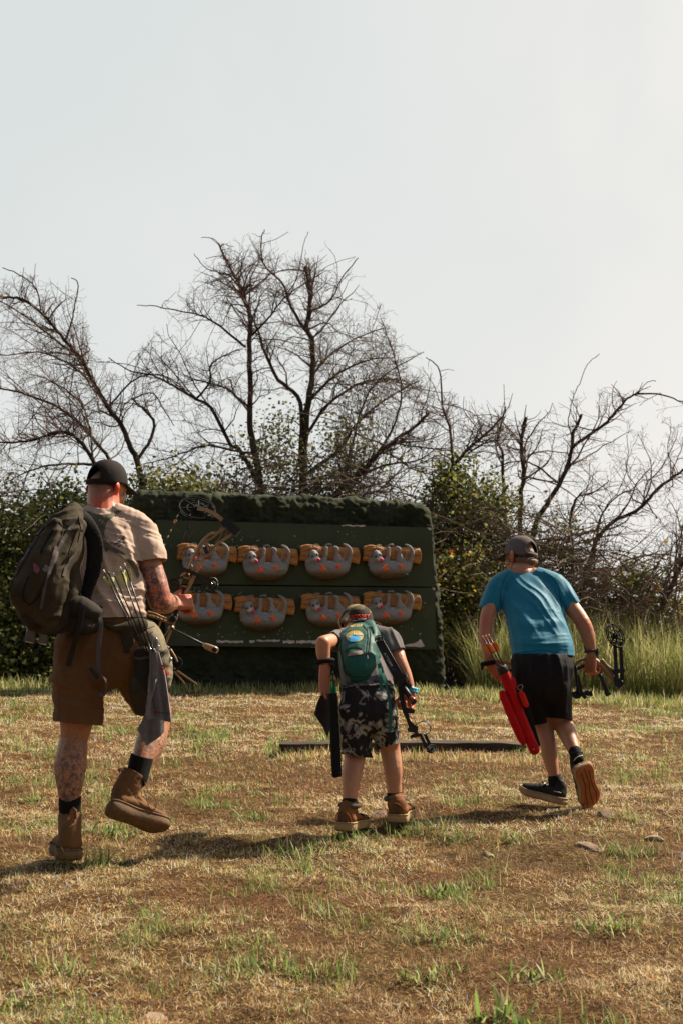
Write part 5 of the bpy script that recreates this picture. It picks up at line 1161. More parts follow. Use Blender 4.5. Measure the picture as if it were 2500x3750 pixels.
drape('binding', ribbon_px([(500, 2340), (520, 2330), (560, 2308)], 12), bq, cloth('khaki_webbing', (.2, .16, .12), weave=500), quiv, off=.005, th=.003, step=5)
drape('binding', ribbon_px([(500, 2318), (540, 2300), (566, 2290)], 6), bq, cloth('khaki_webbing', (.2, .16, .12)), quiv, off=.005, th=.003, step=5)
drape('red_cloth', [(606, 2452), (618, 2462), (616, 2474), (604, 2470)], bq, pmat('red_felt', (.45, .02, .015), rough=.9), quiv, off=.006, th=.003, step=5)
tubes('d_ring', [(ringpts(P(562, 2356, D - .14), Vector((.018, 0, .006)), Vector((-.004, 0, .028)), 20), [.0025] * 21)], M_steel, quiv, 6)
sphere('steel_button', P(624, 2414, D + .02), .011, M_steel, quiv)
M_fy = leafmat('fletch_pale_yellow_vane', .5, .5) if False else pmat('fletch_pale_yellow', (0.62, 0.60, 0.26), rough=.5, bstr=0)
AR = [((379, 2086), (533, 2404), 'leftmost'), ((397, 2094), (541, 2404), ''), ((415, 2098), (546, 2396), ''), ((440, 2075), (556, 2402), ''), ((456, 2062), (566, 2398), '')]
AL = ['arrow whose nock is leftmost of the five in the hip quiver', 'second arrow from the left in the hip quiver of five', 'middle arrow of the five in the hip quiver', 'fourth arrow from the left in the hip quiver of five', 'rightmost arrow of the five standing in the hip quiver']
for i, (a, b_, _) in enumerate(AR):
    arrow(P(*a, D - .205 - .008 * (i % 3)), P(*b_, D - .17 + .006 * (i % 2)), .0034, M_fy, M_fy if i % 2 else m_white, AL[i], 'arrows in the hip quiver of the tattooed man', flen=.062, fh=.016, nock=m_white if i != 1 else m_shaft, roll=.3 + i, noffs=.012)
# ---- towel on a ring
M_towel = cloth('grey_towel', (0.165, 0.150, 0.155), (0.125, 0.113, 0.118), scale=30, weave=700, sheen=.5)
tow = thing('towel', 'grey microfibre towel hanging from the belt of the tattooed man', 'towel', P(590, 2640, D - .16))
tb = plane_bvh(480, 660, 2360, 2780, lambda x, y: D - .155 - .012 * math.sin(x * .16 - (y - 2380) * .02) - .10 * 0)
tb2 = plane_bvh(440, 660, 2360, 2780, lambda x, y: D - .095 - .010 * math.sin(x * .12 + 1))
drape('back_layer', [(560, 2470), (556, 2560), (530, 2620), (503, 2672), (520, 2700), (538, 2732), (560, 2716), (590, 2696), (602, 2680), (602, 2600), (590, 2500)], tb2, M_towel, tow, off=0, th=.005, step=9)
f1 = drape('front_layer', [(568, 2382), (580, 2382), (590, 2420), (604, 2470), (612, 2520), (620, 2580), (628, 2646), (604, 2640), (580, 2634), (552, 2628), (550, 2600), (556, 2540), (558, 2480), (556, 2420), (554, 2386)], tb, M_towel, tow, off=0, th=.006, step=9)
tb3 = plane_bvh(480, 660, 2360, 2780, lambda x, y: D - .178 - .008 * math.sin(x * .2))
drape('left_fold', [(552, 2378), (562, 2374), (574, 2390), (578, 2440), (572, 2490), (560, 2540), (552, 2590), (548, 2628), (556, 2636), (540, 2634), (534, 2620), (534, 2590), (544, 2530), (552, 2460)], tb3, M_towel, tow, off=0, th=.010, step=8)
bt_ = bvh_of([f1])
drape('stitched_mark', [(566, 2604), (572, 2600), (578, 2608), (574, 2614), (566, 2610)], bt_, pmat('red_thread', (.5, .02, .02), rough=.8), tow, off=.002, th=.001, step=4)
drape('stitched_mark', [(592, 2436), (598, 2434), (602, 2452), (596, 2456)], bt_, pmat('red_thread', (.5, .02, .02), rough=.8), tow, off=.002, th=.001, step=4)
text_mesh('VICTORY ARCHERY', bt_, (580, 2612), (1, .08), (0, -1), 8.5, pmat('dark_thread', (.03, .02, .03), rough=.8), tow, off=.002, squash=.75)
tubes('carabiner', [(ringpts(P(570, 2366, D - .17), Vector((.014, 0, .004)), Vector((-.003, 0, .036)), 24), [.0028] * 25)], M_steel, tow, 6)
# ---- compound bow
M_bronze = pmat('bronze_riser', (0.34, 0.215, 0.12), (0.26, 0.16, 0.09), scale=20, rough=0.42, metal=.35, bstr=.05, bscale=150)
YB_ = D + .36
bow = thing('compound_bow', 'bronze compound bow held upright in the right fist of the tattooed man', 'bow', P(668, 2182, YB_))
B = lambda x, y, dy=0.0: P(x, y, YB_ + dy)
def rail(pts, r, dy=0.0): return (spline([B(x, y, dy) for x, y in pts], 5), [r] * ((len(pts) - 1) * 5 + 1))
ris = []
for dy in (-.010, .010):
    ris += [rail([(838, 1922), (822, 1936), (800, 1950), (772, 1955), (755, 1968), (741, 1983), (722, 2015), (704, 2052), (686, 2092), (668, 2108), (660, 2132), (654, 2152)], .0075, dy),
            rail([(853, 1948), (840, 1962), (810, 1982), (798, 1990), (782, 2008), (766, 2028), (749, 2040), (735, 2065), (716, 2100), (702, 2130), (690, 2155), (676, 2172)], .0075, dy),
            rail([(741, 1983), (770, 1975), (795, 1955), (815, 1930)], .0058, dy), rail([(782, 2006), (806, 1990), (826, 1965), (832, 1945)], .0030, dy), rail([(818, 1936), (808, 1965), (790, 1988)], .0026, dy)]
    for a, b_ in (((745, 1985), (776, 2004)), ((752, 1990), (760, 2015)), ((730, 2008), (748, 2038)), ((716, 2032), (738, 2058)), ((708, 2050), (736, 2053)), ((700, 2064), (712, 2104)), ((716, 2072), (690, 2090)), ((686, 2094), (700, 2118)), ((662, 2146), (690, 2150)), ((668, 2112), (694, 2120)), ((700, 2120), (690, 2146))): ris.append(([B(*a, dy), B(*b_, dy)], [.0045, .0045]))
ris += [([B(722, 2015, -.01), B(722, 2015, .01)], [.004] * 2), ([B(741, 1983, -.01), B(741, 1983, .01)], [.004] * 2)]
tubes('riser', ris, M_bronze, bow, 6)
box('limb_pocket', B(846, 1930), (B(872, 1950) - B(822, 1908)) * .56, Vector((.013, 0, .016)), YA * .028, M_blackmetal, bow, .005)
limb = []
for dy in (-.020, .020):
    bm = bmesh.new(); pts = spline([B(722, 1858, dy), B(760, 1862, dy), (B(800, 1882, dy)), B(836, 1914, dy)], 5); up = [Vector((.002, 0, .004))] * len(pts)
    lo = spline([B(722, 1869, dy), B(756, 1874, dy), (B(792, 1895, dy)), B(826, 1926, dy)], 5); add_prism(bm, pts + lo[::-1], YA * (.011 if dy < 0 else .011)); bm_obj('limb', bm, M_bronze, bow, smooth_='auto', bevel=.001)
cam_wheel(B(722, 1863), Vector((.082, .02, -.008)), Vector((-.006, .045, .056)), .012, 7, M_camblack, bow, rim_w=.0055)
# grip, shelf, lower riser half, lower limb and cam
blob('grip', [[(B(674, 2160), .014, .016), (B(668, 2182), .013, .019), (B(655, 2215), .013, .020), (B(640, 2246), .014, .018)]], .004, 2, M_blackmetal, bow)
low = [rail([(640, 2246), (622, 2266), (600, 2262), (570, 2248), (541, 2240)], .006, -.01), rail([(650, 2250), (640, 2276), (612, 2276), (575, 2262), (545, 2254)], .006, .01), rail([(640, 2270), (632, 2300), (618, 2330), (606, 2362)], .005), rail([(590, 2275), (582, 2300), (572, 2330)], .004), rail([(572, 2318), (600, 2330), (616, 2310)], .003), rail([(600, 2362), (622, 2375), (640, 2402), (650, 2425)], .005)]
for k in range(5): low.append(([B(556 + k * 14, 2244 + k * 4, -.01), B(560 + k * 14, 2258 + k * 4, .01)], [.0035, .0035]))
tubes('lower_riser', low, M_bronze, bow, 6)
sphere('stabilizer_mount', B(632, 2268, -.01), .022, M_blackmetal, bow, (1, 1, .8)); sphere('stabilizer_mount', B(628, 2300, -.01), .016, M_bronze, bow, (1, 1, .9))
tubes('stabilizer_bar', [([B(628, 2302, -.02), B(749, 2362, -.10)], [.0062, .0055])], M_blackmetal, bow, 12)
tubes('bar_marking', [([B(a, 2302 + (a - 628) * .496 - 4.2, -.02 - .08 * (a - 628) / 121), B(a + 3.5, 2302 + (a + 3.5 - 628) * .496 - 4.0, -.02 - .08 * (a - 625) / 121)], [.0015, .0015]) for a in range(636, 742, 7)], pmat('pale_decal', (.35, .33, .30), rough=.5, bstr=0), bow, 4)
tubes('stabilizer_weight', [([B(746, 2360, -.098), B(756, 2366, -.105), B(786, 2378, -.12), B(797, 2383, -.125)], [.008, .014, .016, .013])], M_bronze, bow, 16)
tubes('weight_cap', [([B(786, 2380, -.145), B(787, 2380, -.105)], [.012, .012])], M_blackmetal, bow, 16)
cam_wheel(B(642, 2430), Vector((.030, .01, 0)), Vector((0, .01, .030)), .010, 5, M_camblack, bow, rim_w=.004)
for a, b_, r in (((630, 2444), (722, 2506), .0055), ((632, 2452), (676, 2502), .006)):
    bm = bmesh.new(); p, q = B(*a), B(*b_); add_prism(bm, [p + ZA * r, q + ZA * r * .8, q - ZA * r * .8, p - ZA * r], YA * .012); bm_obj('limb', bm, M_bronze, bow, bevel=.001)
# sight
box('sight_arm', B(716, 2102, -.02), (B(763, 2122) - B(669, 2083)) * .5, Vector((.003, 0, .008)), YA * .005, M_blackmetal, bow, .002)
box('sight_bracket', B(752, 2140, -.02), (B(762, 2112) - B(733, 2162)) * .5, Vector((.010, 0, -.006)), YA * .006, M_blackmetal, bow, .002)
tubes('scope', [(ringpts(B(780, 2138, -.02), Vector((.020, .006, 0)), Vector((0, .004, .026)), 28), [.006] * 29), ([B(776, 2138, -.03), B(782, 2138, .0)], [.013, .013])], M_blackmetal, bow, 10)
sphere('scope_bolt', B(777, 2138, -.035), .0045, M_steel, bow); sphere('fibre_pin', B(758, 2155, -.02), .003, pmat('fibre_green', (.1, .8, .25), rough=.4, bstr=0), bow)
box('arrow_rest', B(642, 2120, -.02), (B(664, 2112) - B(610, 2126)) * .5, ZA * .004, YA * .006, M_blackmetal, bow, .002); tubes('rest_wheel', [(ringpts(B(640, 2142, -.02), Vector((.022, 0, .004)), Vector((-.003, 0, .022)), 24), [.004] * 25), ([B(640, 2142, -.03), B(640, 2142, .0)], [.012, .012])], M_blackmetal, bow, 8)
box('damper', B(755, 2014, -.02), Vector((.009, 0, .003)), Vector((-.004, 0, .013)), YA * .02, M_rubber, bow, .003)
# strings run from the upper cam behind the arm to the lower one
for a, m_, b_, r in (((660, 1868), None, (560, 2090), .0012), ((706, 1890), None, (609, 2110), .0014), ((725, 1905), None, (630, 2100), .0010), ((560, 2090), None, (500, 2240), .0012)): tubes('bowstring', [([B(*a), B(*b_)], [r, r])], M_string, bow, 5)
tubes('peep_sight', [([B(646, 1902), B(640, 1916)], [.006, .006])], pmat('brass', (.6, .3, .1), rough=.35, metal=.6, bstr=0), bow, 10); tubes('string_stop', [([B(694, 1925), B(686, 1942)], [.0035, .0035])], M_rubber, bow, 8); tubes('speed_nock', [([B(a, 1868 + (660 - a) * 2.22), B(a - 4, 1868 + (664 - a) * 2.22)], [.0028, .0028]) for a in (652, 628, 618, 604)], pmat('pale_decal', (.35, .33, .30)), bow, 6)
# ================================================================== SMALL BOY, BENT FORWARD
D = 6.85
boy = thing('person', 'small boy in camouflage cap and grey t-shirt bent forward under a green backpack', 'person', G(1340, 3030), group='archers walking up to the targets')
M_skinB = skin_mat('skin_boy', (0.47, 0.225, 0.125), (0.48, 0.12, 0.055))
c = lambda rows: pc(D, rows)
hc = P(1301, 2292, D + .44); Mh = Matrix.Translation(hc) @ Matrix.Rotation(R(8), 4, 'Z') @ Matrix.Rotation(R(-22), 4, 'X')
K = head_chains(Mh, 0.88)
K += [c([(1306, 2300, .38, 38, 38), (1315, 2325, .32, 44, 38)]), c([(1318, 2322, .33, 66, 36), (1325, 2360, .27, 80, 48), (1332, 2430, .14, 80, 56), (1340, 2510, .04, 76, 58), (1345, 2580, 0, 80, 62)]),
      c([(1290, 2330, .30, 30), (1236, 2345, .24, 32)]), c([(1236, 2346, .24, 30), (1210, 2350, .12, 29), (1183, 2356, .0, 28)]), c([(1183, 2358, .0, 28), (1184, 2395, .0, 26), (1190, 2430, -.01, 19, 17), (1193, 2446, -.01, 17, 15)]),
      c([(1370, 2325, .30, 30), (1428, 2340, .26, 33)]), c([(1428, 2340, .26, 33), (1448, 2385, .20, 30), (1462, 2425, .16, 28), (1484, 2475, .14, 24), (1500, 2524, .12, 18, 16)]),
      c([(1300, 2590, 0, 54, 60), (1302, 2690, .03, 50, 54), (1300, 2765, .05, 39, 42), (1288, 2840, .0, 36, 39), (1282, 2900, -.02, 28, 31), (1279, 2960, -.03, 25, 28)]),
      c([(1395, 2590, 0, 52, 58), (1415, 2670, .06, 46, 50), (1425, 2735, .12, 38, 40), (1438, 2815, .10, 34, 37), (1442, 2875, .10, 27, 30), (1445, 2940, .10, 25, 28)])]
K += hand_chains(P(1190, 2444, D - .02), Vector((.02, -.02, -1)), Vector((.50, -.86, 0)), -1, .86, curl=(.18, .25, .2), spread=.10, thumb=(.1, .05), thl=.62)
K += hand_chains(P(1500, 2528, D + .11), Vector((-.06, -.05, -1)), Vector((-.55, -.8, 0)), 1, .86, curl=(1.0, 1.2, .9), thumb=(.5, .3))
bb = blob('body', K, .0042, 2, M_skinB, boy, disp=lambda co, no: .0008 * fb3(co, 30, 2))
def bcol(co):
    g = np.zeros((len(co), 3)); g[:, 0] = np.clip(near(co, P(1205, 2500, D), .10) * .7 + near(co, P(1500, 2565, D + .1), .09) * .9 + near(co, P(1183, 2352, D), .04) * .3 + near(co, P(1455, 2420, D + .15), .05) * .4 + near(co, P(1300, 2765, D), .06) * .3, 0, 1); return g
paint(bb, bcol)
M_camocap = camo('camo_cap', [(0.035, 0.024, 0.018), (0.11, 0.10, 0.05), (0.30, 0.22, 0.12), (0.10, 0.09, 0.045)], 9, [0, .42, .52, .62])
capM = Mh @ Matrix.Translation((0, -.004, -.008)) @ Matrix.Rotation(R(207), 4, 'Z') @ Matrix.Rotation(R(-14), 4, 'X')
bc = cap_obj(capM, .95, M_camocap, cloth('brown_brim', (.12, .085, .06)), boy, False, brim_down=.1, rim=.012)
bcv = bvh_of([bc]); m_redthread = pmat('red_embroidery', (.75, .03, .015), rough=.7, bstr=0); m_whitethread = pmat('white_embroidery', (.75, .72, .70), rough=.7, bstr=0)
drape('check_mark', [(1262, 2264), (1266, 2261), (1269, 2267), (1274, 2253), (1276, 2254), (1270, 2275)], bcv, m_whitethread, bc, off=.003, th=.0015, step=4)
text_mesh('VICTORY', bcv, (1275, 2266), (1, -.05), (.05, -1), 19, m_redthread, bc, off=.004, squash=.92, bold=.03, slant=.12)
text_mesh('ARCHERY', bcv, (1310, 2270), (1, -.03), (.03, -1), 7, m_whitethread, bc, off=.004, squash=.95, bold=.03)
# t-shirt
M_greyT = cloth('grey_tshirt', (0.155, 0.135, 0.13), (0.12, 0.105, 0.102), scale=5)
def tdisp(co, no): return .012 * folds(co, (.4, 0, -1), 4, 22, 2.0, acr=(1, 0, .3)) - .008 + .004 * fb3(co, 12, 2)
T = [c([(1318, 2325, .32, 76, 46), (1325, 2365, .26, 92, 58), (1334, 2430, .14, 94, 66), (1345, 2500, .06, 92, 70), (1352, 2545, .03, 92, 72)]), c([(1290, 2330, .31, 38), (1240, 2345, .25, 40), (1222, 2350, .15, 38)]), c([(1370, 2325, .31, 38), (1425, 2338, .26, 43), (1443, 2375, .20, 42), (1452, 2392, .185, 41)])]
ts = blob('t_shirt', T, .0052, 4, M_greyT, boy, disp=tdisp, thick=.003, cuts=[(P(1222, 2350, D + .13), Vector((-.6, -1, 0)), .085), (P(1448, 2388, D + .19), Vector((.36, -.25, -1)), .085), (P(1345, 2536, D), Vector((0, 0, -1)), .22)])
# shorts
M_camosh = camo('camo_shorts', [(0.016, 0.015, 0.017), (0.16, 0.145, 0.14), (0.30, 0.28, 0.27), (0.06, 0.055, 0.055)], 19, [0, .50, .56, .66])
S_ = [c([(1345, 2500, .05, 94, 72), (1345, 2560, .01, 100, 80), (1345, 2610, .0, 98, 78)]), c([(1295, 2600, .0, 58, 70), (1299, 2690, .02, 60, 64), (1305, 2760, .04, 57, 60), (1306, 2800, .04, 56, 60)]), c([(1400, 2600, .0, 56, 68), (1412, 2680, .05, 52, 60), (1418, 2725, .08, 49, 54), (1422, 2765, .10, 48, 54)])]
sh2 = blob('shorts', S_, .0052, 3, M_camosh, boy, disp=lambda co, no: .014 * folds(co, (.2, 0, 1), 4, 18, 3.0, acr=(1, .3, 0)) + .010 * folds(co, (1, 0, .3), 4, 20, 7.0, acr=(0, .2, 1)) - .011 + .003 * fb3(co, 14, 2), thick=.004, cuts=[(P(1306, 2768, D + .04), Vector((-.12, 0, -1)), .13), (P(1418, 2732, D + .09), Vector((.28, 0, -1)), .12), (P(1345, 2505, D), Vector((0, 0, 1)), .2)])
drape('waistband', [(1243, 2503), (1300, 2494), (1380, 2490), (1432, 2494), (1436, 2512), (1380, 2508), (1300, 2512), (1244, 2524)], bvh_of([sh2, ts]), camo('camo_band', [(0.05, 0.045, 0.045), (0.09, 0.085, 0.08), (0.15, 0.14, 0.135), (0.03, 0.03, 0.03)], 24, [0, .45, .55, .66]), boy, off=.006, th=.005, step=8)
# boots
M_boyb = cloth('boy_boot_suede', (0.215, 0.088, 0.034), (0.16, 0.064, 0.026), scale=12, weave=500); M_boys = pmat('boy_boot_sole', (0.40, 0.27, 0.13), (0.32, 0.21, 0.10), scale=30, rough=.8, bscale=120, bstr=.3); M_coll = cloth('boot_collar', (.10, .075, .055)); M_undr = pmat('sole_underside', (0.11, 0.065, 0.035), (.07, .04, .02), scale=60, rough=.9, bscale=90, bstr=.6)
for (H, f, an, aw) in ((P(1255, 3046, D - .09), Vector((.42, .85, .02)), P(1280, 2950, D - .03), .04), (P(1450, 3016, D + .03), Vector((.26, .92, .08)), P(1446, 2926, D + .10), .04)):
    sb, Q = shoe('boot', H, f, Vector((.0, -.02, 1)), an, .225, .108, M_boyb, M_boys, boy, shaft_r=.044, sole_h=.030, under=M_undr)
    e = (M_boyb,); tubes('collar', [(ringpts(an + ZA * .002, Vector((.045, 0, 0)), Vector((0, .045, .004)), 20), [.011] * 21)], M_coll, sb, 8)
    fr_ = Vector((f.x, f.y, 0)).normalized(); lt = Vector((fr_.y, -fr_.x, 0)); tubes('heel_seam', [(spline([Q(.08, -.36, .035), Q(-.0, -.30, .075), Q(-.01, 0, .095), Q(.0, .30, .075), Q(.08, .36, .035)], 4), [.0026] * 17)], M_boyb, sb, 6)
    tubes('round_patch', [([Q(-.012, 0, .066), Q(-.03, 0, .066)], [.015, .014])], M_coll, sb, 16)
blob('sock', [c([(1280, 2938, -.03, 29, 31), (1279, 2975, -.03, 27, 30)])], .004, 2, M_blackcloth, boy); blob('sock', [c([(1444, 2912, .10, 29, 31), (1446, 2955, .10, 27, 30)])], .004, 2, M_blackcloth, boy)
# release strap and bracelet
tubes('wrist_strap', [(ringpts(P(1189, 2422, D - .01), Vector((.038, 0, .006)), Vector((0, .034, -.002)), 24), [.011] * 25)], M_blackcloth, boy, 8)
box('release_body', P(1214, 2428, D - .03), Vector((.017, 0, -.013)), Vector((.004, 0, .006)), YA * .008, M_blackmetal, boy, .002); tubes('release_jaw', [([P(1216, 2438, D - .02), P(1213, 2470, D - .02), P(1209, 2482, D - .02)], [.005, .004, .006])], M_blackmetal, boy, 8)
M_turq = pmat('turquoise_cord', (0.02, 0.42, 0.55), (.01, .3, .42), scale=90, rough=.55, bscale=400, bstr=.6); br_ = []
for q in (-.006, .006):
    r_ = ringpts(P(1500, 2522, D + .12) + ZA * q, Vector((.032, 0, -.010)), Vector((0, .030, .002)), 30); br_.append((r_, [.008 + .0016 * math.sin(i * 1.9 + q * 300) for i in range(31)]))
tubes('bracelet', br_, M_turq, boy, 8)
# ------------------------------------------------------------------ green backpack
gp_ = thing('backpack', 'small teal green backpack with a mountain badge on the bent boy', 'backpack', P(1318, 2480, D + .05))
M_tealp = cloth('teal_nylon', (0.016, 0.098, 0.075), (0.011, 0.075, 0.058), scale=6, weave=900, rough=.5, sheen=.1)
def gdisp(co, no): return .014 * folds(co, (.3, 0, 1), 4, 13, 5.0, acr=(1, 0, -.2)) * (near(co, P(1370, 2400, D + .1), .14) + .25) + .008 * folds(co, (1, 0, .3), 4, 18, 8.0, acr=(0, 0, 1)) * .7 - .006 + .004 * fb3(co, 14, 2)
gb = blob('pack_body', [c([(1322, 2304, .24, 46, 26), (1314, 2322, .18, 66, 36), (1311, 2355, .12, 72, 42), (1310, 2400, .05, 68, 46), (1312, 2445, -.01, 60, 42), (1316, 2472, -.02, 42, 30)]), c([(1352, 2300, .24, 30, 34), (1366, 2340, .18, 28, 50), (1362, 2410, .10, 26, 56), (1350, 2450, .04, 24, 50)])], .0045, 4, M_tealp, gp_, disp=gdisp)
gbv = bvh_of([gb]); M_pipe = cloth('dark_piping', (.012, .05, .04)); m_gold = pmat('gold_thread', (.52, .33, .06), (.42, .26, .05), scale=80, rough=.65)
text_mesh('CAMELBAK', gbv, (1266, 2300), (1, -.09), (.03, -1), 13.5, m_gold, gp_, off=.0022, squash=.86, bold=.02)
drape('badge', [(1268 + 31 * (1 + math.cos(t)), 2331 - 21 * math.sin(t) + (-.06 * 31 * math.cos(t))) for t in np.linspace(0, 6.28, 30)[:-1]], gbv, pmat('badge_yellow', (.62, .42, .08), rough=.6), gp_, off=.003, th=.0015, step=6)
m_bl = pmat('badge_blue', (.04, .28, .66), (.06, .42, .8), scale=70, rough=.6)
drape('badge_peaks', [(1273, 2346), (1279, 2334), (1284, 2336), (1290, 2328), (1296, 2320), (1300, 2325), (1303, 2322), (1310, 2332), (1315, 2330), (1321, 2339), (1312, 2346), (1298, 2351), (1284, 2351)], gbv, m_bl, gp_, off=.0045, th=.001, step=5)
for q in ([(1293, 2325), (1296, 2318), (1300, 2325), (1296, 2327)], [(1300, 2325), (1303, 2321), (1307, 2328), (1303, 2327)], [(1278, 2336), (1280, 2331), (1284, 2336)], [(1313, 2333), (1316, 2329), (1320, 2336)], [(1266, 2331), (1276, 2324), (1290, 2324), (1280, 2327)], [(1310, 2324), (1322, 2323), (1331, 2327), (1320, 2328)]): drape('badge_snow', q, gbv, m_white, gp_, off=.006, th=.001, step=4)
drape('name_tag', [(1272, 2404), (1279, 2390), (1323, 2383), (1332, 2396)], gbv, pmat('tag_tan', (.33, .24, .18), rough=.7), gp_, off=.005, th=.0025, step=5)
text_mesh('HUCKLE', gbv, (1283, 2399), (1, -.16), (.1, -1), 6.2, pmat('tag_ink', (.04, .03, .03), rough=.7, bstr=0), gp_, off=.0062, squash=1.0, bold=.01)
for pts, w_, m_ in (([(1328, 2290), (1345, 2310), (1347, 2340), (1343, 2370), (1341, 2398)], 3, M_pipe), ([(1352, 2302), (1356, 2330), (1351, 2370), (1347, 2404)], 3, M_pipe), ([(1262, 2388), (1285, 2370), (1305, 2368), (1322, 2376), (1334, 2394)], 3, M_pipe), ([(1248, 2340), (1247, 2380), (1252, 2410), (1258, 2440), (1266, 2466), (1290, 2478), (1320, 2480), (1350, 2474)], 3, M_pipe), ([(1342, 2300), (1362, 2296), (1370, 2318)], 3, M_pipe), ([(1344, 2400), (1346, 2412)], 4, m_white)):
    drape('zip', ribbon_px(pts, w_), gbv, m_, gp_, off=.003, th=.002, step=5)
for pts in ([(1256, 2392), (1250, 2404), (1255, 2412), (1250, 2420), (1246, 2414), (1249, 2408)],): tubes('zip_pull', [(spline([P(x, y, D + .04 if i_ == 0 else D + .04) for i_, (x, y) in enumerate(pts)], 4), [.0028] * ((len(pts) - 1) * 4 + 1))], m_gold, gp_, 6)
M_ts = cloth('teal_webbing', (0.03, 0.13, 0.10), weave=400)
strap('hanging_strap', [P(1386, 2420, D + .02), P(1391, 2470, D - .07), P(1396, 2530, D - .09)], .017, .002, M_ts, gp_); strap('hanging_strap', [P(1392, 2440, D + .0), P(1410, 2500, D - .08), P(1424, 2560, D - .09), P(1428, 2620, D - .085), P(1426, 2680, D - .085)], .014, .002, M_ts, gp_)
tubes('strap_end', [([P(1414, 2680, D - .085), P(1438, 2680, D - .085)], [.004, .004])], M_ts, gp_, 6)
# ------------------------------------------------------------------ quiver, arrows, towel
bq_ = thing('hip_quiver', 'long plain black tube quiver hanging at the left hip of the bent boy', 'quiver', P(1232, 2846, D - .06))
tubes('tube', [([P(1217, 2540, D - .085), P(1219, 2560, D - .09), P(1228, 2740, D - .095), P(1233, 2838, D - .095), P(1234, 2846, D - .095)], [.022, .023, .0235, .0235, .019])], M_blackcloth, bq_, 20); tubes('rim', [(ringpts(P(1217, 2540, D - .085), Vector((.022, 0, .002)), Vector((0, .022, 0)), 20), [.003] * 21)], M_rubber, bq_, 6)
rp = spline([P(1238, 2545, D - .11), P(1242, 2640, D - .115), P(1247, 2720, D - .115), P(1251, 2790, D - .11)], 12); tubes('braided_cord', [([p + Vector((.002 * math.sin(i * 1.4), .002 * math.cos(i * 1.4), 0)) for i, p in enumerate(rp)], [.0022] * len(rp))], pmat('cord_tan', (.35, .30, .2), (.08, .07, .05), scale=220, rough=.8), bq_, 6)
for i, (x, y) in enumerate(((1212, 2475), (1219, 2460), (1225, 2478))):
    arrow(P(x, y, D - .055 - .006 * i), P(x + 8, y + 300, D - .09), .0028, pmat('fletch_green2', (.04, .55, .12), rough=.5, bstr=0), m_shaft if i == 1 else pmat('fletch_green2', (.04, .55, .12)), ['left arrow of the three under the open hand of the bent boy', 'middle arrow of the three under the open hand of the bent boy, highest nock', 'right arrow of the three under the open hand of the bent boy'][i], 'arrows in the black quiver of the bent boy', flen=.052, fh=.009, noffs=.03, roll=i * .8)
bt2_ = thing('towel', 'dark charcoal towel corner hanging behind the black quiver of the bent boy', 'towel', P(1195, 2700, D - .04))
drape('cloth', [(1186, 2520), (1222, 2500), (1222, 2560), (1216, 2640), (1198, 2702), (1182, 2660), (1150, 2615), (1160, 2580)], plane_bvh(1100, 1260, 2450, 2740, lambda x, y: D + .055 - .010 * math.sin(x * .11)), cloth('charcoal_towel', (0.042, 0.038, 0.042), (.03, .027, .03), scale=30, weave=700, sheen=.2), bt2_, off=0, th=.005, step=8)
# ------------------------------------------------------------------ black youth bow
YK = D + .0; B = lambda x, y, dy=0.0: P(x, y, YK + dy)
kb = thing('compound_bow', 'black youth compound bow with lettered limb carried at the right side of the bent boy', 'bow', P(1490, 2560, YK))
def plate(name, poly, th, mat, parent, dy=0.0, bev=.0015):
    bm = bmesh.new(); add_prism(bm, [B(x, y, dy) for x, y in poly], YA * th); return bm_obj(name, bm, mat, parent, bevel=bev)
lm = plate('limb', [(1374, 2352), (1400, 2334), (1484, 2474), (1486, 2486), (1452, 2496), (1440, 2486)], .012, M_blackmetal, kb)
tubes('limb_edge', [([B(1399, 2338, -.002), B(1480, 2478, -.002)], [.0012, .0012])], pmat('pale_decal', (.35, .33, .30)), kb, 5)
nn = YA; text_mesh('ATOMI', (B(1430, 2420, -.001), nn), (1401, 2392), (.50, .87), (.80, -.46), 15, pmat('decal_white', (.55, .6, .65), rough=.4, bstr=0), kb, off=.0015, squash=1.22, bold=.005); text_mesh('C', (B(1430, 2420, -.001), nn), (1433, 2450), (.50, .87), (.80, -.46), 15, pmat('decal_blue', (.02, .13, .35), rough=.4, bstr=0), kb, off=.0015, squash=1.1, bold=.01)
plate('limb_pocket', [(1452, 2484), (1478, 2470), (1486, 2488), (1490, 2500), (1470, 2510), (1456, 2504)], .026, M_blackmetal, kb, -.006)
cam_wheel(B(1387, 2340), Vector((.020, .004, 0)), Vector((0, .016, .014)), .010, 5, M_camblack, kb, rim_w=.004); cam_wheel(B(1578, 2742), Vector((.018, .018, 0)), Vector((0, .010, .016)), .012, 5, M_camblack, kb, rim_w=.005)
tubes('bowstring', [([B(a, b_, dd), B(e, f_, dd)], [.0011, .0011]) for a, b_, e, f_, dd in ((1374, 2346, 1462, 2545, 0), (1380, 2345, 1468, 2540, -.01), (1384, 2350, 1470, 2548, .01), (1462, 2545, 1476, 2592, 0), (1510, 2670, 1560, 2742, 0), (1476, 2592, 1530, 2720, .01))], M_string, kb, 5)
plate('riser', [(1462, 2500), (1484, 2492), (1496, 2510), (1486, 2520), (1478, 2550), (1484, 2590), (1520, 2600), (1514, 2614), (1494, 2612), (1502, 2640), (1524, 2660), (1516, 2680), (1500, 2676), (1488, 2640), (1472, 2604), (1462, 2560), (1456, 2520)], .018, M_blackmetal, kb, .004)
tubes('sight_pin', [([B(1484, 2466, -.01), B(1496, 2496, -.01), B(1494, 2508, -.01)], [.003, .0032, .003]), ([B(1476, 2504, -.01), B(1494, 2496, -.01)], [.003, .003])], M_blackmetal, kb, 6); plate('arrow_shelf', [(1478, 2512), (1502, 2504), (1508, 2516), (1490, 2524)], .014, M_rubber, kb, -.01)
M_wood = pmat('red_brown_grip', (0.22, 0.055, 0.03), (.14, .03, .018), scale=12, rough=.35)
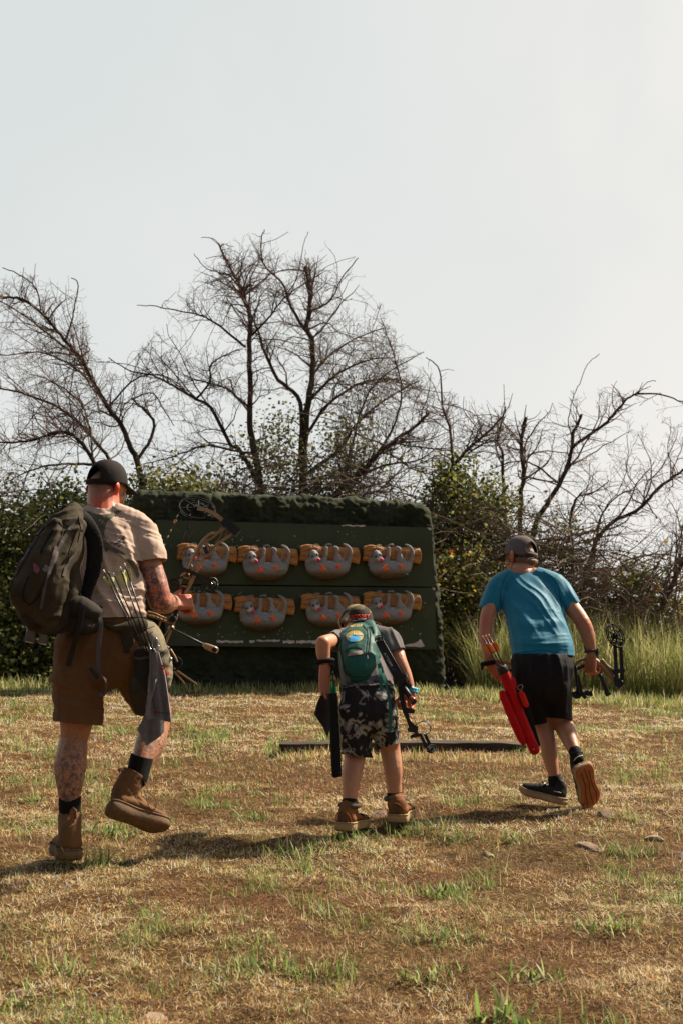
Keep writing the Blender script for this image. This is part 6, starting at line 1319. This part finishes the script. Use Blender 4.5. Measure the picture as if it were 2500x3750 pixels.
tubes('stabilizer', [([B(1476, 2514, -.01), B(1482, 2524, -.02), B(1506, 2560, -.07)], [.009, .0125, .013])], M_blackmetal, kb, 18); tubes('stabilizer_cap', [([B(1504, 2557, -.066), B(1508, 2562, -.075), B(1513, 2570, -.088), B(1514, 2571, -.090)], [.0135, .0165, .0165, .014])], M_wood, kb, 20); tubes('cap_recess', [([B(1513.5, 2571, -.0885), B(1514.5, 2572, -.0915)], [.0105, .0105])], M_rubber, kb, 16)
hp = spline([B(1522, 2656, -.01), B(1540, 2644, -.012), B(1560, 2642, -.014), B(1574, 2656, -.016), B(1574, 2676, -.016), B(1560, 2688, -.014), B(1548, 2684, -.012)], 5); strap('quiver_hood', hp, .020, .003, M_rubber, kb, ref=lambda t: Vector((.35, 1, .25)))
plate('quiver_gripper', [(1490, 2668), (1512, 2656), (1530, 2660), (1528, 2684), (1546, 2688), (1540, 2696), (1504, 2704), (1498, 2696), (1520, 2684), (1494, 2680)], .02, M_rubber, kb, -.005)
for a, b_ in ((1530, 1560), (1546, 1576)): plate('limb', [(a, 2688 if a < 1540 else 2684), (a + 10, 2684 if a < 1540 else 2680), (b_ + 9, 2738), (b_ - 2, 2742)], .010, M_blackmetal, kb, .0 if a < 1540 else .01)
tubes('cable_loop', [(spline([B(1498, 2624), B(1516, 2636), B(1522, 2652), B(1520, 2664)], 5), [.0018] * 16)], M_rubber, kb, 6)
# ================================================================== TALLER BOY, BLUE SHIRT
D = 7.45
teen = thing('person', 'boy in a bright blue t-shirt and grey cap', 'person', G(2000, 2940), group='archers walking up to the targets')
teen['label'] = 'boy in a bright blue t-shirt and grey cap striding with his right heel lifted'
c = lambda rows: pc(D, rows)
hc = P(1906, 2045, D + .36); Mh = Matrix.Translation(hc) @ Matrix.Rotation(R(38), 4, 'Z') @ Matrix.Rotation(R(-2), 4, 'X') @ Matrix.Rotation(R(4), 4, 'Y')
M_skinC = skin_mat('skin_teen', (0.42, 0.19, 0.10), (0.44, 0.09, 0.04))
K = head_chains(Mh, 0.91)
K += [c([(1912, 2070, .33, 36, 36), (1914, 2110, .29, 40, 38)]), c([(1916, 2115, .29, 70, 36), (1930, 2165, .25, 92, 48), (1952, 2250, .16, 92, 58), (1980, 2360, .05, 84, 58), (1990, 2450, 0, 88, 66)]),
      c([(1880, 2110, .29, 30), (1822, 2140, .26, 32)]), c([(1820, 2142, .26, 32), (1795, 2215, .20, 29), (1780, 2275, .15, 26), (1777, 2330, .12, 26), (1785, 2390, .10, 19, 18), (1790, 2420, .10, 16, 14)]),
      c([(1955, 2110, .29, 32), (2032, 2142, .26, 34)]), c([(2034, 2144, .26, 34), (2090, 2222, .18, 31), (2132, 2280, .12, 28), (2150, 2330, .11, 27), (2162, 2380, .10, 19, 17), (2163, 2402, .10, 16, 14)]),
      c([(1950, 2490, 0, 50, 58), (1968, 2580, .05, 45, 50), (1985, 2655, .08, 36, 38), (2003, 2720, .04, 30, 33), (2012, 2770, .02, 29, 31), (2024, 2830, 0, 20, 22), (2032, 2880, 0, 17, 20)]),
      c([(2040, 2490, 0, 50, 58), (2048, 2580, .04, 44, 50), (2058, 2645, .06, 36, 38), (2078, 2690, -.01, 33, 35), (2095, 2735, -.08, 25, 27), (2110, 2772, -.13, 19, 20)])]
K += hand_chains(P(1792, 2424, D + .10), Vector((.55, -.10, -.72)), Vector((.35, .9, .1)), 1, .90, curl=(.5, .6, .4), thumb=(.3, .2))
K += hand_chains(P(2163, 2404, D + .10), Vector((-.10, .0, -1)), Vector((.70, .65, 0)), -1, .88, curl=(1.15, 1.3, .9), thumb=(.5, .3))
tb_ = blob('body', K, .0042, 2, M_skinC, teen, disp=lambda co, no: .0008 * fb3(co, 30, 2))
def tcol(co):
    g = np.zeros((len(co), 3)); L = np.array(Mh.inverted()); q = (co @ L[:3, :3].T + L[:3, 3]) / .91
    g[:, 0] = np.clip(near(co, P(1780, 2275, D + .12), .05) * .7 + near(co, P(2132, 2280, D + .1), .05) * .6 + near(co, P(1805, 2460, D + .08), .07) * .8 + near(co, P(2160, 2460, D + .1), .07) * .7 + near(co, np.array(Mh @ Vector((-.075, -.015, 0))), .03) + near(co, np.array(Mh @ Vector((.075, -.015, 0))), .03), 0, 1)
    hr = smooth((-(q[:, 1]) + .03) / .03) * smooth((q[:, 2] + .062) / .03) * (np.abs(q[:, 0]) < .083) ; g[:, 2] = np.clip(hr * .95, 0, 1) * (q[:, 2] > -.12); return g
paint(tb_, tcol)
M_hair = pmat('brown_hair', (0.16, 0.095, 0.045), (0.08, 0.045, 0.022), scale=60, rough=.6, bscale=300, bstr=.8, stretch=(1, 1, .15))
hv = lambda x, y, z: Mh @ Vector((x * .91, y * .91, z * .91))
blob('hair', [[(hv(-.066, -.01, -.012), .014, .014), (hv(-.058, -.045, -.020), .020, .020), (hv(-.03, -.078, -.028), .022, .022), (hv(0, -.088, -.030), .022, .022), (hv(.03, -.078, -.028), .022, .022), (hv(.058, -.045, -.020), .020, .020), (hv(.066, -.01, -.012), .014, .014)], [(hv(0, -.07, .02), .03, .03), (hv(0, -.03, .06), .05, .05)]], .004, 2, M_hair, teen, disp=lambda co, no: .0025 * fb3(co * [1, 1, .3], 120, 2))
for s in (-1, 1): sphere('eye', hv(s * .031, .087, .008), .0105, m_white, teen)
M_gcap = cloth('grey_cap', (0.135, 0.110, 0.105), (0.105, 0.086, 0.083), scale=10, weave=700)
cap_obj(Mh @ Matrix.Translation((0, -.002, .008)) @ Matrix.Rotation(R(3), 4, 'X'), .975, M_gcap, cloth('dark_grey_brim', (.05, .04, .04)), teen, True, brim_down=.35, rim=.012)
M_blue = cloth('blue_tshirt', (0.004, 0.170, 0.265), (0.003, 0.140, 0.225), scale=5, weave=1200, rough=.55, sheen=.25)
def sd(co, no):
    w = .020 * folds(co, (.55, 0, -1), 2.2, 19, 3.0, acr=(1, 0, .55), sharp=3) * near(co, P(2000, 2250, D + .15), .22)
    w += .014 * folds(co, (1, 0, -.1), 2.5, 20, 7.0, acr=(0, 0, 1)) * near(co, P(1990, 2370, D), .16)
    w += .007 * folds(co, (.3, 0, -1), 3, 20, 11.0, acr=(1, 0, .3)) * (near(co, P(2085, 2190, D + .2), .1) + near(co, P(1800, 2200, D + .2), .1))
    return w - .007 + .003 * fb3(co, 9, 2)
SB = [c([(1914, 2108, .30, 62, 40), (1918, 2135, .28, 98, 50), (1934, 2180, .24, 112, 62), (1955, 2250, .17, 112, 70), (1975, 2330, .09, 116, 74), (1986, 2390, .04, 118, 80), (1990, 2440, .03, 120, 82)]),
      c([(1885, 2108, .29, 36), (1828, 2138, .26, 42), (1804, 2190, .23, 43), (1790, 2226, .21, 41)]), c([(1950, 2108, .29, 38), (2028, 2140, .26, 46), (2065, 2188, .22, 46), (2086, 2216, .20, 42)]), c([(1911, 2078, .32, 41, 41), (1912, 2110, .30, 52, 44)])]
bs_ = blob('t_shirt', SB, .0055, 4, M_blue, teen, disp=sd, thick=.003, cuts=[(P(1988, 2404, D + .03), Vector((.0, -.05, -1)), .32), (P(1788, 2234, D + .205), Vector((-.35, 0, -1)), .105), (P(2092, 2224, D + .195), Vector((.62, -.1, -.9)), .10), (P(1911, 2086, D + .31), Vector((-.05, -.30, 1)), .092)])
bsv = bvh_of([bs_]); M_seam = cloth('blue_seam', (.006, .10, .16))
for q in ([(1862, 2092), (1845, 2120), (1832, 2160), (1830, 2200), (1836, 2222)], [(1988, 2092), (2020, 2115), (2042, 2145), (2050, 2190), (2056, 2240)], [(1876, 2395), (1930, 2386), (1985, 2381), (2050, 2392), (2100, 2402)]): drape('seam', ribbon_px(q, 2.2), bsv, M_seam, teen, off=.0016, th=.001, step=6)
M_bsh = cloth('black_shorts', (0.012, 0.011, 0.012), (0.009, 0.008, 0.009), rough=.65)
SS = [c([(1988, 2395, .03, 108, 72), (1988, 2450, .0, 116, 84), (1988, 2510, .0, 108, 82)]), c([(1945, 2500, .0, 60, 74), (1960, 2570, .04, 58, 66), (1975, 2640, .06, 48, 56), (1984, 2690, .07, 46, 54)]), c([(2036, 2500, .0, 58, 74), (2042, 2570, .04, 54, 66), (2050, 2625, .05, 46, 56), (2055, 2670, .05, 46, 54)])]
blob('shorts', SS, .0055, 3, M_bsh, teen, disp=lambda co, no: .020 * folds(co, (.15, 0, 1), 3, 13, 3.0, acr=(1, .3, 0)) - .010 + .003 * fb3(co, 12, 2), thick=.004, cuts=[(P(1978, 2650, D + .06), Vector((.18, 0, -1)), .14), (P(2052, 2632, D + .05), Vector((-.1, 0, -1)), .11), (P(1988, 2396, D), Vector((0, 0, 1)), .24)])
# sneakers
M_snk = cloth('black_sneaker', (0.030, 0.026, 0.024), (0.020, 0.018, 0.016), scale=14, weave=500, rough=.7); M_gum = pmat('sneaker_sole', (0.36, 0.24, 0.13), (0.28, 0.18, 0.09), scale=30, rough=.8, bscale=100, bstr=.2); M_gumu = pmat('orange_outsole', (0.40, 0.12, 0.03), (0.28, 0.08, 0.02), scale=10, rough=.65, bscale=110, bstr=.9)
s1, Q = shoe('sneaker', P(2066, 2950, D - .04), Vector((-.20, .14, .045)), Vector((.05, .1, 1)), P(2034, 2858, D + .0), .265, .105, M_snk, M_gum, teen, shaft_r=.036, sole_h=.024, mlace=M_whl if False else m_white, under=M_gumu)
for q in ((.05, -.40), (.10, -.41)): tubes('reflective_mark', [([Q(q[0], -.42, .06), Q(q[0] + .10, -.43, .06)], [.0018, .0018])], m_white, s1, 6)
s2, Q = shoe('sneaker', P(2136, 2806, D - .215), Vector((.175, .30, -.58)), Vector((-.35, .82, .32)), P(2108, 2752, D - .12), .250, .112, M_snk, M_gum, teen, shaft_r=.036, sole_h=.024, mlace=m_white, under=M_gumu,
    tread=[[(.12, -.2), (.3, -.18), (.45, -.12), (.6, -.25), (.85, -.25)], [(.12, .2), (.3, .18), (.5, .2), (.7, .3), (.88, .2)], [(.06, 0), (.2, .03), (.4, .06), (.6, .0), (.92, 0)]])
tubes('reflective_mark', [(spline([P(2099, 2786, D - .18), P(2112, 2772, D - .20), P(2132, 2766, D - .19)], 4), [.0018] * 9)], m_white, s2, 6)
blob('sock', [c([(2029, 2852, .0, 25, 26), (2034, 2890, .0, 24, 26)])], .004, 2, M_blackcloth, teen); blob('sock', [c([(2103, 2752, -.11, 23, 24), (2114, 2782, -.14, 22, 24)])], .004, 2, M_blackcloth, teen)
tubes('wrist_strap', [(ringpts(P(1789, 2428, D + .10), Vector((.036, 0, .006)), Vector((.0, .028, 0)), 24), [.012] * 25)], M_blackcloth, teen, 8); box('buckle', P(1764, 2442, D + .09), Vector((.006, 0, 0)), Vector((0, 0, .016)), YA * .012, M_blackcloth, teen, .003)
tubes('wrist_watch', [(ringpts(P(2163, 2384, D + .10), Vector((.031, 0, .004)), Vector((0, .027, 0)), 24), [.008] * 25)], pmat('olive_band', (.05, .045, .03), rough=.7), teen, 8); box('watch_case', P(2184, 2388, D + .09), Vector((.005, 0, 0)), Vector((0, 0, .018)), YA * .014, M_blackmetal, teen, .003)
# ------------------------------------------------------------------ red quiver
M_red = cloth('red_nylon', (0.50, 0.006, 0.008), (0.40, 0.004, 0.006), scale=8, weave=700, rough=.55)
rq = thing('hip_quiver', 'bright red tube quiver hanging at the left hip of the blue shirted boy', 'quiver', P(1962, 2766, D - .14)); q_ = lambda rows: pc(D, rows)
YQ = -.13
blob('tube', [q_([(1846, 2466, YQ, 19, 19), (1858, 2500, YQ, 21, 19), (1880, 2560, YQ, 19, 18), (1915, 2650, YQ, 20, 18), (1950, 2735, YQ, 20, 18), (1955, 2746, YQ, 20, 18)]), q_([(1872, 2490, YQ, 12, 12), (1880, 2510, YQ, 12, 12)])], .004, 3, M_red, rq, disp=lambda co, no: .0025 * fb3(co, 26, 2))
blob('side_pocket', [q_([(1838, 2540, YQ - .01, 13, 15), (1846, 2562, YQ - .01, 15, 16), (1880, 2640, YQ - .01, 17, 16), (1906, 2700, YQ - .01, 16, 15), (1914, 2716, YQ - .01, 13, 13)])], .004, 3, M_red, rq, disp=lambda co, no: .003 * fb3(co, 26, 2))
blob('back_panel', [{'c': q_([(1888, 2510, YQ + .03, 16, 6), (1915, 2580, YQ + .03, 20, 6), (1950, 2690, YQ + .03, 16, 6), (1968, 2730, YQ + .03, 10, 6)]), 'ref': XA}], .004, 2, M_blackcloth, rq)
tubes('collar', [([P(1833, 2440, D + YQ), P(1835, 2444, D + YQ), P(1845, 2466, D + YQ)], [.025, .0265, .0265])], M_rubber, rq, 24); tubes('collar_lip', [(ringpts(P(1833, 2440, D + YQ), Vector((.0255, 0, -.011)), Vector((0, .0265, 0)), 24), [.0035] * 25)], M_rubber, rq, 6)
tubes('hook_ring', [(ringpts(P(1903, 2517, D + YQ - .01), Vector((.013, 0, .003)), Vector((0, 0, .013)), 20), [.0012] * 21)], M_steel, rq, 6)
blob('key_pouch', [q_([(1906, 2538, YQ - .02, 10, 10), (1912, 2552, YQ - .02, 12, 12), (1924, 2580, YQ - .02, 11, 11)])], .0035, 2, cloth('red_orange_cloth', (.65, .03, .012), (.5, .02, .01)), rq, disp=lambda co, no: .002 * fb3(co, 60, 2))
box('clip', P(1868, 2455, D + YQ + .03), Vector((.018, 0, 0)), Vector((0, 0, .008)), YA * .01, M_rubber, rq, .003); sphere('rivet', P(1952, 2744, D + YQ - .026), .003, M_steel, rq); box('pocket_tab', P(1862, 2633, D + YQ - .01), Vector((.005, 0, -.002)), Vector((0, 0, .006)), YA * .006, M_rubber, rq, .001)
m_wfl = m_white
for i, (a, fl2) in enumerate((((1764, 2328), m_orange), ((1775, 2326), m_white), ((1787, 2323), m_orange))):
    arrow(P(a[0], a[1], D - .15 - .006 * i), P(a[0] + 72 - i * 2, a[1] + 140, D + YQ), .0032, m_orange, fl2, ['left arrow of the three in the red quiver', 'middle arrow of the three in the red quiver, white vane', 'right arrow of the three in the red quiver, highest orange nock'][i], 'arrows in the red quiver', flen=.060, fh=.018, shape='round', noffs=.032, roll=.5 + i * .9, nock=pmat('nock_clear_orange', (.9, .35, .2), rough=.3, bstr=0))
# ------------------------------------------------------------------ tan bow held low
YT = D + .12; B = lambda x, y, dy=0.0: P(x, y, YT + dy)
tbw = thing('compound_bow', 'tan and black compound bow held low in the right fist of the blue shirted boy', 'bow', P(2160, 2450, YT))
cam_wheel(B(2252, 2328), Vector((.046, .03, .0)), Vector((-.014, .010, .062)), .012, 6, M_camblack, tbw, rim_w=.0052, hub=.30)
M_tanr = pmat('tan_riser', (0.23, 0.135, 0.055), (0.18, 0.10, 0.042), scale=20, rough=.4, bstr=.05)
def plate(name, poly, th, mat, parent, dy=0.0, bev=.0015):
    bm = bmesh.new(); add_prism(bm, [B(x, y, dy) for x, y in poly], YA * th); return bm_obj(name, bm, mat, parent, bevel=bev)
for dx, dy in ((0, -.018), (21, .018)): plate('limb', [(2244 + dx, 2350), (2256 + dx, 2350), (2261 + dx, 2452), (2262 + dx, 2494), (2248 + dx, 2494), (2248 + dx, 2452)], .010, M_blackmetal, tbw, dy)
plate('limb_pocket', [(2246, 2488), (2258, 2484), (2284, 2484), (2286, 2502), (2267, 2522), (2249, 2512)], .05, M_blackmetal, tbw, -.022, .004)
plate('limb_pocket', [(2236, 2456), (2250, 2450), (2286, 2450), (2286, 2462), (2262, 2466), (2250, 2474)], .036, M_blackmetal, tbw, -.015, .003); sphere('limb_bolt', B(2275, 2497, -.03), .008, M_blackmetal, tbw)
tubes('riser', [(spline([B(x, y) for x, y in ((2252, 2498), (2228, 2470), (2206, 2445), (2190, 2432), (2168, 2414), (2150, 2413), (2140, 2414))], 5), spl_r([.011, .014, .015, .018, .017, .012, .010], 5)), (spline([B(x, y) for x, y in ((2250, 2462), (2236, 2452), (2218, 2436), (2208, 2424), (2202, 2418), (2186, 2426))], 5), spl_r([.010, .009, .009, .009, .008, .010], 5)), ([B(2222, 2448), B(2240, 2480)], [.006, .006]), ([B(2206, 2430), B(2212, 2452)], [.007, .007]), (spline([B(2150, 2413), B(2128, 2417), B(2112, 2426), B(2104, 2440)], 5), spl_r([.009, .008, .008, .008], 5)), (spline([B(2168, 2414), B(2170, 2432), B(2190, 2450), B(2200, 2452)], 5), spl_r([.013, .014, .012, .008], 5))], M_tanr, tbw, 10)
blob('grip', [[(B(2150, 2440, .02), .012, .012), (B(2160, 2458, .02), .014, .014), (B(2176, 2466, .02), .016, .016), (B(2190, 2462, .02), .016, .014)], [(B(2112, 2448, .02), .012, .012), (B(2130, 2440, .02), .010, .010), (B(2150, 2440, .02), .012, .012)]], .004, 2, M_rubber, tbw)
tubes('stabilizer', [([B(2192, 2458, -.01), B(2220, 2534, -.03)], [.011, .011])], M_blackmetal, tbw, 14); tubes('stabilizer_cap', [([B(2218, 2530, -.03), B(2221, 2538, -.031), B(2226, 2548, -.033)], [.012, .015, .013])], M_rubber, tbw, 14)
tubes('cable_guard', [(spline([B(2170, 2412, -.02), B(2150, 2392, -.02), B(2139, 2375, -.02), B(2142, 2355, -.02), B(2156, 2358, -.02), B(2170, 2368, -.02), B(2180, 2388, -.02), B(2186, 2412, -.02)], 5), [.0034] * 36), ([B(2146, 2348, -.025), B(2169, 2410, -.025)], [.0030, .0030])], M_blackmetal, tbw, 8)
box('string_silencer', B(2142, 2332, -.02), Vector((.008, 0, 0)), Vector((.004, 0, .016)), YA * .008, M_rubber, tbw, .003)
tubes('bowstring', [([B(a, b_), B(e, f_)], [.0012, .0012]) for a, b_, e, f_ in ((2238, 2284, 2098, 2336), (2222, 2332, 2170, 2360), (2240, 2350, 2172, 2368), (2140, 2374, 2104, 2390), (2098, 2336, 2080, 2344))], M_string, tbw, 5)
plate('sight_block', [(2110, 2470), (2118, 2474), (2128, 2510), (2132, 2536), (2124, 2556), (2108, 2560), (2092, 2550), (2086, 2536), (2108, 2530), (2112, 2500)], .02, M_blackmetal, tbw, .0)
plate('sight_bracket', [(2122, 2540), (2146, 2528), (2166, 2528), (2170, 2548), (2148, 2554), (2140, 2560), (2132, 2552)], .03, M_blackmetal, tbw, -.01, .003); tubes('riser_lower', [(spline([B(2104, 2440), B(2108, 2480), B(2114, 2520), B(2118, 2548)], 4), [.009] * 13)], M_blackmetal, tbw, 8); tubes('scope_ring', [(ringpts(B(2150, 2541, -.02), Vector((.02, .012, 0)), Vector((0, .004, .016)), 20), [.004] * 21)], M_blackmetal, tbw, 8)
# ================================================================== TIMBER, STONES, WEED PLANTS
tim = thing('landscape_timber', 'weathered dark timber sleeper let into the slope behind the two boys', 'timber', G(1450, 2750))
a, b_ = G(1022, 2775), G(1560, 2765); e_ = G(1925, 2752)
M_timb = pmat('old_timber', (0.085, 0.060, 0.040), (0.022, 0.015, 0.010), scale=7, rough=.9, bscale=24, bstr=.9, bdist=.01, stretch=(.25, 1, 2.5))
def timber_mesh():
    bm = bmesh.new(); pts = [a.lerp(e_, i / 60) for i in range(61)]; rows = []
    for i, p in enumerate(pts):
        gzv = gzf(p.x, p.y); top = P(1022 + 15 * i, 2722 - 6 * math.sin(i / 60 * 3.14) - 2 * i / 60, p.y).z; j = lambda s: .006 * noise.noise(p * 9 + Vector((s, s, s)))
        rows.append([bm.verts.new(Vector((p.x, p.y + j(1), gzv - .05))), bm.verts.new(Vector((p.x, p.y + .004 + j(2), (gzv + top) / 2 + j(7)))), bm.verts.new(Vector((p.x, p.y + j(3), top - .008 + j(4)))), bm.verts.new(Vector((p.x, p.y + .014, top + j(4)))), bm.verts.new(Vector((p.x, p.y + .13, top + .006 + j(5)))), bm.verts.new(Vector((p.x, p.y + .14, gzv - .05)))])
    for r0, r1 in zip(rows, rows[1:]):
        for k in range(5): bm.faces.new((r0[k], r1[k], r1[k + 1], r0[k + 1]))
    bm.faces.new(rows[0]); bm.faces.new(rows[-1][::-1])
    return bm_obj('beam', bm, M_timb, tim, smooth_='auto')
timber_mesh()
M_rock = pmat('field_stone', (0.30, 0.205, 0.135), (0.19, 0.125, 0.08), scale=14, rough=.9, bscale=40, bstr=.7, bdist=.008)
RK = [((1385, 2985), .085, .05, 'flat brown stone between the small boy and the striding boy'), ((2215, 2985), .075, .055, 'pale angular stone right of the striding boys foot'), ((2165, 3108), .10, .055, 'large rounded stone half sunk below the pale angular one'), ((2395, 3075), .085, .05, 'brown stone near the right edge, above the grass clumps'), ((2490, 3140), .08, .07, 'brown stone cut by the right frame edge'), ((1785, 3135), .06, .045, 'lone brown stone in the straw below the black sneaker'), ((2240, 2890), .07, .03, 'flat pinkish stone just right of the orange sneaker sole'), ((330, 2905), .05, .035, 'small tan stone beside the sock of the tattooed man'), ((1958, 3595), .035, .02, 'small tan stone near the bottom right of centre'), ((78, 3640), .05, .03, 'pale stone at the bottom left corner'), ((545, 3738), .07, .03, 'flat pale stone cut by the bottom frame edge'), ((1035, 3225), .04, .03, 'small pale stone below the bent boys towel')]
for i, (q, r, h, lab) in enumerate(RK):
    p = G(*q); bm = bmesh.new(); bmesh.ops.create_icosphere(bm, subdivisions=3, radius=1); rr = random.Random(i + 50); of = Vector((rr.uniform(0, 50), rr.uniform(0, 50), 0))
    pl = [(Vector((rr.gauss(0, 1), rr.gauss(0, 1), rr.gauss(0, 1) + .3)).normalized(), rr.uniform(.40, .70)) for _ in range(10)]
    for v in bm.verts:
        for n_, d_ in pl:
            k = v.co.dot(n_)
            if k > d_: v.co -= n_ * (k - d_)
        v.co *= 1 + .10 * noise.noise(v.co * 2 + of); v.co = Vector((v.co.x * r * .85, v.co.y * r * .65, v.co.z * h * .75))
    o = bm_obj('stone', bm, M_rock, None, smooth_=False); o.location = p + Vector((0, 0, -h * .02)); o.rotation_euler = (rr.uniform(-.2, .2), rr.uniform(-.2, .2), rr.uniform(0, 6)); tag(o, lab, 'stone')
def tuft(q, n, L, wd, lab, seed, kind='blade', pal=((0.13, 0.21, 0.04), (0.20, 0.29, 0.065), (0.33, 0.38, 0.15), (0.44, 0.40, 0.20), (0.08, 0.13, 0.03)), spread=.06):
    rs = np.random.RandomState(seed); p = G(*q); V, Fs, Cc = [], [], []; o = 0; pal = np.array(pal)
    for i in range(n):
        th = rs.rand() * 6.28; r = spread * rs.rand() ** .8 * 1.3; ba = rs.rand() * 6.28; bx, by = p.x + r * math.cos(ba) * 1.15, p.y + r * math.sin(ba) * .9; bz = gzf(bx, by); le = L * (.25 + .75 * rs.rand() ** 1.3); ln = .1 + 1.25 * rs.rand() ** 1.3; dr = Vector((math.cos(th) * math.sin(ln), math.sin(th) * math.sin(ln), math.cos(ln))); sd_ = Vector((-math.sin(th), math.cos(th), 0)); ww = wd * (.4 + .5 * rs.rand()); pts = []
        b0 = Vector((bx, by, bz)); le *= 1.08; 
        for t in (0, .35, .7, 1.0): pts.append(b0 + dr * le * t + Vector((math.cos(th), math.sin(th), -.8)) * le * .18 * t * t)
        prof = (.35, 1, .8) if kind == 'leaf' else (1, .85, .55)
        up_n = sd_.cross(dr).normalized()
        for k in range(3): V += [pts[k] - sd_ * ww * prof[k] / 2 + up_n * ww * .1, pts[k] + sd_ * ww * prof[k] / 2 + up_n * ww * .1]
        V.append(pts[3]); Fs += [(o, o + 1, o + 3), (o, o + 3, o + 2), (o + 2, o + 3, o + 5), (o + 2, o + 5, o + 4), (o + 4, o + 5, o + 6)]; o += 7
        cc = pal[rs.randint(len(pal))] * (.8 + .4 * rs.rand()); Cc += [cc] * 7
    ob = link('weed_plant' if kind == 'leaf' else 'grass_tuft', mesh_np('tuft', [tuple(v) for v in V], Fs, 3, np.array(Cc)), M_green); return tag(ob, lab, 'weed' if kind == 'leaf' else 'grass tuft')
TF = [((835, 2895), 46, .075, .008, 'bright green tuft right of the lifted boot, upper of two', 'leaf'), ((838, 2960), 34, .07, .008, 'bright green tuft right of the lifted boot, lower of two', 'leaf'), ((420, 3060), 50, .09, .010, 'leafy weed below the lifted boot sole', 'leaf'), ((350, 3160), 60, .12, .006, 'dark grass tuft right of the planted boot', 'blade'), ((940, 3005), 46, .08, .009, 'dark leafy weed between the man and the bent boy', 'leaf'), ((1080, 3130), 60, .10, .007, 'wide pale green tuft below the bent boys left boot', 'blade'), ((1108, 3190), 50, .10, .007, 'green tuft in the sun below the widest tuft', 'blade'), ((1305, 3068), 60, .09, .007, 'green tuft in front of the bent boys left boot', 'blade'), ((1480, 3055), 30, .08, .006, 'small green tuft in front of the bent boys right boot', 'blade'), ((1925, 2755), 50, .12, .005, 'green tuft at the right end of the timber', 'blade'), ((1632, 2745), 14, .14, .005, 'thin green tuft against the middle of the timber', 'blade'), ((125, 2930), 40, .09, .007, 'green tuft at the left edge beside the planted boot', 'blade'), ((85, 2745), 30, .12, .006, 'tall pale tuft left of the tattooed calf', 'blade'), ((400, 2680), 50, .14, .005, 'tall thin green grass between the mans legs', 'blade'), ((1590, 3030), 30, .13, .005, 'tall green tuft between the two boys', 'blade'), ((1680, 3070), 60, .09, .006, 'broad pale green patch below the brown flat stone', 'blade'), ((1890, 3080), 24, .10, .010, 'broad leaved green weed below the black sneaker', 'leaf'), ((1815, 3200), 12, .30, .004, 'single tall thin grass stem cluster right of centre', 'blade'), ((1620, 3275), 50, .07, .010, 'bright leafy weed in the lower right of centre', 'leaf'), ((1600, 3440), 80, .11, .006, 'large grass clump near the bottom centre right', 'blade'), ((1580, 3585), 40, .07, .009, 'bright green weed low in the picture right of centre', 'leaf'), ((1935, 3590), 34, .08, .010, 'bright green weed beside the small tan stone at the bottom', 'leaf'), ((1825, 3745), 26, .13, .016, 'broad leaved weed cut by the bottom frame edge', 'leaf'), ((2230, 3400), 70, .08, .008, 'dark green low weed at the lower right', 'leaf'), ((2310, 3000), 40, .10, .006, 'green tuft beside the brown stone at the right', 'blade'), ((2290, 3130), 60, .12, .006, 'green clump below the brown stone at the right', 'blade'), ((1190, 3350), 30, .12, .006, 'upright green tuft at the bottom centre left', 'blade'), ((920, 3560), 70, .09, .008, 'leafy green patch at the bottom left of centre', 'leaf'), ((1160, 3580), 20, .10, .009, 'upright bright leaf cluster at the bottom centre', 'leaf'), ((240, 3570), 24, .10, .010, 'pointed green leaf cluster at the bottom left', 'leaf'), ((70, 3700), 30, .09, .008, 'green weed in the bottom left corner', 'leaf'), ((700, 2700), 40, .08, .006, 'green tuft above the lifted boot near the towel', 'blade'), ((1385, 2300), 1, .01, .001, '', 'skip')]
for i, t_ in enumerate(TF):
    if t_[5] == 'skip': continue
    tuft(t_[0], int(t_[1] * 2.0), t_[2], t_[3], t_[4], 100 + i, t_[5], spread=.05 + .0008 * t_[1])

blades('timber_fringe_grass', 1500, (a.x, e_.x, a.y - .22, a.y - .01), (0.03, 0.10), (0.002, 0.005), (0.0, 0.9), lambda x, y, rs: pick(rs, len(x), [(0.24, 0.30, 0.08), (0.60, 0.45, 0.24), (0.44, 0.29, 0.14)], [2, 3, 3]), M_green, 'ragged grass growing against the front face of the timber', seed=16, curl=0.6)
